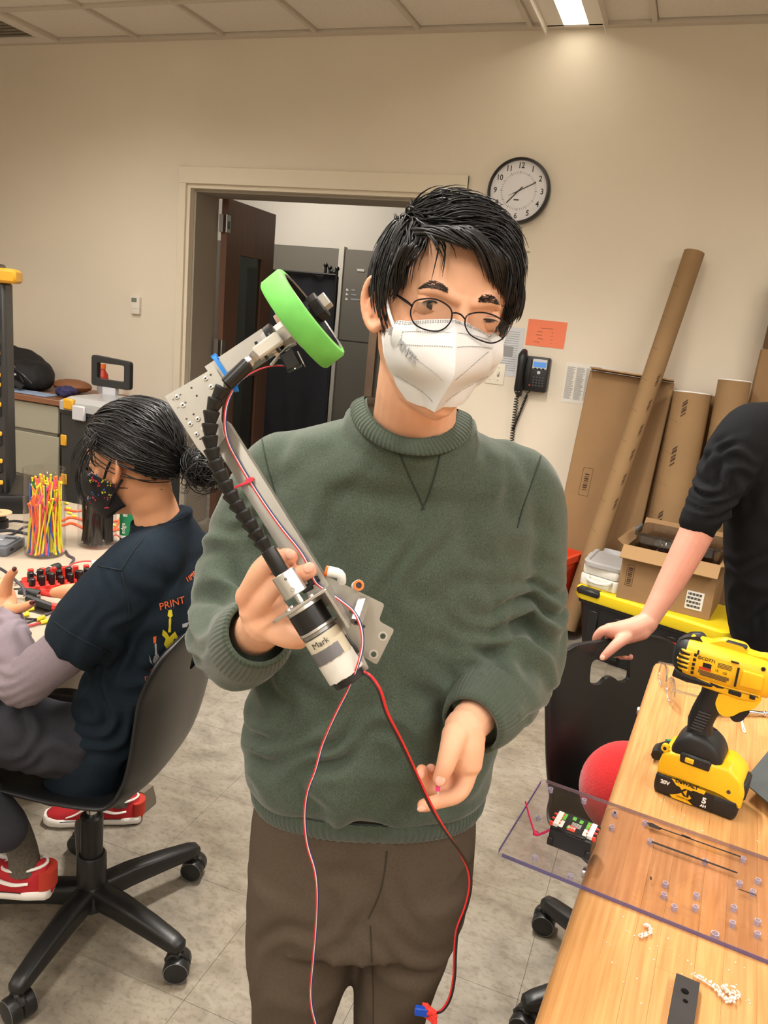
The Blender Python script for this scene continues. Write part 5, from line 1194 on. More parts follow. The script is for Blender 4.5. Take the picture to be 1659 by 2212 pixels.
MB().box((0, 0, 0), (.005, .052, .012), b=.001, M=IMF(752, 1385, .79, .5)).build('side_bracket', 'alu_plate', ra, 20, W=True)
MB().box((0, 0, 0), (.007, .018, .008), b=.0005, M=IMF(781, 1429, .775, .45)).build('small_bracket', 'alu_bright', ra, 20, W=True)
MB().tube([K(x, y, .787) for x, y in ((742, 1372), (752, 1388), (764, 1402), (772, 1420))], .004, 6, k=3).build('tape_bundle', 'hose_black', ra, W=True)
# zip ties
def ziptie(cx, cy, d, w_, h_, ang, m, nm='zip_tie'):
    M = IMF(cx, cy, d, ang); q = rpoly([(-w_/2, -h_/2), (w_/2, -h_/2), (w_/2, h_/2), (-w_/2, h_/2)], .003, 3)
    rs = []
    for ww in (-.002, .002): rs.append([(ww, x, y) for x, y in q])
    rs2 = [[(ww, x*1.06, y*1.06) for x, y in q] for ww in (.002, -.002)]
    z = MB().loft(rs+rs2+[rs[0]], False, True, M=M).build(nm, m, ra, 30, W=True); return z, M
z, M = ziptie(486, 802, .812, .029, .03, .58, 'zip_blue'); MB().box((0, .0155, .01), (.006, .004, .006), M=M).build('zip_head', 'zip_blue', z, 20, W=True)
MB().tube([K(*q) for q in ((470, 776, .80), (488, 772, .812), (497, 775, .82))], .002, 5).build('zip_tail', 'zip_blue', z, W=True)
z, M = ziptie(507, 832, .785, .012, .012, .2, 'zip_blue'); MB().box((0, .004, .006), (.006, .006, .004), M=M).build('zip_head', 'zip_blue', z, 20, W=True)
z = MB().tube([K(*q) for q in ((505, 1054, .80), (528, 1044, .797), (548, 1032, .80))], .0017, 6, flat=.6).build('zip_tie', 'zip_pink', ra, W=True); MB().box((0, 0, 0), (.007, .0045, .004), M=IMF(538, 1038, .796, .45)).build('zip_head', 'zip_pink', z, 20, W=True)
# cables
cab = [(622, 790, .796), (590, 790, .797), (555, 800, .797), (520, 822, .797), (500, 850, .797), (489, 880, .797), (486, 920, .797), (494, 958, .797), (516, 1000, .797), (545, 1048, .797), (578, 1098, .795), (612, 1145, .79), (648, 1190, .785), (668, 1225, .785), (682, 1258, .785), (706, 1276, .78), (740, 1300, .772), (765, 1322, .765), (780, 1355, .757), (783, 1395, .752), (772, 1440, .748)]
tail = [(752, 1490, .695), (722, 1550, .695), (698, 1605, .70), (688, 1640, .70), (680, 1668, .70), (664, 1712, .70), (658, 1765, .705), (664, 1825, .71), (680, 1880, .71), (685, 1935, .71), (682, 2010, .715), (676, 2080, .715), (671, 2140, .72), (674, 2180, .72), (684, 2225, .72), (690, 2300, .72), (686, 2420, .72)]
PC = [K(*q) for q in cab]+[V(*q) for q in tail]
for i, m in enumerate(('wire_red', 'wire_white', 'wire_blue')):
    o = (RX*.86+UY*.3)*(.0011*(i-1))+FW*.0004*i; MB().tube([p+o for p in PC], .0007, 6, k=4).build('signal_wire', m, ra, W=True)
pw = [(784, 1452, .70), (800, 1462, .695), (820, 1492, .69), (836, 1542, .69), (868, 1606, .70), (902, 1680, .715), (930, 1740, .72), (962, 1795, .725), (995, 1842, .73), (1013, 1880, .735), (1016, 1915, .735), (1006, 1960, .735), (988, 2008, .735), (983, 2060, .735), (981, 2110, .735), (972, 2155, .735), (955, 2182, .735), (935, 2190, .735)]
PW = [V(*q) for q in pw]
for i, m in enumerate(('wire_red', 'wire_black')):
    sgn = [1 if j < 6 else (1-2*min(1, (j-6)/3)) for j in range(len(PW))]
    MB().tube([p+(RX*.8+UY*.3)*(.0012*(1-2*i)*sgn[j])+FW*.001*(0 if i == 0 else (1 if j < 4 else -1)) for j, p in enumerate(PW)], .0014, 6, k=4).build('power_wire', m, ra, W=True)
pk = thing('pink_clip', 'tiny pink plastic clip held in the lowered hand', 'clip', V(946, 1704, .842)); MB().box((0, 0, 0), (.0055, .0065, .004), b=.0006, M=frame(V(946, 1703, .838), RX, UY, -FW)).build('clip_body', mat('clip_pink', (236, 70, 140), .4), pk, W=True); MB().box((0, 0, 0), (.0025, .006, .002), b=.0004, M=frame(V(946, 1711, .84), RX, UY, -FW)).build('clip_pin', 'nylon_white', pk, W=True)
pc = V(928, 2189, .735); cn = MB().box((0, 0, 0), (.016, .009, .008), b=.001, M=frame(V(911, 2184, .735), RX, UY, -FW) @ Mx((0, 0, 0), (0, 0, -.12))).build('power_plug', 'plug_blue', ra, W=True)
tp = MB(); rt = random.Random(2)
for k in range(5): tp.tube([pc+RX*.006*math.cos(t+k)+UY*.007*math.sin(t)*(1 if k % 2 else .8)-FW*.006*math.cos(t*1+1.2*k) for t in [2*PI*j/10 for j in range(11)]], .0028, 6)
tp.build('red_tape', 'tape_red', cn, W=True)
# ================================================================== the seated person
FS = Vector((-math.sin(math.radians(103)), math.cos(math.radians(103)), 0)); LS = Vector((-FS.y, FS.x, 0)); LS = LS if LS.dot(NF) < 0 else -LS     # facing, and the side towards the camera
mat('skin_seated', (206, 150, 112), .5, var=.05, vs=30, sss=.06, attr='tint', spec=.4); mat('tee', (24, 34, 44), .9, var=.12, vs=200, bump=.2, bs=600, bdist=.0006, spec=.2); mat('sleeve_grey', (126, 114, 122), .95, var=.1, vs=400, bump=.3, bs=500, bdist=.001)
mat('jean_grey', (44, 44, 52), .9, var=.12, vs=250, bump=.2, bs=600); mat('sock', (88, 82, 74), .95, var=.3, vs=220, bump=.4, bs=400); mat('shoe_red', (172, 30, 38), .8, var=.08, bump=.2, bs=700); mat('shoe_white', (226, 220, 214), .6); mat('shoe_orange', (176, 52, 36), .8)
mat('mask_black', (22, 20, 24), .8); mat('nail_red', (70, 22, 26), .3)
sp_ = thing('person', 'seated person in a navy T-shirt and patterned black mask, back turned', 'person', (-1.16, 1.345, 0))
f_ = (-R0*math.cos(.15)+NF*math.sin(.15)); pt = .16; hf2 = f_*math.cos(pt)-UP*math.sin(pt); hu2 = UP*math.cos(pt)+f_*math.sin(pt); hx2 = hf2.cross(hu2)
H2 = frame(V(280, 993, 1.655), hx2, hf2, hu2)
NEAR = 1 if hx2.dot(NF) < 0 else -1          # local x sign of the ear towards the camera
s2 = MB(); head_mesh(s2, H2); ear(s2, H2, -1); ear(s2, H2, 1)
s2.tube([H2 @ Vector((0, -.03, -.02)), H2 @ Vector((0, -.035, -.08)), V(335, 1100, 1.655), V(350, 1160, 1.655), V(365, 1240, 1.655)], [.054, .05, .049, .055, .07], 20, k=4)
s2.tube([V(365, 1240, 1.655), V(320, 1420, 1.655), V(245, 1580, 1.655)], .072, 14, k=3, rnd=True)
s2.tube([V(330, 1215, 1.56), V(350, 1200, 1.655), V(345, 1200, 1.76)], [.05, .07, .05], 14, k=3, rnd=True)
chain(s2, [(320, 1225, 1.53, .045), (190, 1350, 1.48, .042), (45, 1480, 1.45, .036), (25, 1400, 1.56, .033), (18, 1330, 1.68, .024), (12, 1305, 1.70, .026)])
chain(s2, [(12, 1318, 1.69, .027), (8, 1290, 1.71, .027), (0, 1270, 1.72, .024)])
chain(s2, [(8, 1290, 1.70, .017), (15, 1262, 1.69, .013), (22, 1244, 1.68, .0105), (31, 1234, 1.67, .0085)])                   # index
chain(s2, [(-2, 1280, 1.73, .016), (-12, 1256, 1.72, .0115), (-10, 1240, 1.71, .0095)])
chain(s2, [(-8, 1290, 1.75, .015), (-25, 1270, 1.76, .011), (-22, 1250, 1.75, .009)])
chain(s2, [(20, 1320, 1.67, .017), (38, 1316, 1.655, .0125), (55, 1310, 1.65, .0105), (68, 1304, 1.65, .009)])                    # thumb
chain(s2, [(345, 1215, 1.78, .045), (270, 1320, 1.83, .036), (190, 1290, 1.86, .028), (165, 1282, 1.87, .026), (140, 1279, 1.87, .02), (118, 1280, 1.87, .013)])
sb = remesh(s2, .0035, 3)
tint(sb, [(H2 @ Vector((NEAR*.08, -.005, -.008)), .03), (V(31, 1234, 1.67), .03), (V(66, 1304, 1.65), .03), (V(140, 1279, 1.87), .06)], (0, .14, .16))
SBC = caster(sb); b2 = obj('body', sb, 'skin_seated', sp_, W=True)
nail(V(31, 1229, 1.662), CAMP-V(31, 1229, 1.66), V(36, 1219, 1.66)-V(31, 1229, 1.66), .005, .006, b2, 'nail_red'); nail(V(70, 1301, 1.642), CAMP-V(70, 1301, 1.64), V(82, 1298, 1.64)-V(70, 1301, 1.64), .005, .007, b2, 'nail_red')
# mask
rows = []
for j in range(13):
    v = j/12; z = -.012-.112*v; r = []
    for i in range(33):
        a = math.radians(-82+164*i/32); fr = (.092+.03*math.exp(-((v-.33)/.25)**2)+.004*v)*(1 if v < .8 else 1-.25*(v-.8)/.2); w_ = .0735-.024*v**1.5
        y = -.02+(fr+.02)*math.cos(a)**.9 if math.cos(a) > 0 else -.02
        edge = 1-abs(math.sin(a))**6*.55
        zz = -.062+(z+.062)*edge; r.append(Vector((w_*math.sin(a)*1.02, y, zz)))
    rows.append(r)
def off2(p):
    for _ in range(3):
        w_ = H2 @ p; l, n, i, d = SBC.tree.find_nearest(w_)
        if (w_-l).dot(n) < .003: p = H2.inverted() @ (l+n*.0035)
    return p
rows = [[off2(p) for p in r] for r in rows]
mme = MB().loft(rows, False, False, M=H2).mesh('mask', 180); mme = evalmesh(mme, [('SOLIDIFY', dict(thickness=.002, offset=0))]); fin(mme, 180)
mk2 = obj('mask', mme, 'mask_black', sp_); MC = caster(mme); mme.transform(TM[sp_.name].inverted())
rf = random.Random(5); cols = [mat('fl_pink', (190, 60, 90), .7), mat('fl_yellow', (190, 180, 60), .7), mat('fl_blue', (50, 90, 150), .7), mat('fl_red', (160, 36, 50), .7), mat('fl_pale', (170, 170, 180), .7)]
for k in range(34):
    p = MC(rf.uniform(192, 252), rf.uniform(1010, 1098), .001)
    if p is not None:
        mb = MB()
        for q in range(4): mb.ball(p+RX*rf.uniform(-.004, .004)+UY*rf.uniform(-.004, .004), rf.uniform(.0012, .0024), 6, 4)
        mb.build('printed_flower', cols[k % 5], mk2, W=True)
for pa, pb in (((NEAR*.066, .030, -.035), (NEAR*.076, -.008, .022)), ((NEAR*.060, .030, -.088), (NEAR*.078, -.020, -.03))):
    MB().tube([H2 @ Vector(pa), H2 @ ((Vector(pa)+Vector(pb))/2+Vector((NEAR*.006, 0, 0))), H2 @ Vector(pb)], .0028, 8, k=3, flat=.5).build('ear_loop', 'mask_black', mk2, W=True)
# hair gathered into a low bun
BUN = Vector((0, -.150, -.018)); r2 = random.Random(21)
def hl2(p):
    x, y, z = p
    if y > .04: return z > .066-.01*abs(x)/.05
    if y > .0: return z > .028+(y)*.9
    if y > -.042: return z > .026
    return z > -.078
hb2 = MB(); ER2 = Vector((.083, .103, .090))
bmh = bmesh.new(); bmesh.ops.create_icosphere(bmh, subdivisions=5, radius=1)
for v in bmh.verts: v.co = EC+Vector((v.co.x*ER2.x, v.co.y*ER2.y, v.co.z*ER2.z))
bmesh.ops.delete(bmh, geom=[v for v in bmh.verts if not hl2(v.co)], context='VERTS')
ix = {v: i for i, v in enumerate(bmh.verts)}; hb2.add([H2 @ v.co for v in bmh.verts], [tuple(ix[v] for v in f.verts) for f in bmh.faces]); bmh.free()
def hair2(p0, rr_):
    P = [p0]; wv = rr_.uniform(0, 6); am = rr_.uniform(.0, .0035); off = rr_.uniform(.0, .006); tgt = BUN+Vector((rr_.gauss(0, .012), .03, rr_.gauss(0, .012)))
    for i in range(14):
        p = P[-1]; d = tgt-p
        if d.length < .02: break
        n = Vector(((p-EC).x/ER2.x**2, (p-EC).y/ER2.y**2, (p-EC).z/ER2.z**2)).normalized(); t = d-n*d.dot(n); t = t.normalized() if t.length > .01 else d.normalized()
        if p.y < -.085: t = (t+d.normalized()).normalized()
        r = p+t*.0185+n.cross(t)*am*math.sin(wv+i*1.1); q = r-EC; k = math.sqrt((q.x/(ER2.x+off))**2+(q.y/(ER2.y+off))**2+(q.z/(ER2.z+off))**2)
        if k < 1 and r.y > -.1: r = EC+q/k
        P.append(r)
    return P
n_ = 0
while n_ < 1500:
    a = Vector((r2.gauss(0, 1), r2.gauss(0, 1), r2.gauss(0, 1))).normalized(); p = EC+Vector((a.x*ER2.x, a.y*ER2.y, a.z*ER2.z))
    if not hl2(p) or p.y < -.075 or (p.y > -.05 and p.z < .04 and p.y < .05): continue
    if n_ % 2 and not (p.y > .0): n_ += 1; continue
    P = hair2(p, r2); n_ += 1
    if len(P) > 2: hb2.tube([H2 @ q for q in P], [.0015]*(len(P)-1)+[.0006], 3)
hb2.ball(H2 @ BUN, .03, 14, 10)
for k in range(260):
    c = BUN+Vector((r2.gauss(0, .008), r2.gauss(-.012, .012), r2.gauss(-.008, .010))); ax_ = Vector((r2.gauss(0, 1), r2.gauss(0, 1), r2.gauss(0, 1))).normalized(); u = ax_.orthogonal().normalized(); v = ax_.cross(u); R_ = r2.uniform(.018, .036); a0 = r2.uniform(0, 6)
    P = [c+(u*math.cos(a0+t*.5)+v*math.sin(a0+t*.5)*.85)*R_*(1+.02*t) for t in range(8)]; hb2.tube([H2 @ q for q in P], [.0013]*7+[.0004], 3)
def lock2(P, n, sp, r=.0009, curl=.0):
    for i in range(n):
        o = [r2.gauss(0, sp) for _ in range(3)]; Q = [V(*p)+R0*o[0]+UP*o[1]+NF*o[2]+R0*curl*math.sin(j*1.5+i) for j, p in enumerate(P)]; hb2.tube(Q, [r]*(len(Q)-1)+[r*.3], 3, k=4)
lock2([(235, 925, 1.60), (205, 950, 1.58), (180, 985, 1.58), (168, 1030, 1.58), (176, 1070, 1.58), (198, 1098, 1.58)], 10, .004)
lock2([(225, 930, 1.59), (198, 960, 1.57), (200, 1000, 1.565), (212, 1005, 1.565)], 8, .003)
lock2([(215, 935, 1.60), (185, 955, 1.60), (165, 990, 1.60), (162, 1040, 1.60)], 9, .005, .0008)
lock2([(205, 950, 1.57), (190, 990, 1.56), (178, 1020, 1.56), (190, 1060, 1.56), (210, 1078, 1.56)], 5, .003, .0008)
lock2([(425, 1020, 1.60), (400, 1060, 1.6), (385, 1050, 1.6)], 6, .006, .0006); lock2([(440, 1030, 1.62), (450, 1060, 1.62), (425, 1075, 1.62)], 5, .008, .0005)
hb2.build('hair', 'hair', sp_, 180, W=True)
# T-shirt
def srow(px, py, H, a, b, e=2.4): return ring(V(px, py, H), LS, FS, a, b, e, 36)
ts = MB(); ts.loft([srow(345, 1150, 1.655, .085, .062), srow(358, 1175, 1.655, .145, .080), srow(368, 1230, 1.655, .178, .100), srow(370, 1300, 1.655, .182, .115), srow(338, 1390, 1.655, .180, .112), srow(292, 1490, 1.655, .180, .112), srow(248, 1580, 1.655, .185, .112), srow(228, 1640, 1.655, .18, .11)])
chain(ts, [(345, 1195, 1.56, .06), (310, 1220, 1.53, .072), (255, 1280, 1.50, .077), (205, 1340, 1.485, .078), (182, 1370, 1.48, .075)], 3, 20)
chain(ts, [(350, 1205, 1.75, .06), (330, 1235, 1.79, .07), (290, 1300, 1.81, .07)], 3, 20)
_L = loopf(V(350, 1108, 1.715), V(345, 1142, 1.60), V(286, 1132, 1.655), V(408, 1104, 1.655)); ts.tube([_L(i/24) for i in range(25)], .010, 8)
C2 = srow(366, 1222, 1.655, .165, .092)
def yk2(q, bl): return [_L(k/36).lerp(C2[k], q)+((_L(k/36)-_L(.5+k/36)).normalized()*bl) for k in range(36)]
ts.loft([[p+UP*.003 for p in yk2(0., -.003)], yk2(.3, .004), yk2(.6, .006), [p-UP*.02 for p in yk2(.95, -.008)]])
tsm = remesh(ts, .007, 6, .6)
folds(tsm, [(V(245, 1440, 1.52), .12, dirv(1, .4), .06, .008), (V(290, 1330, 1.52), .09, dirv(.9, .3), .05, .006), (V(230, 1560, 1.55), .1, dirv(.7, .8), .06, .007), (V(330, 1260, 1.52), .08, dirv(1, -.2), .05, .004), (V(330, 1580, 1.55), .1, dirv(.5, .9), .06, .005)], .004, (7, 7, 7), 9.)
tsh = obj('t_shirt', tsm, 'tee', sp_); TSC = caster(tsm); tsm.transform(TM[sp_.name].inverted())
def band(mb, P, r): mb.tube(P, r, 6); return mb
for P in ([(284, 1140), (318, 1136), (360, 1130), (396, 1118), (412, 1104)], [(262, 1232), (240, 1228), (210, 1222)], [(262, 1232), (285, 1195), (312, 1160)], [(116, 1342), (150, 1366), (190, 1388), (238, 1412)], [(262, 1235), (275, 1290), (280, 1340)]):
    Q = seam(TSC, P, .001, 6, .0006)
    Q = [q for a_, q in zip([Q[0]]+Q, Q) if (q-a_).length < .06] if Q else Q
    if len(Q) > 3: MB().tube(Q, .0016, 5).build('seam', mat('tee_seam', (18, 26, 34), .9), tsh, W=True)
# printed guitars on the shirt back
def decal(poly, m, nm='print', off=.0012):
    P = [TSC(x, y, off) for x, y in poly]
    if any(p is None for p in P): return
    c = TSC(sum(p[0] for p in poly)/len(poly), sum(p[1] for p in poly)/len(poly), off)
    if c is None or max((p-c).length for p in P) > .08: return
    n = len(P); MB().add(P+[c], [(i, (i+1) % n, n) for i in range(n)]).build(nm, m, tsh, 180, W=True)
mat('pr_yellow', (206, 190, 40), .8); mat('pr_grey', (150, 150, 156), .8); mat('pr_red', (190, 50, 50), .8); mat('pr_orange', (206, 92, 40), .8); mat('pr_pale', (206, 170, 176), .8); mat('pr_blue', (50, 70, 130), .8)
decal([(364, 1318), (371, 1317), (373, 1330), (368, 1336), (362, 1330)], 'pr_yellow'); decal([(365, 1336), (370, 1336), (369, 1366), (363, 1366)], 'pr_yellow')
decal([(352, 1360), (360, 1366), (366, 1376), (378, 1364), (382, 1372), (390, 1384), (380, 1398), (362, 1404), (354, 1392), (358, 1380), (350, 1372)], 'pr_yellow')
decal([(331, 1376), (338, 1374), (337, 1388), (332, 1390)], 'pr_orange'); decal([(334, 1390), (338, 1390), (340, 1418), (335, 1418)], 'pr_grey')
decal([(333, 1418), (341, 1412), (345, 1420), (356, 1418), (352, 1428), (346, 1438), (334, 1440), (330, 1428)], 'pr_grey'); decal([(324, 1446), (334, 1444), (333, 1454), (326, 1456)], 'pr_red'); decal([(322, 1414), (326, 1426), (330, 1436), (324, 1430)], 'pr_grey')
decal([(400, 1346), (404, 1346), (401, 1390), (396, 1390)], 'pr_grey'); decal([(394, 1348), (408, 1344), (404, 1354), (394, 1356)], 'pr_grey')
decal([(418, 1322), (424, 1330), (430, 1344), (426, 1366), (416, 1368), (414, 1345)], 'pr_pale'); decal([(422, 1260), (428, 1264), (430, 1290), (424, 1286)], 'pr_pale')
decal([(431, 1350), (436, 1356), (434, 1372), (429, 1370)], 'pr_red')
def dtext(s_, px, py, size, ang, m):
    c = TSC(px, py, .0014)
    if c is None: return
    a, b = TSC(px-6, py, .0014), TSC(px+6, py-ang*12, .0014); u, v = TSC(px, py+5, .0014), TSC(px, py-5, .0014)
    if None in (a, b, u, v): return
    ex = (b-a).normalized(); ey = (v-u); ey = (ey-ex*ey.dot(ex)).normalized(); text(s_, size, frame(c, ex, ey, ex.cross(ey)), 'print_lettering', m, tsh, depth=.0003, W=True)
dtext('PRINT', 372, 1304, .021, .3, 'pr_orange'); dtext('TIME IS', 418, 1243, .02, .55, 'pr_orange'); dtext('- - -', 368, 1314, .012, .3, 'pr_blue'); dtext('IN', 321, 1466, .016, .2, 'pr_orange')
# grey long sleeves, jeans, socks, shoes
sg = MB(); chain(sg, [(215, 1335, 1.49, .050), (150, 1398, 1.47, .052), (85, 1450, 1.455, .050), (48, 1480, 1.46, .048), (32, 1440, 1.50, .046), (28, 1385, 1.58, .040), (22, 1345, 1.65, .032), (20, 1330, 1.675, .029)], 4, 20)
sgm = remesh(sg, .005, 5)
folds(sgm, [(V(25, 1400, 1.52), .07, dirv(.25, 1), .018, .0045), (V(40, 1460, 1.47), .06, dirv(.5, .9), .024, .004), (V(20, 1350, 1.6), .05, dirv(.2, 1), .014, .004)], .0018, (14, 14, 14), 2.)
obj('sleeve', sgm, 'sleeve_grey', sp_, W=True)
sg = MB(); chain(sg, [(325, 1250, 1.8, .045), (268, 1320, 1.835, .045), (215, 1298, 1.855, .036)], 4, 16); obj('sleeve', remesh(sg, .006, 4), 'sleeve_grey', sp_, W=True)
jn = MB(); jn.loft([srow(245, 1560, 1.655, .16, .10), srow(232, 1610, 1.655, .17, .105), srow(225, 1645, 1.655, .155, .10)])
chain(jn, [(225, 1605, 1.58, .080), (150, 1600, 1.54, .085), (20, 1580, 1.5, .078), (-120, 1575, 1.46, .068), (-150, 1610, 1.44, .062), (-70, 1700, 1.44, .054), (10, 1790, 1.46, .050)], 4, 20)
chain(jn, [(230, 1595, 1.74, .080), (160, 1580, 1.75, .085), (40, 1560, 1.76, .078), (-40, 1570, 1.76, .066), (20, 1640, 1.75, .055), (120, 1700, 1.74, .048)], 4, 20)
jm = remesh(jn, .008, 5, .6); folds(jm, [(V(90, 1560, 1.45), .12, dirv(.6, 1), .05, .006), (V(190, 1590, 1.5), .1, dirv(1, .3), .05, .006)], .003, (8, 8, 8), 5.)
obj('jeans', jm, 'jean_grey', sp_, W=True)
def shoe(M, par_label):
    """low canvas shoe, local: toe +y, up z, heel at y=-.11"""
    so = MB(); up = MB()
    prof = [(-.135, .022), (-.128, .031), (-.09, .036), (-.03, .034), (.04, .043), (.09, .046), (.125, .038), (.142, .020)]
    so.loft([[(w_*math.copysign(abs(math.cos(t))**.8, math.cos(t)), y, .015+.0155*math.copysign(abs(math.sin(t))**.5, math.sin(t))) for t in [2*PI*j/20 for j in range(20)]] for y, w_ in prof], M=M)
    s_ = so.build('shoe_sole', 'shoe_white', sp_, 60, W=True)
    pu = [(-.128, .020, .075), (-.118, .028, .088), (-.08, .033, .076), (-.03, .033, .072), (.02, .036, .078), (.06, .038, .062), (.10, .037, .046), (.128, .026, .036), (.137, .012, .030)]
    up.loft([[(w_*math.copysign(abs(math.cos(t))**.85, math.cos(t)), y, .022 if math.sin(t) < 0 else .022+(h_-.022)*abs(math.sin(t))**.8) for t in [2*PI*j/24 for j in range(24)]] for y, w_, h_ in pu], M=M)
    u_ = up.build('shoe_upper', 'shoe_red', sp_, 60, W=True)
    for sx in (-1, 1):
        MB().tube([M @ Vector((sx*q[0], q[1], q[2])) for q in ((.0345, -.095, .050), (.0350, -.06, .046), (.0350, -.02, .058), (.0365, .015, .064), (.0385, .05, .044), (.0385, .075, .034))], [.003, .004, .0045, .004, .003, .002], 6, k=4, flat=.5).build('side_stripe', 'shoe_white', u_, W=True)
        MB().tube([M @ Vector((sx*.001+sx*q[0], q[1], q[2])) for q in ((.035, -.08, .026), (.034, -.03, .026), (.043, .04, .026), (.0455, .09, .026))], .0011, 5, k=3).build('foxing_line', 'wire_black', s_, W=True)
    MB().loft([[( .0305*math.cos(t), -.118+.028*math.sin(t)*(1 if math.sin(t) < 0 else .2), z) for t in [2*PI*j/20 for j in range(20)]] for z in (.028, .07)], M=M).build('heel_panel', 'shoe_orange', u_, 60, W=True)
    MB().tube([M @ Vector((.027*math.cos(t), -.075+.05*math.sin(t), .074-.006*(math.sin(t) > 0)*math.sin(t)+.008*(-math.sin(t) > 0)*-math.sin(t))) for t in [2*PI*j/20 for j in range(21)]], .0035, 6).build('collar_piping', 'shoe_white', u_, W=True)
    MB().box((0, -.137, .016), (.018, .003, .014), b=.001, M=M).build('heel_patch', 'shoe_red', s_, W=True)
sd_ = (-R0*.97+NF*-.05).normalized()
A1 = V(-18, 1922, 1.50); SM1 = frame(A1, sd_.cross(UP), sd_, UP); shoe(SM1, '')
MB().tube([SM1 @ Vector((0, -.075, .06)), SM1 @ Vector((0, -.07, .11)), SM1 @ Vector((0, -.045, .17)), V(-2, 1785, 1.46)], [.034, .032, .037, .042], 16, k=3).build('sock', 'sock', sp_, W=True)
A2 = AZ(205, 1772, .0); sd2 = (-R0*.98-NF*.18).normalized(); SM2 = frame(A2+UP*.002, sd2.cross(UP), sd2, UP); shoe(SM2, '')
MB().tube([SM2 @ Vector((0, -.075, .06)), SM2 @ Vector((0, -.07, .11)), SM2 @ Vector((0, -.03, .2))], [.034, .032, .042], 16, k=3).build('sock', 'sock', sp_, W=True)
# ================================================================== the person at the right edge
mat('skin_pale', (204, 150, 129), .5, var=.05, vs=30, sss=.06, attr='tint', spec=.4); mat('black_knit', (19, 20, 23), .9, var=.15, vs=200, bump=.2, bs=600, bdist=.0006, spec=.25); mat('denim', (38, 52, 82), .9, var=.2, vs=180, bump=.25, bs=600)
rp = thing('person', 'person in a black pullover and jeans gripping the chair back, head out of frame', 'person', Vector((*V(1745, 1400, 1.95).xy, 0)))
s3 = MB(); cx3 = 1745
H3 = frame(V(1760, 690, 1.97), -R0, -NF, UP) ; head_mesh(s3, H3, 1., False); ear(s3, H3, -1); ear(s3, H3, 1)
s3.tube([H3 @ Vector((0, -.03, -.03)), V(1757, 820, 1.975), V(1752, 880, 1.975), V(1748, 980, 1.97)], [.055, .052, .052, .06], 18, k=3)
s3.tube([V(1640, 960, 1.95), V(1750, 970, 1.97), V(1880, 990, 1.97)], [.032, .05, .032], 14, k=3, rnd=True); s3.tube([V(1748, 970, 1.97), V(1745, 1200, 1.97), V(1742, 1480, 1.97)], .07, 14, k=3, rnd=True)
chain(s3, [(1630, 955, 1.94, .036), (1575, 1030, 1.91, .042), (1520, 1120, 1.89, .041), (1490, 1180, 1.875, .040), (1450, 1255, 1.85, .034), (1410, 1325, 1.82, .0255), (1392, 1352, 1.81, .026)])
chain(s3, [(1398, 1345, 1.81, .026), (1368, 1358, 1.80, .027), (1340, 1364, 1.795, .026), (1318, 1362, 1.79, .019)]); chain(s3, [(1385, 1362, 1.80, .024), (1350, 1375, 1.79, .02)])
chain(s3, [(1318, 1360, 1.79, .0145), (1300, 1364, 1.79, .012), (1288, 1380, 1.795, .0105), (1292, 1400, 1.80, .009)])
chain(s3, [(1352, 1376, 1.775, .016), (1334, 1390, 1.755, .0135), (1318, 1405, 1.745, .0115), (1304, 1419, 1.742, .0095)])
for dx, dy in ((0, 0), (16, 6), (28, 8)): chain(s3, [(1318+dx, 1366, 1.80, .014), (1318+dx*.9, 1385+dy, 1.83, .0115), (1322+dx*1.05, 1408+dy, 1.825, .010), (1330+dx*1.1, 1414+dy*.6, 1.81, .0085)])
chain(s3, [(1890, 990, 1.97, .036), (1935, 1100, 1.99, .036), (1958, 1220, 1.985, .032), (1962, 1330, 1.95, .025), (1962, 1370, 1.94, .027), (1960, 1400, 1.935, .02)])
for q in range(4): chain(s3, [(1950+q*8, 1395, 1.93+.008*q, .011), (1948+q*8, 1425, 1.925+.008*q, .0095), (1946+q*8, 1448, 1.93+.008*q, .008)], 3, 10)
s3m = remesh(s3, .003, 3); tint(s3m, [(V(1290, 1385, 1.79), .05), (V(1304, 1419, 1.74), .03), (V(1350, 1414, 1.82), .06), (V(1470, 1200, 1.86), .12)], (0, .10, .09))
b3 = obj('body', s3m, 'skin_pale', rp, W=True); nail(V(1301, 1421, 1.732), CAMP-V(1301, 1421, 1.73), V(1295, 1429, 1.73)-V(1301, 1421, 1.73), .0058, .0066, b3)
hb3 = MB(); bmh = bmesh.new(); bmesh.ops.create_icosphere(bmh, subdivisions=4, radius=1)
for v in bmh.verts: v.co = EC+Vector((v.co.x*(ER.x+.005), v.co.y*(ER.y+.005), v.co.z*(ER.z+.005)))
bmesh.ops.delete(bmh, geom=[v for v in bmh.verts if not hairline(v.co)], context='VERTS'); ix = {v: i for i, v in enumerate(bmh.verts)}; hb3.add([H3 @ v.co for v in bmh.verts], [tuple(ix[v] for v in f.verts) for f in bmh.faces]); bmh.free()
rt3 = []
while len(rt3) < 900:
    a = Vector((rh.gauss(0, 1), rh.gauss(0, 1), rh.gauss(0, 1))).normalized(); p = EC+Vector((a.x*ER.x, a.y*ER.y, a.z*ER.z))
    if hairline(p): rt3.append((p, man_fn(rh)))
hs3 = MB(); strands(hs3, rt3, 0, 5, .0022); hb3.add([H3 @ v for v in hs3.v], hs3.f); hb3.build('hair', mat('hair_brown', (46, 34, 26), .5, var=.2, vs=40), rp, 180, W=True)
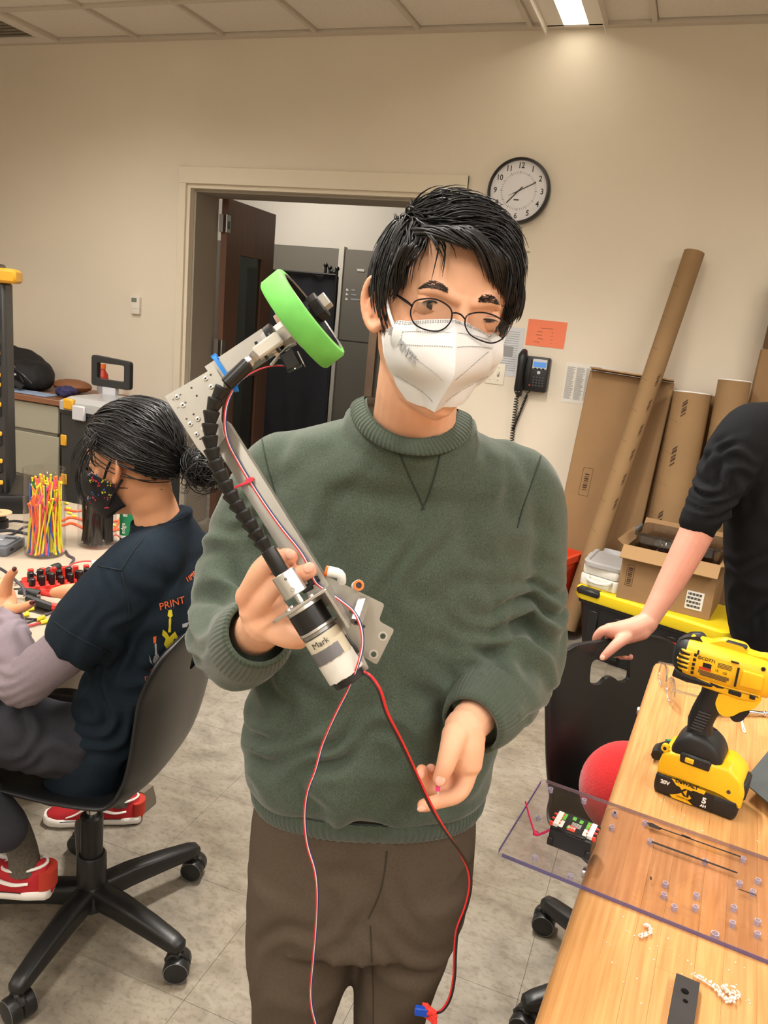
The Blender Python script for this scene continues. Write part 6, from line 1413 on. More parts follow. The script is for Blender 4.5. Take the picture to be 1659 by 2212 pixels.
for sx in (-1, 1):
    MB().ball((sx*.031, .0655, .0), (.0125, .008, .0055), 16, 10, M=H3).build('eyeball', 'eye_white', b3, 180, W=True); MB().ball((sx*.031, .0735, .0), (.0048, .003, .005), 12, 8, M=H3).build('iris', 'iris', b3, 180, W=True)
    MB().tube([H3 @ Vector(q) for q in ((sx*.014, .083, .022), (sx*.03, .0825, .028), (sx*.046, .066, .023))], [.003, .0032, .0015], 8, k=3, flat=.6).build('eyebrow', 'hair_brown', b3, W=True)
MB().tube([H3 @ Vector(q) for q in ((-.022, .082, -.068), (-.008, .090, -.066), (0, .091, -.067), (.008, .090, -.066), (.022, .082, -.068))], [.002, .0042, .0045, .0042, .002], 8, k=3).build('lips', mat('lips', (186, 110, 100), .5), b3, W=True)
pj = MB(); pj.loft([lev((1660, 895), (1845, 920), 1.97, .06), lev((1612, 920), (1895, 960), 1.97, .085), lev((1578, 985), (1922, 1035), 1.97, .105), lev((1568, 1090), (1918, 1140), 1.965, .115), lev((1570, 1210), (1912, 1260), 1.96, .118), lev((1576, 1310), (1905, 1360), 1.955, .118), lev((1586, 1385), (1896, 1430), 1.95, .112)])
chain(pj, [(1650, 915, 1.95, .055), (1622, 930, 1.94, .068), (1582, 990, 1.92, .070), (1555, 1045, 1.905, .062), (1528, 1098, 1.89, .054), (1512, 1126, 1.885, .050)], 4, 20); chain(pj, [(1860, 970, 1.97, .06), (1905, 1030, 1.98, .066), (1935, 1120, 1.99, .060), (1956, 1215, 1.985, .054), (1960, 1280, 1.965, .048)], 4, 20)
_P = loopf(V(1698, 872, 1.97), V(1808, 886, 1.97), V(1753, 892, 1.905), V(1753, 862, 2.03)); pj.tube([_P(i/24) for i in range(25)], .013, 8)
C3 = lev((1590, 975), (1915, 1020), 1.97, .1)
def yk3(q, bl): return [_P(-k/40).lerp(C3[k], q)+((_P(-k/40)-_P(.5-k/40)).normalized()*bl) for k in range(40)]
pj.loft([[p+UP*.003 for p in yk3(0., -.003)], yk3(.3, .006), yk3(.6, .010), [p-UP*.02 for p in yk3(.96, -.006)]])
pm_ = remesh(pj, .007, 5, .6); folds(pm_, [(V(1545, 1020, 1.86), .08, dirv(.3, 1), .035, .008), (V(1525, 990, 1.87), .06, dirv(.8, .6), .04, .010), (V(1600, 1100, 1.86), .1, dirv(1, .3), .06, .006), (V(1620, 1300, 1.86), .12, dirv(1, .2), .07, .006)], .003, (8, 8, 8), 12.)
obj('pullover', pm_, 'black_knit', rp, W=True)
dj = MB(); dj.loft([lev((1592, 1365), (1890, 1405), 1.95, .105), lev((1585, 1440), (1895, 1480), 1.95, .115), lev((1585, 1540), (1895, 1570), 1.95, .12)])
for l, r in ((1588, 1735), (1745, 1890)):
    dj.loft([ring(V((l+r)/2+o, y, 1.95), R0, NF, w_, w_*1.15, 2.3, 24) for y, w_, o in ((1500, .088, 0), (1640, .082, 0), (1800, .07, -4), (2000, .062, -8), (2280, .055, -14))])
djm = remesh(dj, .009, 5, .6); folds(djm, [], .003, (9, 9, 6), 3.); obj('jeans', djm, 'denim', rp, W=True)
for px in (1640, 1790):
    a = V(px, 2290, 1.95); a.z = 0
    MB().loft([[a-NF*y+R0*(w_*math.cos(t))+UP*(max(0, .5+.5*math.sin(t))*h_) for t in [2*PI*j/20 for j in range(20)]] for y, w_, h_ in ((-.11, .02, .05), (-.09, .034, .075), (-.03, .042, .11), (.05, .045, .085), (.12, .046, .06), (.165, .036, .045), (.185, .015, .03))]).build('shoe', 'shoe_dark', rp, 60, W=True)
# ================================================================== butcher-block bench on the right
mat('maple', (184, 129, 75), .42, col2=(206, 156, 99), vs=6, stretch=(30, 1.2, 30), rnd=.10, detail=6, bump=.03, bs=120); mat('maple_edge', (196, 146, 90), .45, col2=(214, 168, 112), vs=6, stretch=(30, 1.2, 30))
BZ = .86; BD = Vector((.069, .9976, 0)).normalized(); BX = Vector((BD.y, -BD.x, 0)); BO = Vector((-.033, .69, 0))-BD*.75     # edge line of the bench
BM = frame(BO, BX, BD, UP); BL = 1.82
wbn = thing('workbench', 'butcher-block workbench with maple top at the right', 'table', M=BM)
sw_ = [.045, .032, .028, .041, .03, .036, .044, .027, .038, .034, .042, .03, .036, .04, .028, .044, .034, .03, .04, .036]
x = 0; rw = random.Random(8)
for i, w_ in enumerate(sw_):
    ys_ = [0]; 
    while ys_[-1] < BL-.25 and i > 0: ys_.append(ys_[-1]+rw.uniform(.45, .9))
    ys_ = [q for q in ys_ if q < BL-.15]+[BL]
    for a, b in zip(ys_[:-1], ys_[1:]):
        mb = MB()
        if i == 0:      # rounded front edge
            mb.loft([[(x+w_, yy, BZ), (x+w_*.5, yy, BZ), (x+.012, yy, BZ-.0005), (x+.004, yy, BZ-.005), (x, yy, BZ-.013), (x, yy, BZ-.034), (x+.006, yy, BZ-.044), (x+w_, yy, BZ-.044)] for yy in (a, b)])
        else: mb.box((x+w_/2, (a+b)/2, BZ-.022), (w_-.0002, b-a-.0002, .044-.0004*(i % 2)))
        mb.build('stave', 'maple', wbn, 40)
    x += w_
BW = x
for yy in (.12, 1.62):
    for xx in ((.12 if yy < 1 else .44), BW-.1): MB().box((xx, yy, (BZ-.05)/2), (.07, .07, BZ-.05), b=.004).build('leg', 'frame_dark', wbn)
    MB().box((BW/2, yy, BZ-.09), (BW-.2, .05, .08), b=.004).build('crossbar', 'frame_dark', wbn)
for yy in (.62, 1.05, 1.60): MB().lathe([(.008, 0), (.0075, .004), (.003, .005)], 14, M=frame((0, yy, BZ-.024), (0, 1, 0), (0, 0, 1), (-1, 0, 0)) @ Mx((0, 0, 0))).build('bolt', 'alu_bright', wbn)
mat('ball_red', (198, 32, 34), .95, var=.08, vs=200, bump=.8, bs=260, bdist=.002, sheen=.3)
bc = Vector((.035, 1.70, .565)); mb = MB(); bmh = bmesh.new(); bmesh.ops.create_icosphere(bmh, subdivisions=5, radius=1)
mb.add([bc+v.co*(.107+.0006*noise.noise(v.co*40)) for v in bmh.verts], [tuple(v.index for v in f.verts) for f in bmh.faces]); bmh.free()
solo(mb, 'foam_ball', 'ball_red', 'red fuzzy ball resting on the black chair under the bench edge', 'ball', smooth=180)
# ---- polycarbonate plate
clear('polycarb', (249, 246, 249), .07, .04, .5); mat('poly_edge', (96, 90, 140), .25); mat('poly_rim', (196, 190, 212), .2, alpha=.5); clear('goggle_rim', (235, 238, 240), .4, .15, .9); mat('marker', (18, 16, 16), .6)
A_, B_, C_, D_ = Vector((-.115, 1.143, BZ)), Vector((-.128, .934, BZ)), Vector((.222, 1.105, BZ)), Vector((.205, .893, BZ))
px_ = (C_-A_).normalized(); py_ = (A_-B_); py_ = (py_-px_*py_.dot(px_)).normalized(); PM = frame(B_+UP*.0032, px_, py_, UP); PI_ = PM.inverted(); PL, PWd, PT = .62, .212, .006
def pl(x, y): v = PI_ @ AZ(x, y, BZ+.006); return (v.x, v.y)
hp = [(1190, 1703), (1262, 1727), (1163, 1764), (1235, 1790), (1107, 1851), (1157, 1850), (1233, 1890), (1299, 1921), (1328, 1755), (1322, 1785), (1394, 1775), (1405, 1815), (1524, 1858), (1606, 1853), (1438, 1907), (1435, 1931), (1457, 1957), (1505, 1932), (1503, 1958), (1586, 1958), (1583, 1992), (1545, 2016), (1598, 1905), (1627, 1924), (1638, 1900), (1637, 1988), (1637, 2015)]
hs = [circ(*pl(x, y), .0042 if k in (7, 21) else .0032, 14) for k, (x, y) in enumerate(hp)]
hs = [h for h in hs if min(q[0] for q in h) > .004 and min(q[1] for q in h) > .004 and max(q[1] for q in h) < PWd-.004]
pp = thing('clear_plate', 'clear drilled plastic plate overhanging the bench edge', 'plate', M=PM)
me = plate(rpoly([(0, 0), (PL, 0), (PL, PWd), (0, PWd)], .006, 3), hs, PT, .0004); me.transform(Mx((0, 0, 0))); obj('sheet', me, 'polycarb', pp)
for h in hs:
    c_ = Vector((sum(q[0] for q in h)/len(h), sum(q[1] for q in h)/len(h), 0)); MB().ring(abs(h[0][0]-c_.x)+.0006, abs(h[0][0]-c_.x)-.0003, -PT/2-.0002, PT/2+.0002, 16, M=Matrix.Translation(c_)).build('hole_rim', 'poly_rim', pp)
MB().box((PL/2, .0004, 0), (PL-.014, .0006, PT*.9)).build('front_edge', 'poly_edge', pp, 0)
mat('poly_edge_pale', (150, 128, 140), .25, alpha=.55)
MB().box((.0004, PWd/2, 0), (.0008, PWd-.014, PT*.9)).build('side_edge', 'poly_edge', pp, 0); MB().box((PL/2, PWd-.0004, 0), (PL-.014, .0006, PT*.9)).build('back_edge', 'poly_edge_pale', pp, 0)
mk_ = []
def mark(poly, nm='marker_line'):
    P = [Vector((*pl(x, y), PT/2+.0004)) for x, y in poly]; n = len(P); MB().add(P, [tuple(range(n))]).build(nm, 'marker', pp, 0)
mark([(1397, 1777), (1408, 1778), (1430, 1790), (1425, 1794), (1402, 1786)]); mark([(1425, 1788), (1426, 1791), (1600, 1853), (1600, 1850)]); mark([(1472, 1802), (1492, 1810), (1492, 1813), (1474, 1807)]); mark([(1408, 1817), (1407, 1821), (1592, 1888), (1594, 1885)]); mark([(1404, 1893), (1408, 1896), (1408, 1902), (1404, 1901)]); mark([(1326, 1753), (1331, 1755), (1330, 1759), (1326, 1758)]); mark([(1594, 1920), (1634, 1934), (1634, 1936), (1594, 1922)])
# module (black controller with terminal strips) stuck on the plate
mod = thing('controller_module', 'small black electronic module with green and red labels on the clear plate', 'electronics', M=PM @ Mx((.083, .073, PT/2), (0, 0, -.02)))
MB().box((0, 0, .014), (.058, .040, .028), b=.0015).build('case', 'black_plastic', mod); MB().box((0, .001, .0295), (.040, .044, .004), b=.001).build('case_lid', 'black_plastic', mod)
mat('led_green', (90, 170, 60), .5); mat('conn_red', (226, 70, 54), .5); mat('label_white', (222, 220, 214), .6)
for sx in (-1, 1):
    MB().box((sx*.0235, .002, .0305), (.0075, .033, .005), b=.0005).build('terminal_strip', 'label_white', mod)
    MB().box((sx*.0168, .010, .0318), (.005, .016, .0006)).build('green_label', 'led_green', mod, 0); MB().box((sx*.0165, -.008, .0318), (.0055, .016, .0006)).build('white_label', 'label_white', mod, 0)
    for k in range(6): MB().box((sx*.0292, .015-k*.0055, .030), (.005, .0032, .006), b=.0004).build('terminal', 'conn_red' if k % 2 else 'black_plastic', mod)
    for k in range(4): MB().box((sx*.0195, .013-k*.0075, .0322), (.003, .003, .001)).build('red_pin', 'conn_red', mod, 0)
    MB().box((sx*.026, -.0205, .008), (.007, .004, .012), b=.001).build('mount_foot', 'black_plastic', mod)
MB().box((-.002, -.0105, .0318), (.011, .012, .0006)).build('red_sticker', 'conn_red', mod, 0); MB().box((-.006, -.0105, .0320), (.005, .006, .0006)).build('green_sticker', 'led_green', mod, 0)
for x_, y_ in ((-.004, .014), (.006, .012)): MB().box((x_, y_, .0318), (.005, .008, .0006)).build('green_sticker', 'led_green', mod, 0)
for i in range(4): MB().box((.002, .004-i*.0028, .0318), (.013, .0008, .0004)).build('printed_line', 'label_white', mod, 0)
for i in range(2): text('M', .008, Mx((-.004+i*.004, -.0105, .0324)), 'logo', 'label_white', mod)
mat('pink_zip', (206, 36, 92), .4)
q0 = PM @ Vector((.028, .205, .004)); Q = [AZ(1135, 1731, BZ+.045), AZ(1145, 1768, BZ+.03), AZ(1157, 1801, BZ+.012), AZ(1172, 1800, BZ+.018), AZ(1188, 1792, BZ+.03)]
zt2 = thing('zip_tie', 'pink cable tie looped at the corner of the black module', 'cable tie', AZ(1157, 1801, BZ+.006))
MB().tube(Q, [.0014, .0016, .0016, .0016, .0014], 6, k=4, flat=.5).build('strap', 'pink_zip', zt2, W=True); MB().box(AZ(1157, 1800, BZ+.012), (.007, .006, .006), b=.001).build('head', 'pink_zip', zt2, W=True)
# ---- cordless drill
mat('drill_yellow', (242, 188, 28), .38, spec=.5); mat('drill_black', (30, 30, 31), .5, bump=.2, bs=900, bdist=.0005); mat('drill_grey', (66, 66, 68), .5); mat('print_white', (232, 232, 230), .5); mat('print_yellow', (244, 188, 20), .5); mat('red_label', (196, 44, 34), .5)
db = Vector((.0635, 1.2075, BZ)); dxv = Vector((.978, -.209, 0)).normalized(); DM = frame(db, dxv, UP.cross(dxv), UP)     # local x: along the drill, z up, -y towards the photographer
dr = thing('cordless_drill', 'yellow and black cordless drill standing on its battery', 'drill', M=DM)
def dprof(pl_, y0, y1, nm, m, b=.004, par=dr, r=.004, rr=3):
    """side profile (x,z) extruded across y with rounded edges"""
    poly = rpoly(pl_, r, rr); c = Vector((sum(p[0] for p in poly)/len(poly), sum(p[1] for p in poly)/len(poly))); rs = []
    for yy, g in ((y0, b), (y0+b*.3, b*.3), (y0+b, 0), (y1-b, 0), (y1-b*.3, b*.3), (y1, b)):
        q = []
        for i, p in enumerate(poly):
            a_, b_ = Vector(poly[i-1]), Vector(poly[(i+1) % len(poly)]); t = (b_-a_).normalized(); n = Vector((t.y, -t.x)); pv = Vector(p)
            if n.dot(pv-c) < 0 and False: n = -n
            q.append(pv-n*g)
        rs.append([(p.x, yy, p.y) for p in q])
    return MB().loft(rs, True).build(nm, m, par, 50)
BWd = .037
dprof([(-.001, .0), (.118, .0), (.122, .012), (.121, .034), (-.002, .034), (-.003, .012)], -.0, 2*BWd, 'battery', 'drill_black', .005, r=.006)
bt_ = dprof([(-.002, .032), (.088, .032), (.108, .028), (.124, .02), (.125, .046), (.118, .066), (.098, .080), (.02, .076), (.002, .070), (-.002, .05)], .001, 2*BWd-.001, 'battery_housing', 'drill_yellow', .005, r=.006)
MB().box((.121, BWd, .045), (.012, .05, .03), b=.004, M=Mx((0, 0, 0))).build('release_button', 'drill_black', dr)
lbl = MB().add([(.004, -.0006, .004), (.086, -.0006, .004), (.086, -.0006, .031), (.004, -.0006, .031)], [(0, 1, 2, 3)]).build('label_panel', 'wire_black', dr, 0)
def FM(x, z, y=-.0012): return frame((x, y, z), (1, 0, 0), (0, 0, 1), (0, -1, 0))
MB().add([(q[0], -.001, q[1]) for q in ((.022, .034), (.074, .034), (.072, .027), (.056, .027), (.049, .021), (.056, .013), (.051, .008), (.060, .0025), (.028, .0025), (.024, .006), (.034, .011), (.039, .018), (.030, .026))], [tuple(range(13))]).build('label_flash', 'print_yellow', dr, 0)
text('DeWALT', .0085, FM(.0455, .0335, -.0015), 'lettering', 'wire_black', dr, bold=.0003, depth=.0002); text('20V', .0085, FM(.014, .023), 'lettering', 'print_white', dr, bold=.0004, depth=.0002); text('5', .013, FM(.074, .017), 'lettering', 'print_white', dr, bold=.0006, depth=.0002); text('AH', .006, FM(.074, .008), 'lettering', 'print_white', dr, bold=.0003, depth=.0002)
text('XR', .017, FM(.046, .018, -.0016), 'lettering', 'wire_black', dr, bold=.0006, depth=.0002, sx=1.2); text('LITHIUM ION', .0035, FM(.044, .0085, -.0016), 'lettering', 'wire_black', dr, depth=.0002)
dprof([(.014, .066), (.082, .066), (.088, .080), (.078, .100), (.058, .112), (.034, .112), (.018, .098), (.010, .080)], .004, 2*BWd-.004, 'foot', 'drill_black', .008, r=.01)
MB().box((.05, .002, .073), (.046, .006, .018), b=.003).build('foot_guard', 'drill_black', dr); MB().box((.042, -.0015, .073), (.013, .003, .008), b=.001).build('foot_tab', 'drill_yellow', dr)
MB().lathe([(.006, 0), (.006, .008)], 14, M=frame((.003, .012, .076), (1, 0, 0), (0, 0, 1), (0, -1, 0))).build('loop_boss', 'drill_yellow', dr); MB().lathe([(.0028, .0078), (.0028, .0086)], 12, M=frame((.003, .012, .076), (1, 0, 0), (0, 0, 1), (0, -1, 0))).build('loop_hole', 'wire_black', dr)
for k in range(5):
    for q in range(2): MB().box((.093+k*.0024+q*.0015, .0035, .066-q*.011), (.001, .002, .008)).build('vent_slot', 'wire_black', dr, 0)
MB().lathe([(.003, 0), (.003, .002)], 12, M=frame((.104, .002, .045), (1, 0, 0), (0, 0, 1), (0, -1, 0))).build('screw_well', 'drill_grey', dr)
# grip: rings along a curved handle
gr = []
for x_, z_, a_, b_ in ((.046, .098, .022, .024), (.043, .112, .019, .020), (.041, .126, .0185, .019), (.044, .142, .019, .019), (.050, .158, .021, .0195), (.055, .172, .022, .020), (.058, .186, .024, .021), (.056, .200, .030, .024)):
    gr.append([(x_+a_*math.copysign(abs(math.cos(t))**.8, math.cos(t)), BWd+b_*math.copysign(abs(math.sin(t))**.8, math.sin(t)), z_+.1*a_*math.cos(t)*-1) for t in [2*PI*j/28 for j in range(28)]])
MB().loft(gr).build('grip', 'drill_black', dr, 60)
gp = MB()
for k in range(7): gp.box((.040+.0012*k, BWd-.0196, .118+k*.005), (.018, .0012, .002))
gp.build('grip_ridges', 'drill_grey', dr, 20)
MB().box((.066, BWd-.0195, .128), (.006, .001, .003), b=.0004).build('grip_screw', 'wire_black', dr)
# motor housing: tilted slightly like the photo's perspective, axis along x
HYc = BWd
def house(prof, nm, m, n=32, fy=1., par=dr, zc=.226):
    return MB().loft([[(x_, HYc+r*fy*math.copysign(abs(math.cos(t))**.85, math.cos(t)), zc+dz+r*1.08*math.copysign(abs(math.sin(t))**.85, math.sin(t))) for t in [2*PI*j/n for j in range(n)]] for x_, r, dz in prof]).build(nm, m, par, 50)
house([(-.016, .012, 0), (-.014, .019, 0), (-.008, .0255, 0), (.0, .029, 0), (.022, .030, 0)], 'rear_cap', 'drill_black')
house([(.004, .0292, 0), (.012, .0302, 0), (.06, .0305, 0), (.075, .0302, 0), (.110, .0285, 0), (.124, .0275, 0), (.126, .0255, 0)], 'motor_housing', 'drill_yellow')
dprof([(.018, .202), (.018, .192), (.036, .188), (.092, .186), (.112, .19), (.12, .204), (.06, .208)], HYc-.023, HYc+.023, 'housing_belly', 'drill_yellow', .005, r=.006)
dprof([(.066, .196), (.116, .200), (.108, .182), (.092, .172), (.082, .160), (.070, .157), (.062, .170)], HYc-.021, HYc+.021, 'trigger_guard', 'drill_yellow', .004, r=.005)
dprof([(.080, .172), (.098, .180), (.104, .170), (.096, .152), (.088, .148), (.081, .156)], HYc-.011, HYc+.011, 'trigger', 'drill_black', .003, r=.004)
dprof([(-.010, .192), (.012, .189), (.05, .193), (.052, .199), (.012, .202), (-.008, .207)], HYc-.0245, HYc+.0245, 'belly_strip', 'drill_black', .003, r=.003)
dprof([(.03, .252), (.05, .262), (.078, .262), (.084, .254), (.1, .253), (.112, .256), (.118, .247), (.03, .246)], HYc-.012, HYc+.012, 'top_rail', 'drill_yellow', .004, r=.004)
MB().box((.068, HYc, .262), (.03, .012, .006), b=.002).build('speed_switch', 'drill_black', dr)
dprof([(-.008, .248), (.002, .256), (.016, .26), (.022, .254), (.020, .244), (-.004, .238)], HYc-.014, HYc+.014, 'rear_lug', 'drill_black', .003, r=.003)
MB().lathe([(.004, 0), (.004, .0016)], 12, M=frame((.008, HYc-.0135, .2505), (1, 0, 0), (0, 0, 1), (0, -1, 0))).build('lug_screw', 'drill_grey', dr)
for k in range(5):
    z_ = .240-k*.0072; MB().tube([(-.006+.002*abs(k-2), HYc-.0262+abs(k-2)*.0012, z_), (.004, HYc-.0298+abs(k-2)*.0008, z_), (.013, HYc-.0312+abs(k-2)*.0012, z_)], .0022, 6, k=2).build('vent_rib', 'drill_yellow', dr)
    MB().box((.019, HYc-.0312+abs(k-2)*.0012, z_-.001), (.004, .003, .004)).build('vent_hole', 'wire_black', dr, 0)
for k in range(4): MB().box((.003, HYc-.0292, .2365-k*.0072), (.016, .003, .0018)).build('vent_hole', 'wire_black', dr, 0)
# rating label
lp_ = MB(); L0, L1 = .026, .074
lp_.loft([[(x_, HYc-.0312-.0001+(.004*((z_-.226)/.02)**2), z_) for x_ in (L0, L1)] for z_ in (.208, .214, .220, .226, .232, .238, .243)], False, False).build('rating_label', 'print_yellow', dr, 180)
def LB(x_, z_, dy=.0): return frame((x_, HYc-.0318+(.004*((z_-.226)/.02)**2)-dy, z_), (1, 0, 0), (0, 0, 1), (0, -1, 0))
text('DCD771', .0068, LB(.036, .2375, .0004), 'lettering', 'wire_black', dr, depth=.0002, bold=.0001); MB().box((0, 0, 0), (.012, .007, .0006), M=LB(.038, .2285)).build('label_black', 'wire_black', dr, 0); MB().box((0, 0, 0), (.017, .0035, .0006), M=LB(.036, .2225)).build('label_red', 'red_label', dr, 0)
text('CE', .005, LB(.064, .2245), 'lettering', 'wire_black', dr, depth=.0002); text('UL', .0045, LB(.053, .2255), 'lettering', 'wire_black', dr, depth=.0002)
for k in range(5): MB().box((0, 0, 0), (.044 if k < 3 else .038, .0009, .0004), M=LB(.049, .2185-k*.0019)).build('fine_print', 'ink', dr, 0)
for k in range(4): MB().box((0, 0, 0), (.020, .0008, .0004), M=LB(.062, .2375-k*.002)).build('fine_print', 'ink', dr, 0)
MB().box((.0805, HYc-.0308, .224), (.003, .002, .03)).build('gap_line', 'wire_black', dr, 0)
dprof([(.086, .212), (.116, .214), (.116, .238), (.086, .238)], HYc-.0322, HYc-.028, 'side_boss', 'drill_yellow', .002, r=.004)
for x_, z_, w_ in ((.082, .196, .018), (.106, .198, .008)): MB().box((x_, HYc-.0235, z_), (w_, .003, .007), b=.0012).build('slot', 'wire_black', dr)
MB().box((.074, HYc-.03, .2455), (.011, .003, .002)).build('slot', 'wire_black', dr, 0); MB().lathe([(.003, 0), (.003, .003)], 12, M=frame((.112, HYc-.024, .246), (1, 0, 0), (0, 0, 1), (0, -1, 0))).build('screw_well', 'wire_black', dr); MB().box((.022, HYc-.03, .2445), (.0022, .003, .007)).build('slot', 'wire_black', dr, 0)
# clutch ring and chuck
house([(.126, .0245, 0), (.127, .0262, 0), (.152, .0258, 0), (.154, .024, 0)], 'clutch_ring', 'drill_grey')
for k, ch in enumerate(('1', '', '3', '', '5', '', '7')):
    a = math.radians(-8+32*k); p = Vector((.131, HYc-.0268*math.cos(a-.9), .226+.0285*math.sin(.9-a))); n = Vector((0, -math.cos(a-.9), math.sin(.9-a))).normalized(); M = frame(p, (1, 0, 0), n.cross(Vector((1, 0, 0))), n)
    (text(ch, .007, M @ Mx((0, 0, 0), (0, 0, -.0)), 'clutch_number', 'print_yellow', dr, depth=.0002) if ch else MB().box((0, 0, 0), (.0016, .0016, .0006), M=M).build('clutch_dot', 'print_yellow', dr, 0))
for k in range(8): MB().box((.143, 0, .0265), (.016, .005, .003), b=.001, M=Matrix.Translation((0, HYc, .226)) @ Matrix.Rotation(k*PI/4+.2, 4, 'X') @ Mx((0, 0, .001))).build('clutch_grip', 'drill_grey', dr)
house([(.154, .0215, 0), (.156, .0222, 0), (.178, .021, 0), (.192, .017, 0), (.2, .011, 0)], 'chuck', 'drill_black')
# ---- things round the drill
def place(x, y, z=BZ): return AZ(x, y, z)
clear('goggle_clear', (248, 249, 250), .08, .06, .8)
g0 = place(1440, 1500); gg = thing('safety_glasses', 'clear safety glasses lying behind the drill', 'glasses', g0)
GMx = frame(g0, Vector((.25, -.97, 0)), Vector((.97, .25, 0)), UP)
for sx in (-1, 1):
    rows = [[(sx*.035+.028*u_*(1-.15*abs(v_)), -.012*(u_*sx*.6+.2)**2, .004+.022*(v_+1)) for u_ in [-1+2*i/8 for i in range(9)]] for v_ in (-1, -.5, 0, .5, 1)]
    me = evalmesh(MB().loft(rows, False, False, M=GMx).mesh('l', 180), [('SOLIDIFY', dict(thickness=.002, offset=0))]); fin(me, 60); obj('lens', me, 'goggle_clear', gg, W=True)
    MB().tube([GMx @ Vector(q) for q in ((sx*.064, -.01, .04), (sx*.068, .03, .036), (sx*.068, .08, .03), (sx*.066, .12, .012))], .0026, 8, k=3).build('temple', 'goggle_rim', gg, W=True)
    MB().tube([GMx @ Vector((sx*.035+.029*math.cos(t), -.004, .026+.023*math.sin(t))) for t in [2*PI*j/20 for j in range(21)]], .0016, 6).build('lens_rim', 'goggle_rim', gg, W=True)
MB().tube([GMx @ Vector(q) for q in ((-.008, 0, .03), (0, .004, .034), (.008, 0, .03))], .003, 8, k=3).build('nose_bridge', 'goggle_clear', gg, W=True)
a, b = place(1596, 1536, BZ+.009), place(1652, 1542, BZ+.006); nd = thing('nut_driver', 'small steel driver with red collar behind the drill chuck', 'screwdriver', a); M = look(a, b-a)
MB().lathe([(.0045, .012), (.004, .05), (.0052, .052), (.0052, .058)], 14, M=M).build('shaft', 'chrome', nd, W=True); MB().lathe([(.006, -.004), (.0062, .012), (.005, .014)], 14, M=M).build('collar', 'red_plastic', nd, W=True); MB().lathe([(.008, -.07), (.009, -.05), (.0075, -.004)], 14, M=M).build('handle', 'black_rubber', nd, W=True)
MB().ball(b, .006, 12, 8).build('socket', 'chrome', nd, W=True)
wz = place(1605, 1545, BZ+.002); MB_ = MB().tube([place(1602, 1532, BZ+.012), place(1604, 1560, BZ+.005), place(1610, 1580, BZ+.002), place(1605, 1578, BZ+.002), place(1600, 1545, BZ+.012)], .0012, 6, k=4)
solo(MB_, 'wire_loop', 'print_white', 'thin white wire loop hanging beside the driver', 'wire')
cl = thing('clamp', 'small black and green spring clamp lying behind the drill foot', 'clamp', place(1480, 1640))
c0 = place(1430, 1628, BZ+.012); c1 = place(1535, 1640, BZ+.012)
MB().tube([place(1418, 1632, BZ+.014), place(1424, 1618, BZ+.014), place(1445, 1612, BZ+.014), place(1490, 1612, BZ+.014), place(1520, 1622, BZ+.014), place(1538, 1640, BZ+.014)], .009, 10, k=3).build('jaw', 'black_plastic', cl, W=True)
MB().tube([place(1440, 1604, BZ+.012), place(1490, 1604, BZ+.012), place(1530, 1612, BZ+.012)], .006, 8, k=3).build('green_grip', mat('clamp_green', (30, 130, 96), .5), cl, W=True)
MB().box(place(1512, 1622, BZ+.022), (.03, .010, .006), b=.002).build('green_label', 'clamp_green', cl, W=True)
for q in ((1425, 1632), (1536, 1640), (1522, 1608)): MB().lathe([(.011, 0), (.012, .004), (.012, .014), (.01, .018)], 18, M=Matrix.Translation(place(*q))).build('roller', 'black_rubber', cl, W=True)
mat('sheet_metal', (96, 102, 104), .45, metal=.5, var=.08, vs=30)
q = [place(1605, 1690, BZ+.024), place(1662, 1620, BZ+.03), place(1800, 1690, BZ+.02), place(1700, 1770, BZ+.02)]; mm = MB(); mm.loft([[p for p in q], [p+UP*.0018 for p in q]])
solo(mm, 'metal_sheet', 'sheet_metal', 'grey sheet metal piece resting at the right bench edge', 'metal sheet', smooth=0)
sb_ = place(1690, 1705, BZ); solo(MB().box(sb_+UP*.0095, (.06, .04, .019), b=.002), 'wood_block', 'maple_edge', 'small wooden block propping the grey sheet metal', 'block')
# black drilled bar
a, b = place(1483, 2128), place(1455, 2300); bx_ = (b-a).normalized(); bm2 = frame(a, bx_, UP.cross(bx_), UP)
me = plate([(0, -.0125), (.14, -.0125), (.14, .0125), (0, .0125)], [circ(.022, -.001, .0042, 16), circ(.0355, .001, .0028, 14), circ(.09, 0, .0042, 16)], .010, .0005); me.transform(bm2 @ Mx((0, -.0, .0052)))
solo(me, 'drilled_bar', mat('bar_black', (46, 42, 42), .6, var=.15, vs=60), 'short black bar with two drilled holes near the bottom corner', 'metal bar', smooth=0)
# plastic shavings
mat('shaving', (238, 230, 222), .6)
def curl(P, r, label, amp=.002, n=26):
    rr_ = random.Random(len(label)); Q = catmull([tuple(place(*p)+UP*.003) for p in P], 8); mb = MB()
    for i in range(0, len(Q)-1):
        for k in range(2): mb.ball(Vector(Q[i])+Vector((rr_.uniform(-1, 1)*amp, rr_.uniform(-1, 1)*amp, abs(rr_.gauss(0, amp*.7)))), r*rr_.uniform(.6, 1.2), 6, 4)
    mb.tube([Vector(q) for q in Q], r*.5, 5); solo(mb, 'plastic_shaving', 'shaving', label, 'shaving', group='plastic shavings')
curl([(1380, 2028), (1392, 2026), (1404, 2018), (1400, 2006), (1392, 2003)], .0012, 'white curled plastic shaving beside the clear plate')
curl([(1498, 2112), (1522, 2126), (1545, 2142), (1560, 2160), (1584, 2168)], .0013, 'long white plastic shaving near the black bar', .003)
curl([(1560, 2138), (1572, 2146), (1590, 2156), (1570, 2170)], .0014, 'tangled white plastic shaving at the end of the long one', .004)
curl([(1500, 1672), (1530, 1668), (1560, 1680), (1590, 1674)], .0006, 'thin white shaving behind the drill battery', .001)
crm = MB(); rc = random.Random(17)
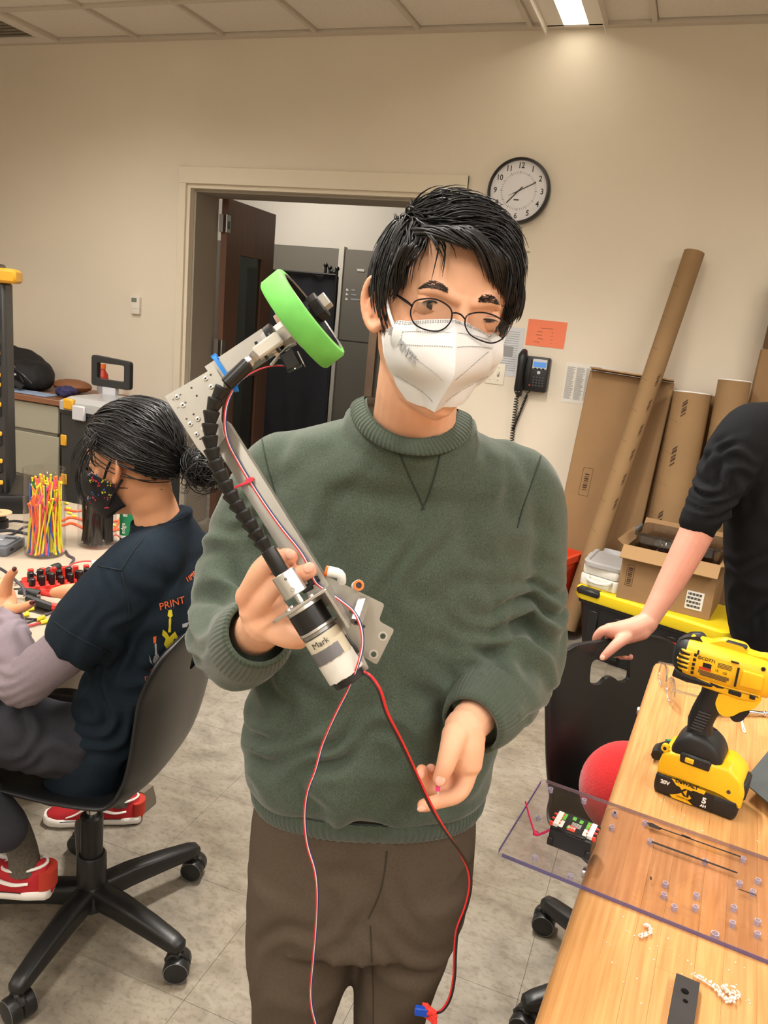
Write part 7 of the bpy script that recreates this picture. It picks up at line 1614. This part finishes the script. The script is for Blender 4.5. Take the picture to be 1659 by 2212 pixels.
for k in range(160):
    x_, y_ = rc.uniform(1300, 1655), rc.uniform(1560, 2200); p = AZ(x_, y_, BZ)
    u_ = BM.inverted() @ p
    if u_.x > .01 and not (-.01 < (PI_ @ p).y < PWd+.01): crm.ball(p+UP*.0006, rc.uniform(.0003, .0011), 5, 4)
solo(crm, 'crumbs', 'shaving', 'scattered fine plastic crumbs on the bench top', 'crumbs', kind='stuff')
# ================================================================== clutter on the left table
def TP(x, y, z=0.): return AZ(x, y, TZ+z)
clear('jar_clear', (250, 250, 250), .03, .04, .5); mat('zt_yellow', (230, 226, 40), .45); mat('zt_orange', (250, 106, 60), .45); mat('zt_pink', (250, 84, 122), .45); mat('zt_blue', (36, 84, 190), .45); mat('zt_green', (30, 120, 70), .45); mat('zt_black', (30, 27, 26), .4)
def jar(c, r, h, label):
    t = thing('storage_jar', label, 'jar', c)
    MB().lathe([(r*.9, 0), (r*.98, .004), (r, .012), (r, h-.035), (r*.97, h-.03), (r*1.02, h-.024), (r*.99, h-.016), (r*1.02, h-.010), (r, h), (r-.002, h), (r*.95, h-.03), (r-.002, h-.04), (r-.002, .006), (.001, .004)], 40).build('glass_wall', 'jar_clear', t); return t
JC = Vector((-1.793, 1.86, TZ)); JR, JH = .062, .277
jar(JC, JR, JH, 'clear jar filled with bright coloured cable ties')
rz = random.Random(4)
def tiesin(c, R_, n, mats, label, group, hmin=.15, hmax=.24, wd=.0024, top=True):
    for i in range(n):
        nm, m = mats[i % len(mats)]
        a0 = rz.uniform(0, 2*PI); r0 = (R_-.008)*math.sqrt(rz.random()); a1 = a0+rz.gauss(0, .7); r1 = (R_-.008)*math.sqrt(rz.random())*.95; h = rz.uniform(hmin, hmax)
        p0 = c+Vector((r0*math.cos(a0), r0*math.sin(a0), .012)); p1 = c+Vector((r1*math.cos(a1), r1*math.sin(a1), .012+h)); mid = (p0+p1)/2+Vector((rz.gauss(0, .004), rz.gauss(0, .004), 0))
        if (mid-c).xy.length > R_-.006: mid = (p0+p1)/2
        mb = MB(); mb.tube([p0, mid, p1], wd, 5, k=3, flat=.45)
        hp_ = p0 if i % 2 else p1; mb.box(hp_, (.006, .006, .006), b=.001)
        solo(mb, 'cable_tie', m, label % nm, 'cable tie', group=group % nm)
tiesin(JC, JR, 110, [('yellow', 'zt_yellow'), ('orange', 'zt_orange'), ('yellow', 'zt_yellow'), ('pink', 'zt_pink'), ('yellow', 'zt_yellow'), ('blue', 'zt_blue'), ('orange', 'zt_orange'), ('yellow', 'zt_yellow')], '%s cable tie standing in the colourful jar', '%s cable ties in the colourful jar')
tiesin(JC+Vector((0, 0, .15)), JR-.004, 10, [('orange', 'zt_orange'), ('dark green', 'zt_green'), ('pink', 'zt_pink')], 'short %s cable tie at the top of the colourful jar', 'short %s cable ties', .05, .08, .0035)
JC2 = Vector((-1.735, 2.03, TZ)); jar(JC2, .062, .30, 'clear jar filled with black cable ties')
tiesin(JC2, .06, 70, [('black', 'zt_black')], '%s cable tie standing in the dark jar', '%s cable ties in the dark jar', .18, .27, .004)
# green box with pale lettering
gb = thing('green_can', 'black can with green label beside the jar of black ties', 'can', M=look(JC2+R0*.088+NF*.04, UP, R0))
MB().lathe([(.026, .036), (.026, .14)], 28).build('green_label', mat('packet_green', (22, 118, 76), .5), gb); MB().lathe([(.0262, .026), (.0262, .036)], 28).build('white_band', 'label_white', gb)
MB().lathe([(.024, 0), (.0255, .003), (.0255, .026)], 28).build('black_base', 'black_plastic', gb); MB().lathe([(.025, .14), (.02, .15), (.02, .16)], 28).build('cap', 'black_plastic', gb)
c_ = gb.location
text('edge', .02, frame((-.006, -.0268, .062), (0, 0, 1), (-1, 0, 0), (0, -1, 0)), 'lettering', 'label_white', gb)
for q in range(4): MB().box((-.006+.004*q, -.0268, .112), (.002, .001, .018)).build('printed_line', 'label_white', gb, 0)
# label maker
mat('dev_grey', (96, 100, 108), .5); mat('dev_dark', (60, 62, 66), .5)
lmx = thing('label_maker', 'grey handheld device at the left table edge', 'device', TP(5, 1195), YAW)
MB().rbox((-.07, .03, .014), (.2, .13, .028), .01, b=.004).build('case', 'dev_grey', lmx); MB().rbox((-.06, .035, .030), (.16, .1, .006), .008, b=.001).build('face_panel', mat('dev_pale', (128, 132, 138), .5), lmx)
for k, (x, y) in enumerate(((.0, .055), (-.05, .04), (-.045, .02))): MB().box((x, y, .034), (.035, .014, .003), b=.001).build('slot', 'dev_dark', lmx)
MB().box((-.02, .03, .0345), (.014, .006, .002)).build('badge', 'label_white', lmx, 0); MB().box((.031, .0, .016), (.002, .018, .006)).build('port', 'wire_black', lmx, 0)
# spool on its stand and cables
sp = thing('wire_spool', 'tan cardboard wire spool with black wire at the far left', 'spool', TP(0, 1140))
for z, r, m in ((.012, .035, 'wire_black'), (.03, .028, 'wire_black')): MB().lathe([(r, z-.012), (r, z+.014)], 20, M=Mx((-.01, 0, 0))).build('wire_winding', m, sp)
MB().ring(.045, .014, .05, .054, 28, M=Mx((-.008, 0, 0))).build('flange', mat('tan_card', (206, 170, 130), .8), sp); MB().lathe([(.016, 0), (.016, .05)], 16, M=Mx((-.008, 0, 0))).build('hub', 'tan_card', sp)
def cord(P, r, m, label, cat='cable', k=4): return solo(MB().tube([TP(*p) if len(p) == 3 else TP(p[0], p[1], r) for p in P], r, 6, k=k), 'cable', m, label, cat)
mat('cord_black', (44, 44, 48), .6); mat('cord_orange', (232, 88, 40), .5); mat('cord_grey', (70, 66, 76), .5); mat('clip_yellow', (226, 214, 60), .5)
cord([(-10, 1148), (20, 1146), (45, 1150), (80, 1158), (120, 1165)], .005, 'cord_black', 'thick black cable running behind the colourful jar'); cord([(-10, 1160), (25, 1155), (50, 1140), (70, 1135)], .004, 'cord_black', 'black cable curling near the wire spool'); cord([(0, 1130), (30, 1125), (55, 1128), (90, 1130)], .004, 'cord_black', 'black cable furthest back behind the jar')
for i, P in enumerate(([(135, 1125), (150, 1118), (175, 1122), (200, 1135), (235, 1128), (270, 1122)], [(135, 1135), (155, 1130), (180, 1140), (215, 1150), (250, 1145), (275, 1135)], [(230, 1150), (250, 1140), (262, 1115), (275, 1105)], [(140, 1100), (160, 1104), (185, 1102)])):
    cord(P, .0045, 'cord_orange', ('orange cord nearest the far table side', 'orange cord passing in front of the dark jar', 'orange cord looping up by the seated shoulder', 'short orange cord between the two jars')[i])
cord([(238, 1165), (250, 1155), (262, 1165), (255, 1178), (240, 1172)], .002, 'wire_red', 'thin red wire loop beside the green can', 'wire')
for i, (x, y) in enumerate(((143, 1087), (150, 1108), (160, 1115), (246, 1135), (148, 1098))): solo(MB().box(TP(x, y, .005), (.022, .008, .008), b=.002, M=None), 'wire_terminal', 'clip_yellow', ('yellow terminal left of the dark jar', 'yellow terminal between the jars', 'yellow terminal just left of the dark jar base', 'yellow terminal beside the green can', 'yellow terminal furthest back')[i], 'terminal')
cord([(142, 1190), (148, 1200), (160, 1207), (152, 1220), (150, 1230), (140, 1245), (115, 1262), (85, 1275)], .004, 'cord_grey', 'grey cable running from the jars to the open tool set')
cord([(230, 1225), (200, 1213, .03), (170, 1214, .03), (145, 1225, .02), (125, 1245, .02), (110, 1262)], .0022, 'wire_red', 'thin red wire arching over the tool set', 'wire')
cord([(-20, 1222, .1), (0, 1228, .09), (18, 1240, .07), (35, 1255, .05), (50, 1270, .035), (54, 1288, .02)], .004, 'cord_grey', 'dark grey wire held in the raised fingers', 'wire')
solo(MB().box(TP(57, 1294, .012), (.010, .010, .018), b=.002), 'wire_terminal', mat('term_clear', (206, 206, 170), .3, trans=.4), 'clear terminal at the end of the held wire', 'terminal')
# screwdriver
a, b = TP(122, 1226, .013), TP(30, 1262, .006); sdv = thing('screwdriver', 'black handled screwdriver with white rings on the table', 'screwdriver', a); M = look(a, b-a, UP); L_ = (b-a).length
MB().lathe([(.008, -.012), (.0125, -.010), (.0135, -.002), (.0135, L_*.10), (.011, L_*.16), (.0095, L_*.3), (.0105, L_*.45), (.010, L_*.5), (.007, L_*.54)], 18, M=M).build('handle', 'black_rubber', sdv, W=True)
for q, r in ((.15, .0125), (.51, .0105)): MB().lathe([(r, L_*q), (r, L_*q+.003)], 18, M=M).build('white_ring', 'label_white', sdv, W=True)
MB().lathe([(.003, L_*.5), (.003, L_)], 10, M=M).build('blade', 'chrome', sdv, W=True)
# open red and black bit set
bs_ = thing('bit_set', 'open red and black driver bit set on the table', 'tool set', TP(150, 1265), YAW+.55)
MB().rbox((0, 0, .008), (.24, .12, .016), .01, b=.003).build('tray', 'red_plastic', bs_)
for i in range(9):
    for j in range(2):
        h_ = .02+.006*((i+j) % 3)
        MB().lathe([(.0085, .012), (.009, .016+h_), (.007, .018+h_)], 12, M=Mx((-.1+i*.025, -.02+j*.036, 0))).build('socket', 'black_plastic', bs_)
for i in range(7): MB().box((-.095+i*.03, .052, .026), (.016, .012, .03), b=.002).build('red_holder', 'red_plastic', bs_)
for i in range(6): MB().box((-.09+i*.026, -.05, .02), (.012, .014, .016), b=.002).build('red_holder', 'red_plastic', bs_)
MB().box((.09, .05, .045), (.04, .02, .012), b=.002).build('white_tab', 'label_white', bs_)
# crimping pliers
cp = thing('crimping_pliers', 'black crimping pliers with red grips in the far hand', 'pliers', TP(95, 1300))
MB().tube([TP(40, 1278, .02), TP(62, 1278, .022), TP(85, 1284, .022)], [.009, .012, .012], 8, k=3, flat=.5).build('jaw', 'black_metal', cp, W=True)
MB().tube([TP(85, 1280, .02), TP(110, 1285, .03), TP(150, 1290, .032)], [.008, .007, .007], 8, k=3).build('red_grip', 'red_plastic', cp, W=True)
MB().tube([TP(60, 1292, .016), TP(85, 1302, .014), TP(115, 1312, .012)], [.010, .011, .010], 8, k=3).build('lower_arm', 'black_metal', cp, W=True); MB().tube([TP(112, 1310, .012), TP(128, 1314, .012), TP(145, 1316, .012)], [.011, .012, .010], 8, k=3).build('red_grip', 'red_plastic', cp, W=True)
MB().lathe([(.006, 0), (.006, .008)], 12, M=Matrix.Translation(TP(84, 1292, .02))).build('pivot', 'steel', cp, W=True)
# crimped leads with yellow terminals
for i, (P, m) in enumerate((([(25, 1350), (60, 1352), (88, 1345)], 'wire_red'), ([(22, 1335), (50, 1336), (80, 1338)], 'wire_black'), ([(25, 1330), (45, 1330)], 'wire_red'), ([(35, 1318), (55, 1318)], 'wire_black'))):
    t = thing('wire_lead', ('red wire lead with yellow terminal nearest the sleeve', 'black wire lead with yellow terminal', 'short red lead under the fingers', 'short black lead by the thumb')[i], 'wire', TP(*P[0]))
    MB().tube([TP(*p, .005) for p in P], .0032, 6, k=3).build('wire', m, t, W=True); e = TP(*P[-1], .006); f = TP(P[-1][0]+16, P[-1][1]-4, .006)
    MB().tube([e, (e+f)/2, f], [.005, .0055, .0075], 8).build('terminal', 'clip_yellow', t, W=True)
cord([(60, 1345), (95, 1330), (125, 1318), (150, 1308)], .003, 'cord_grey', 'dark wire running from the leads towards the pliers', 'wire'); cord([(5, 1268), (30, 1272), (50, 1270)], .0025, 'cord_black', 'thin black wire behind the raised fingers', 'wire')
solo(MB().rbox(TP(88, 1318, .0015), (.05, .04, .003), .006), 'plastic_bag', 'clear_plastic', 'small flat clear bag beside the yellow terminals', 'bag')
chair('black plastic office chair with the seated person on it', (-1.16, 1.345, .0), math.radians(103), math.radians(-8), dz=.03)
chair('black plastic office chair holding the red ball', (.135, 1.70, 0), math.radians(228), math.radians(146.5))
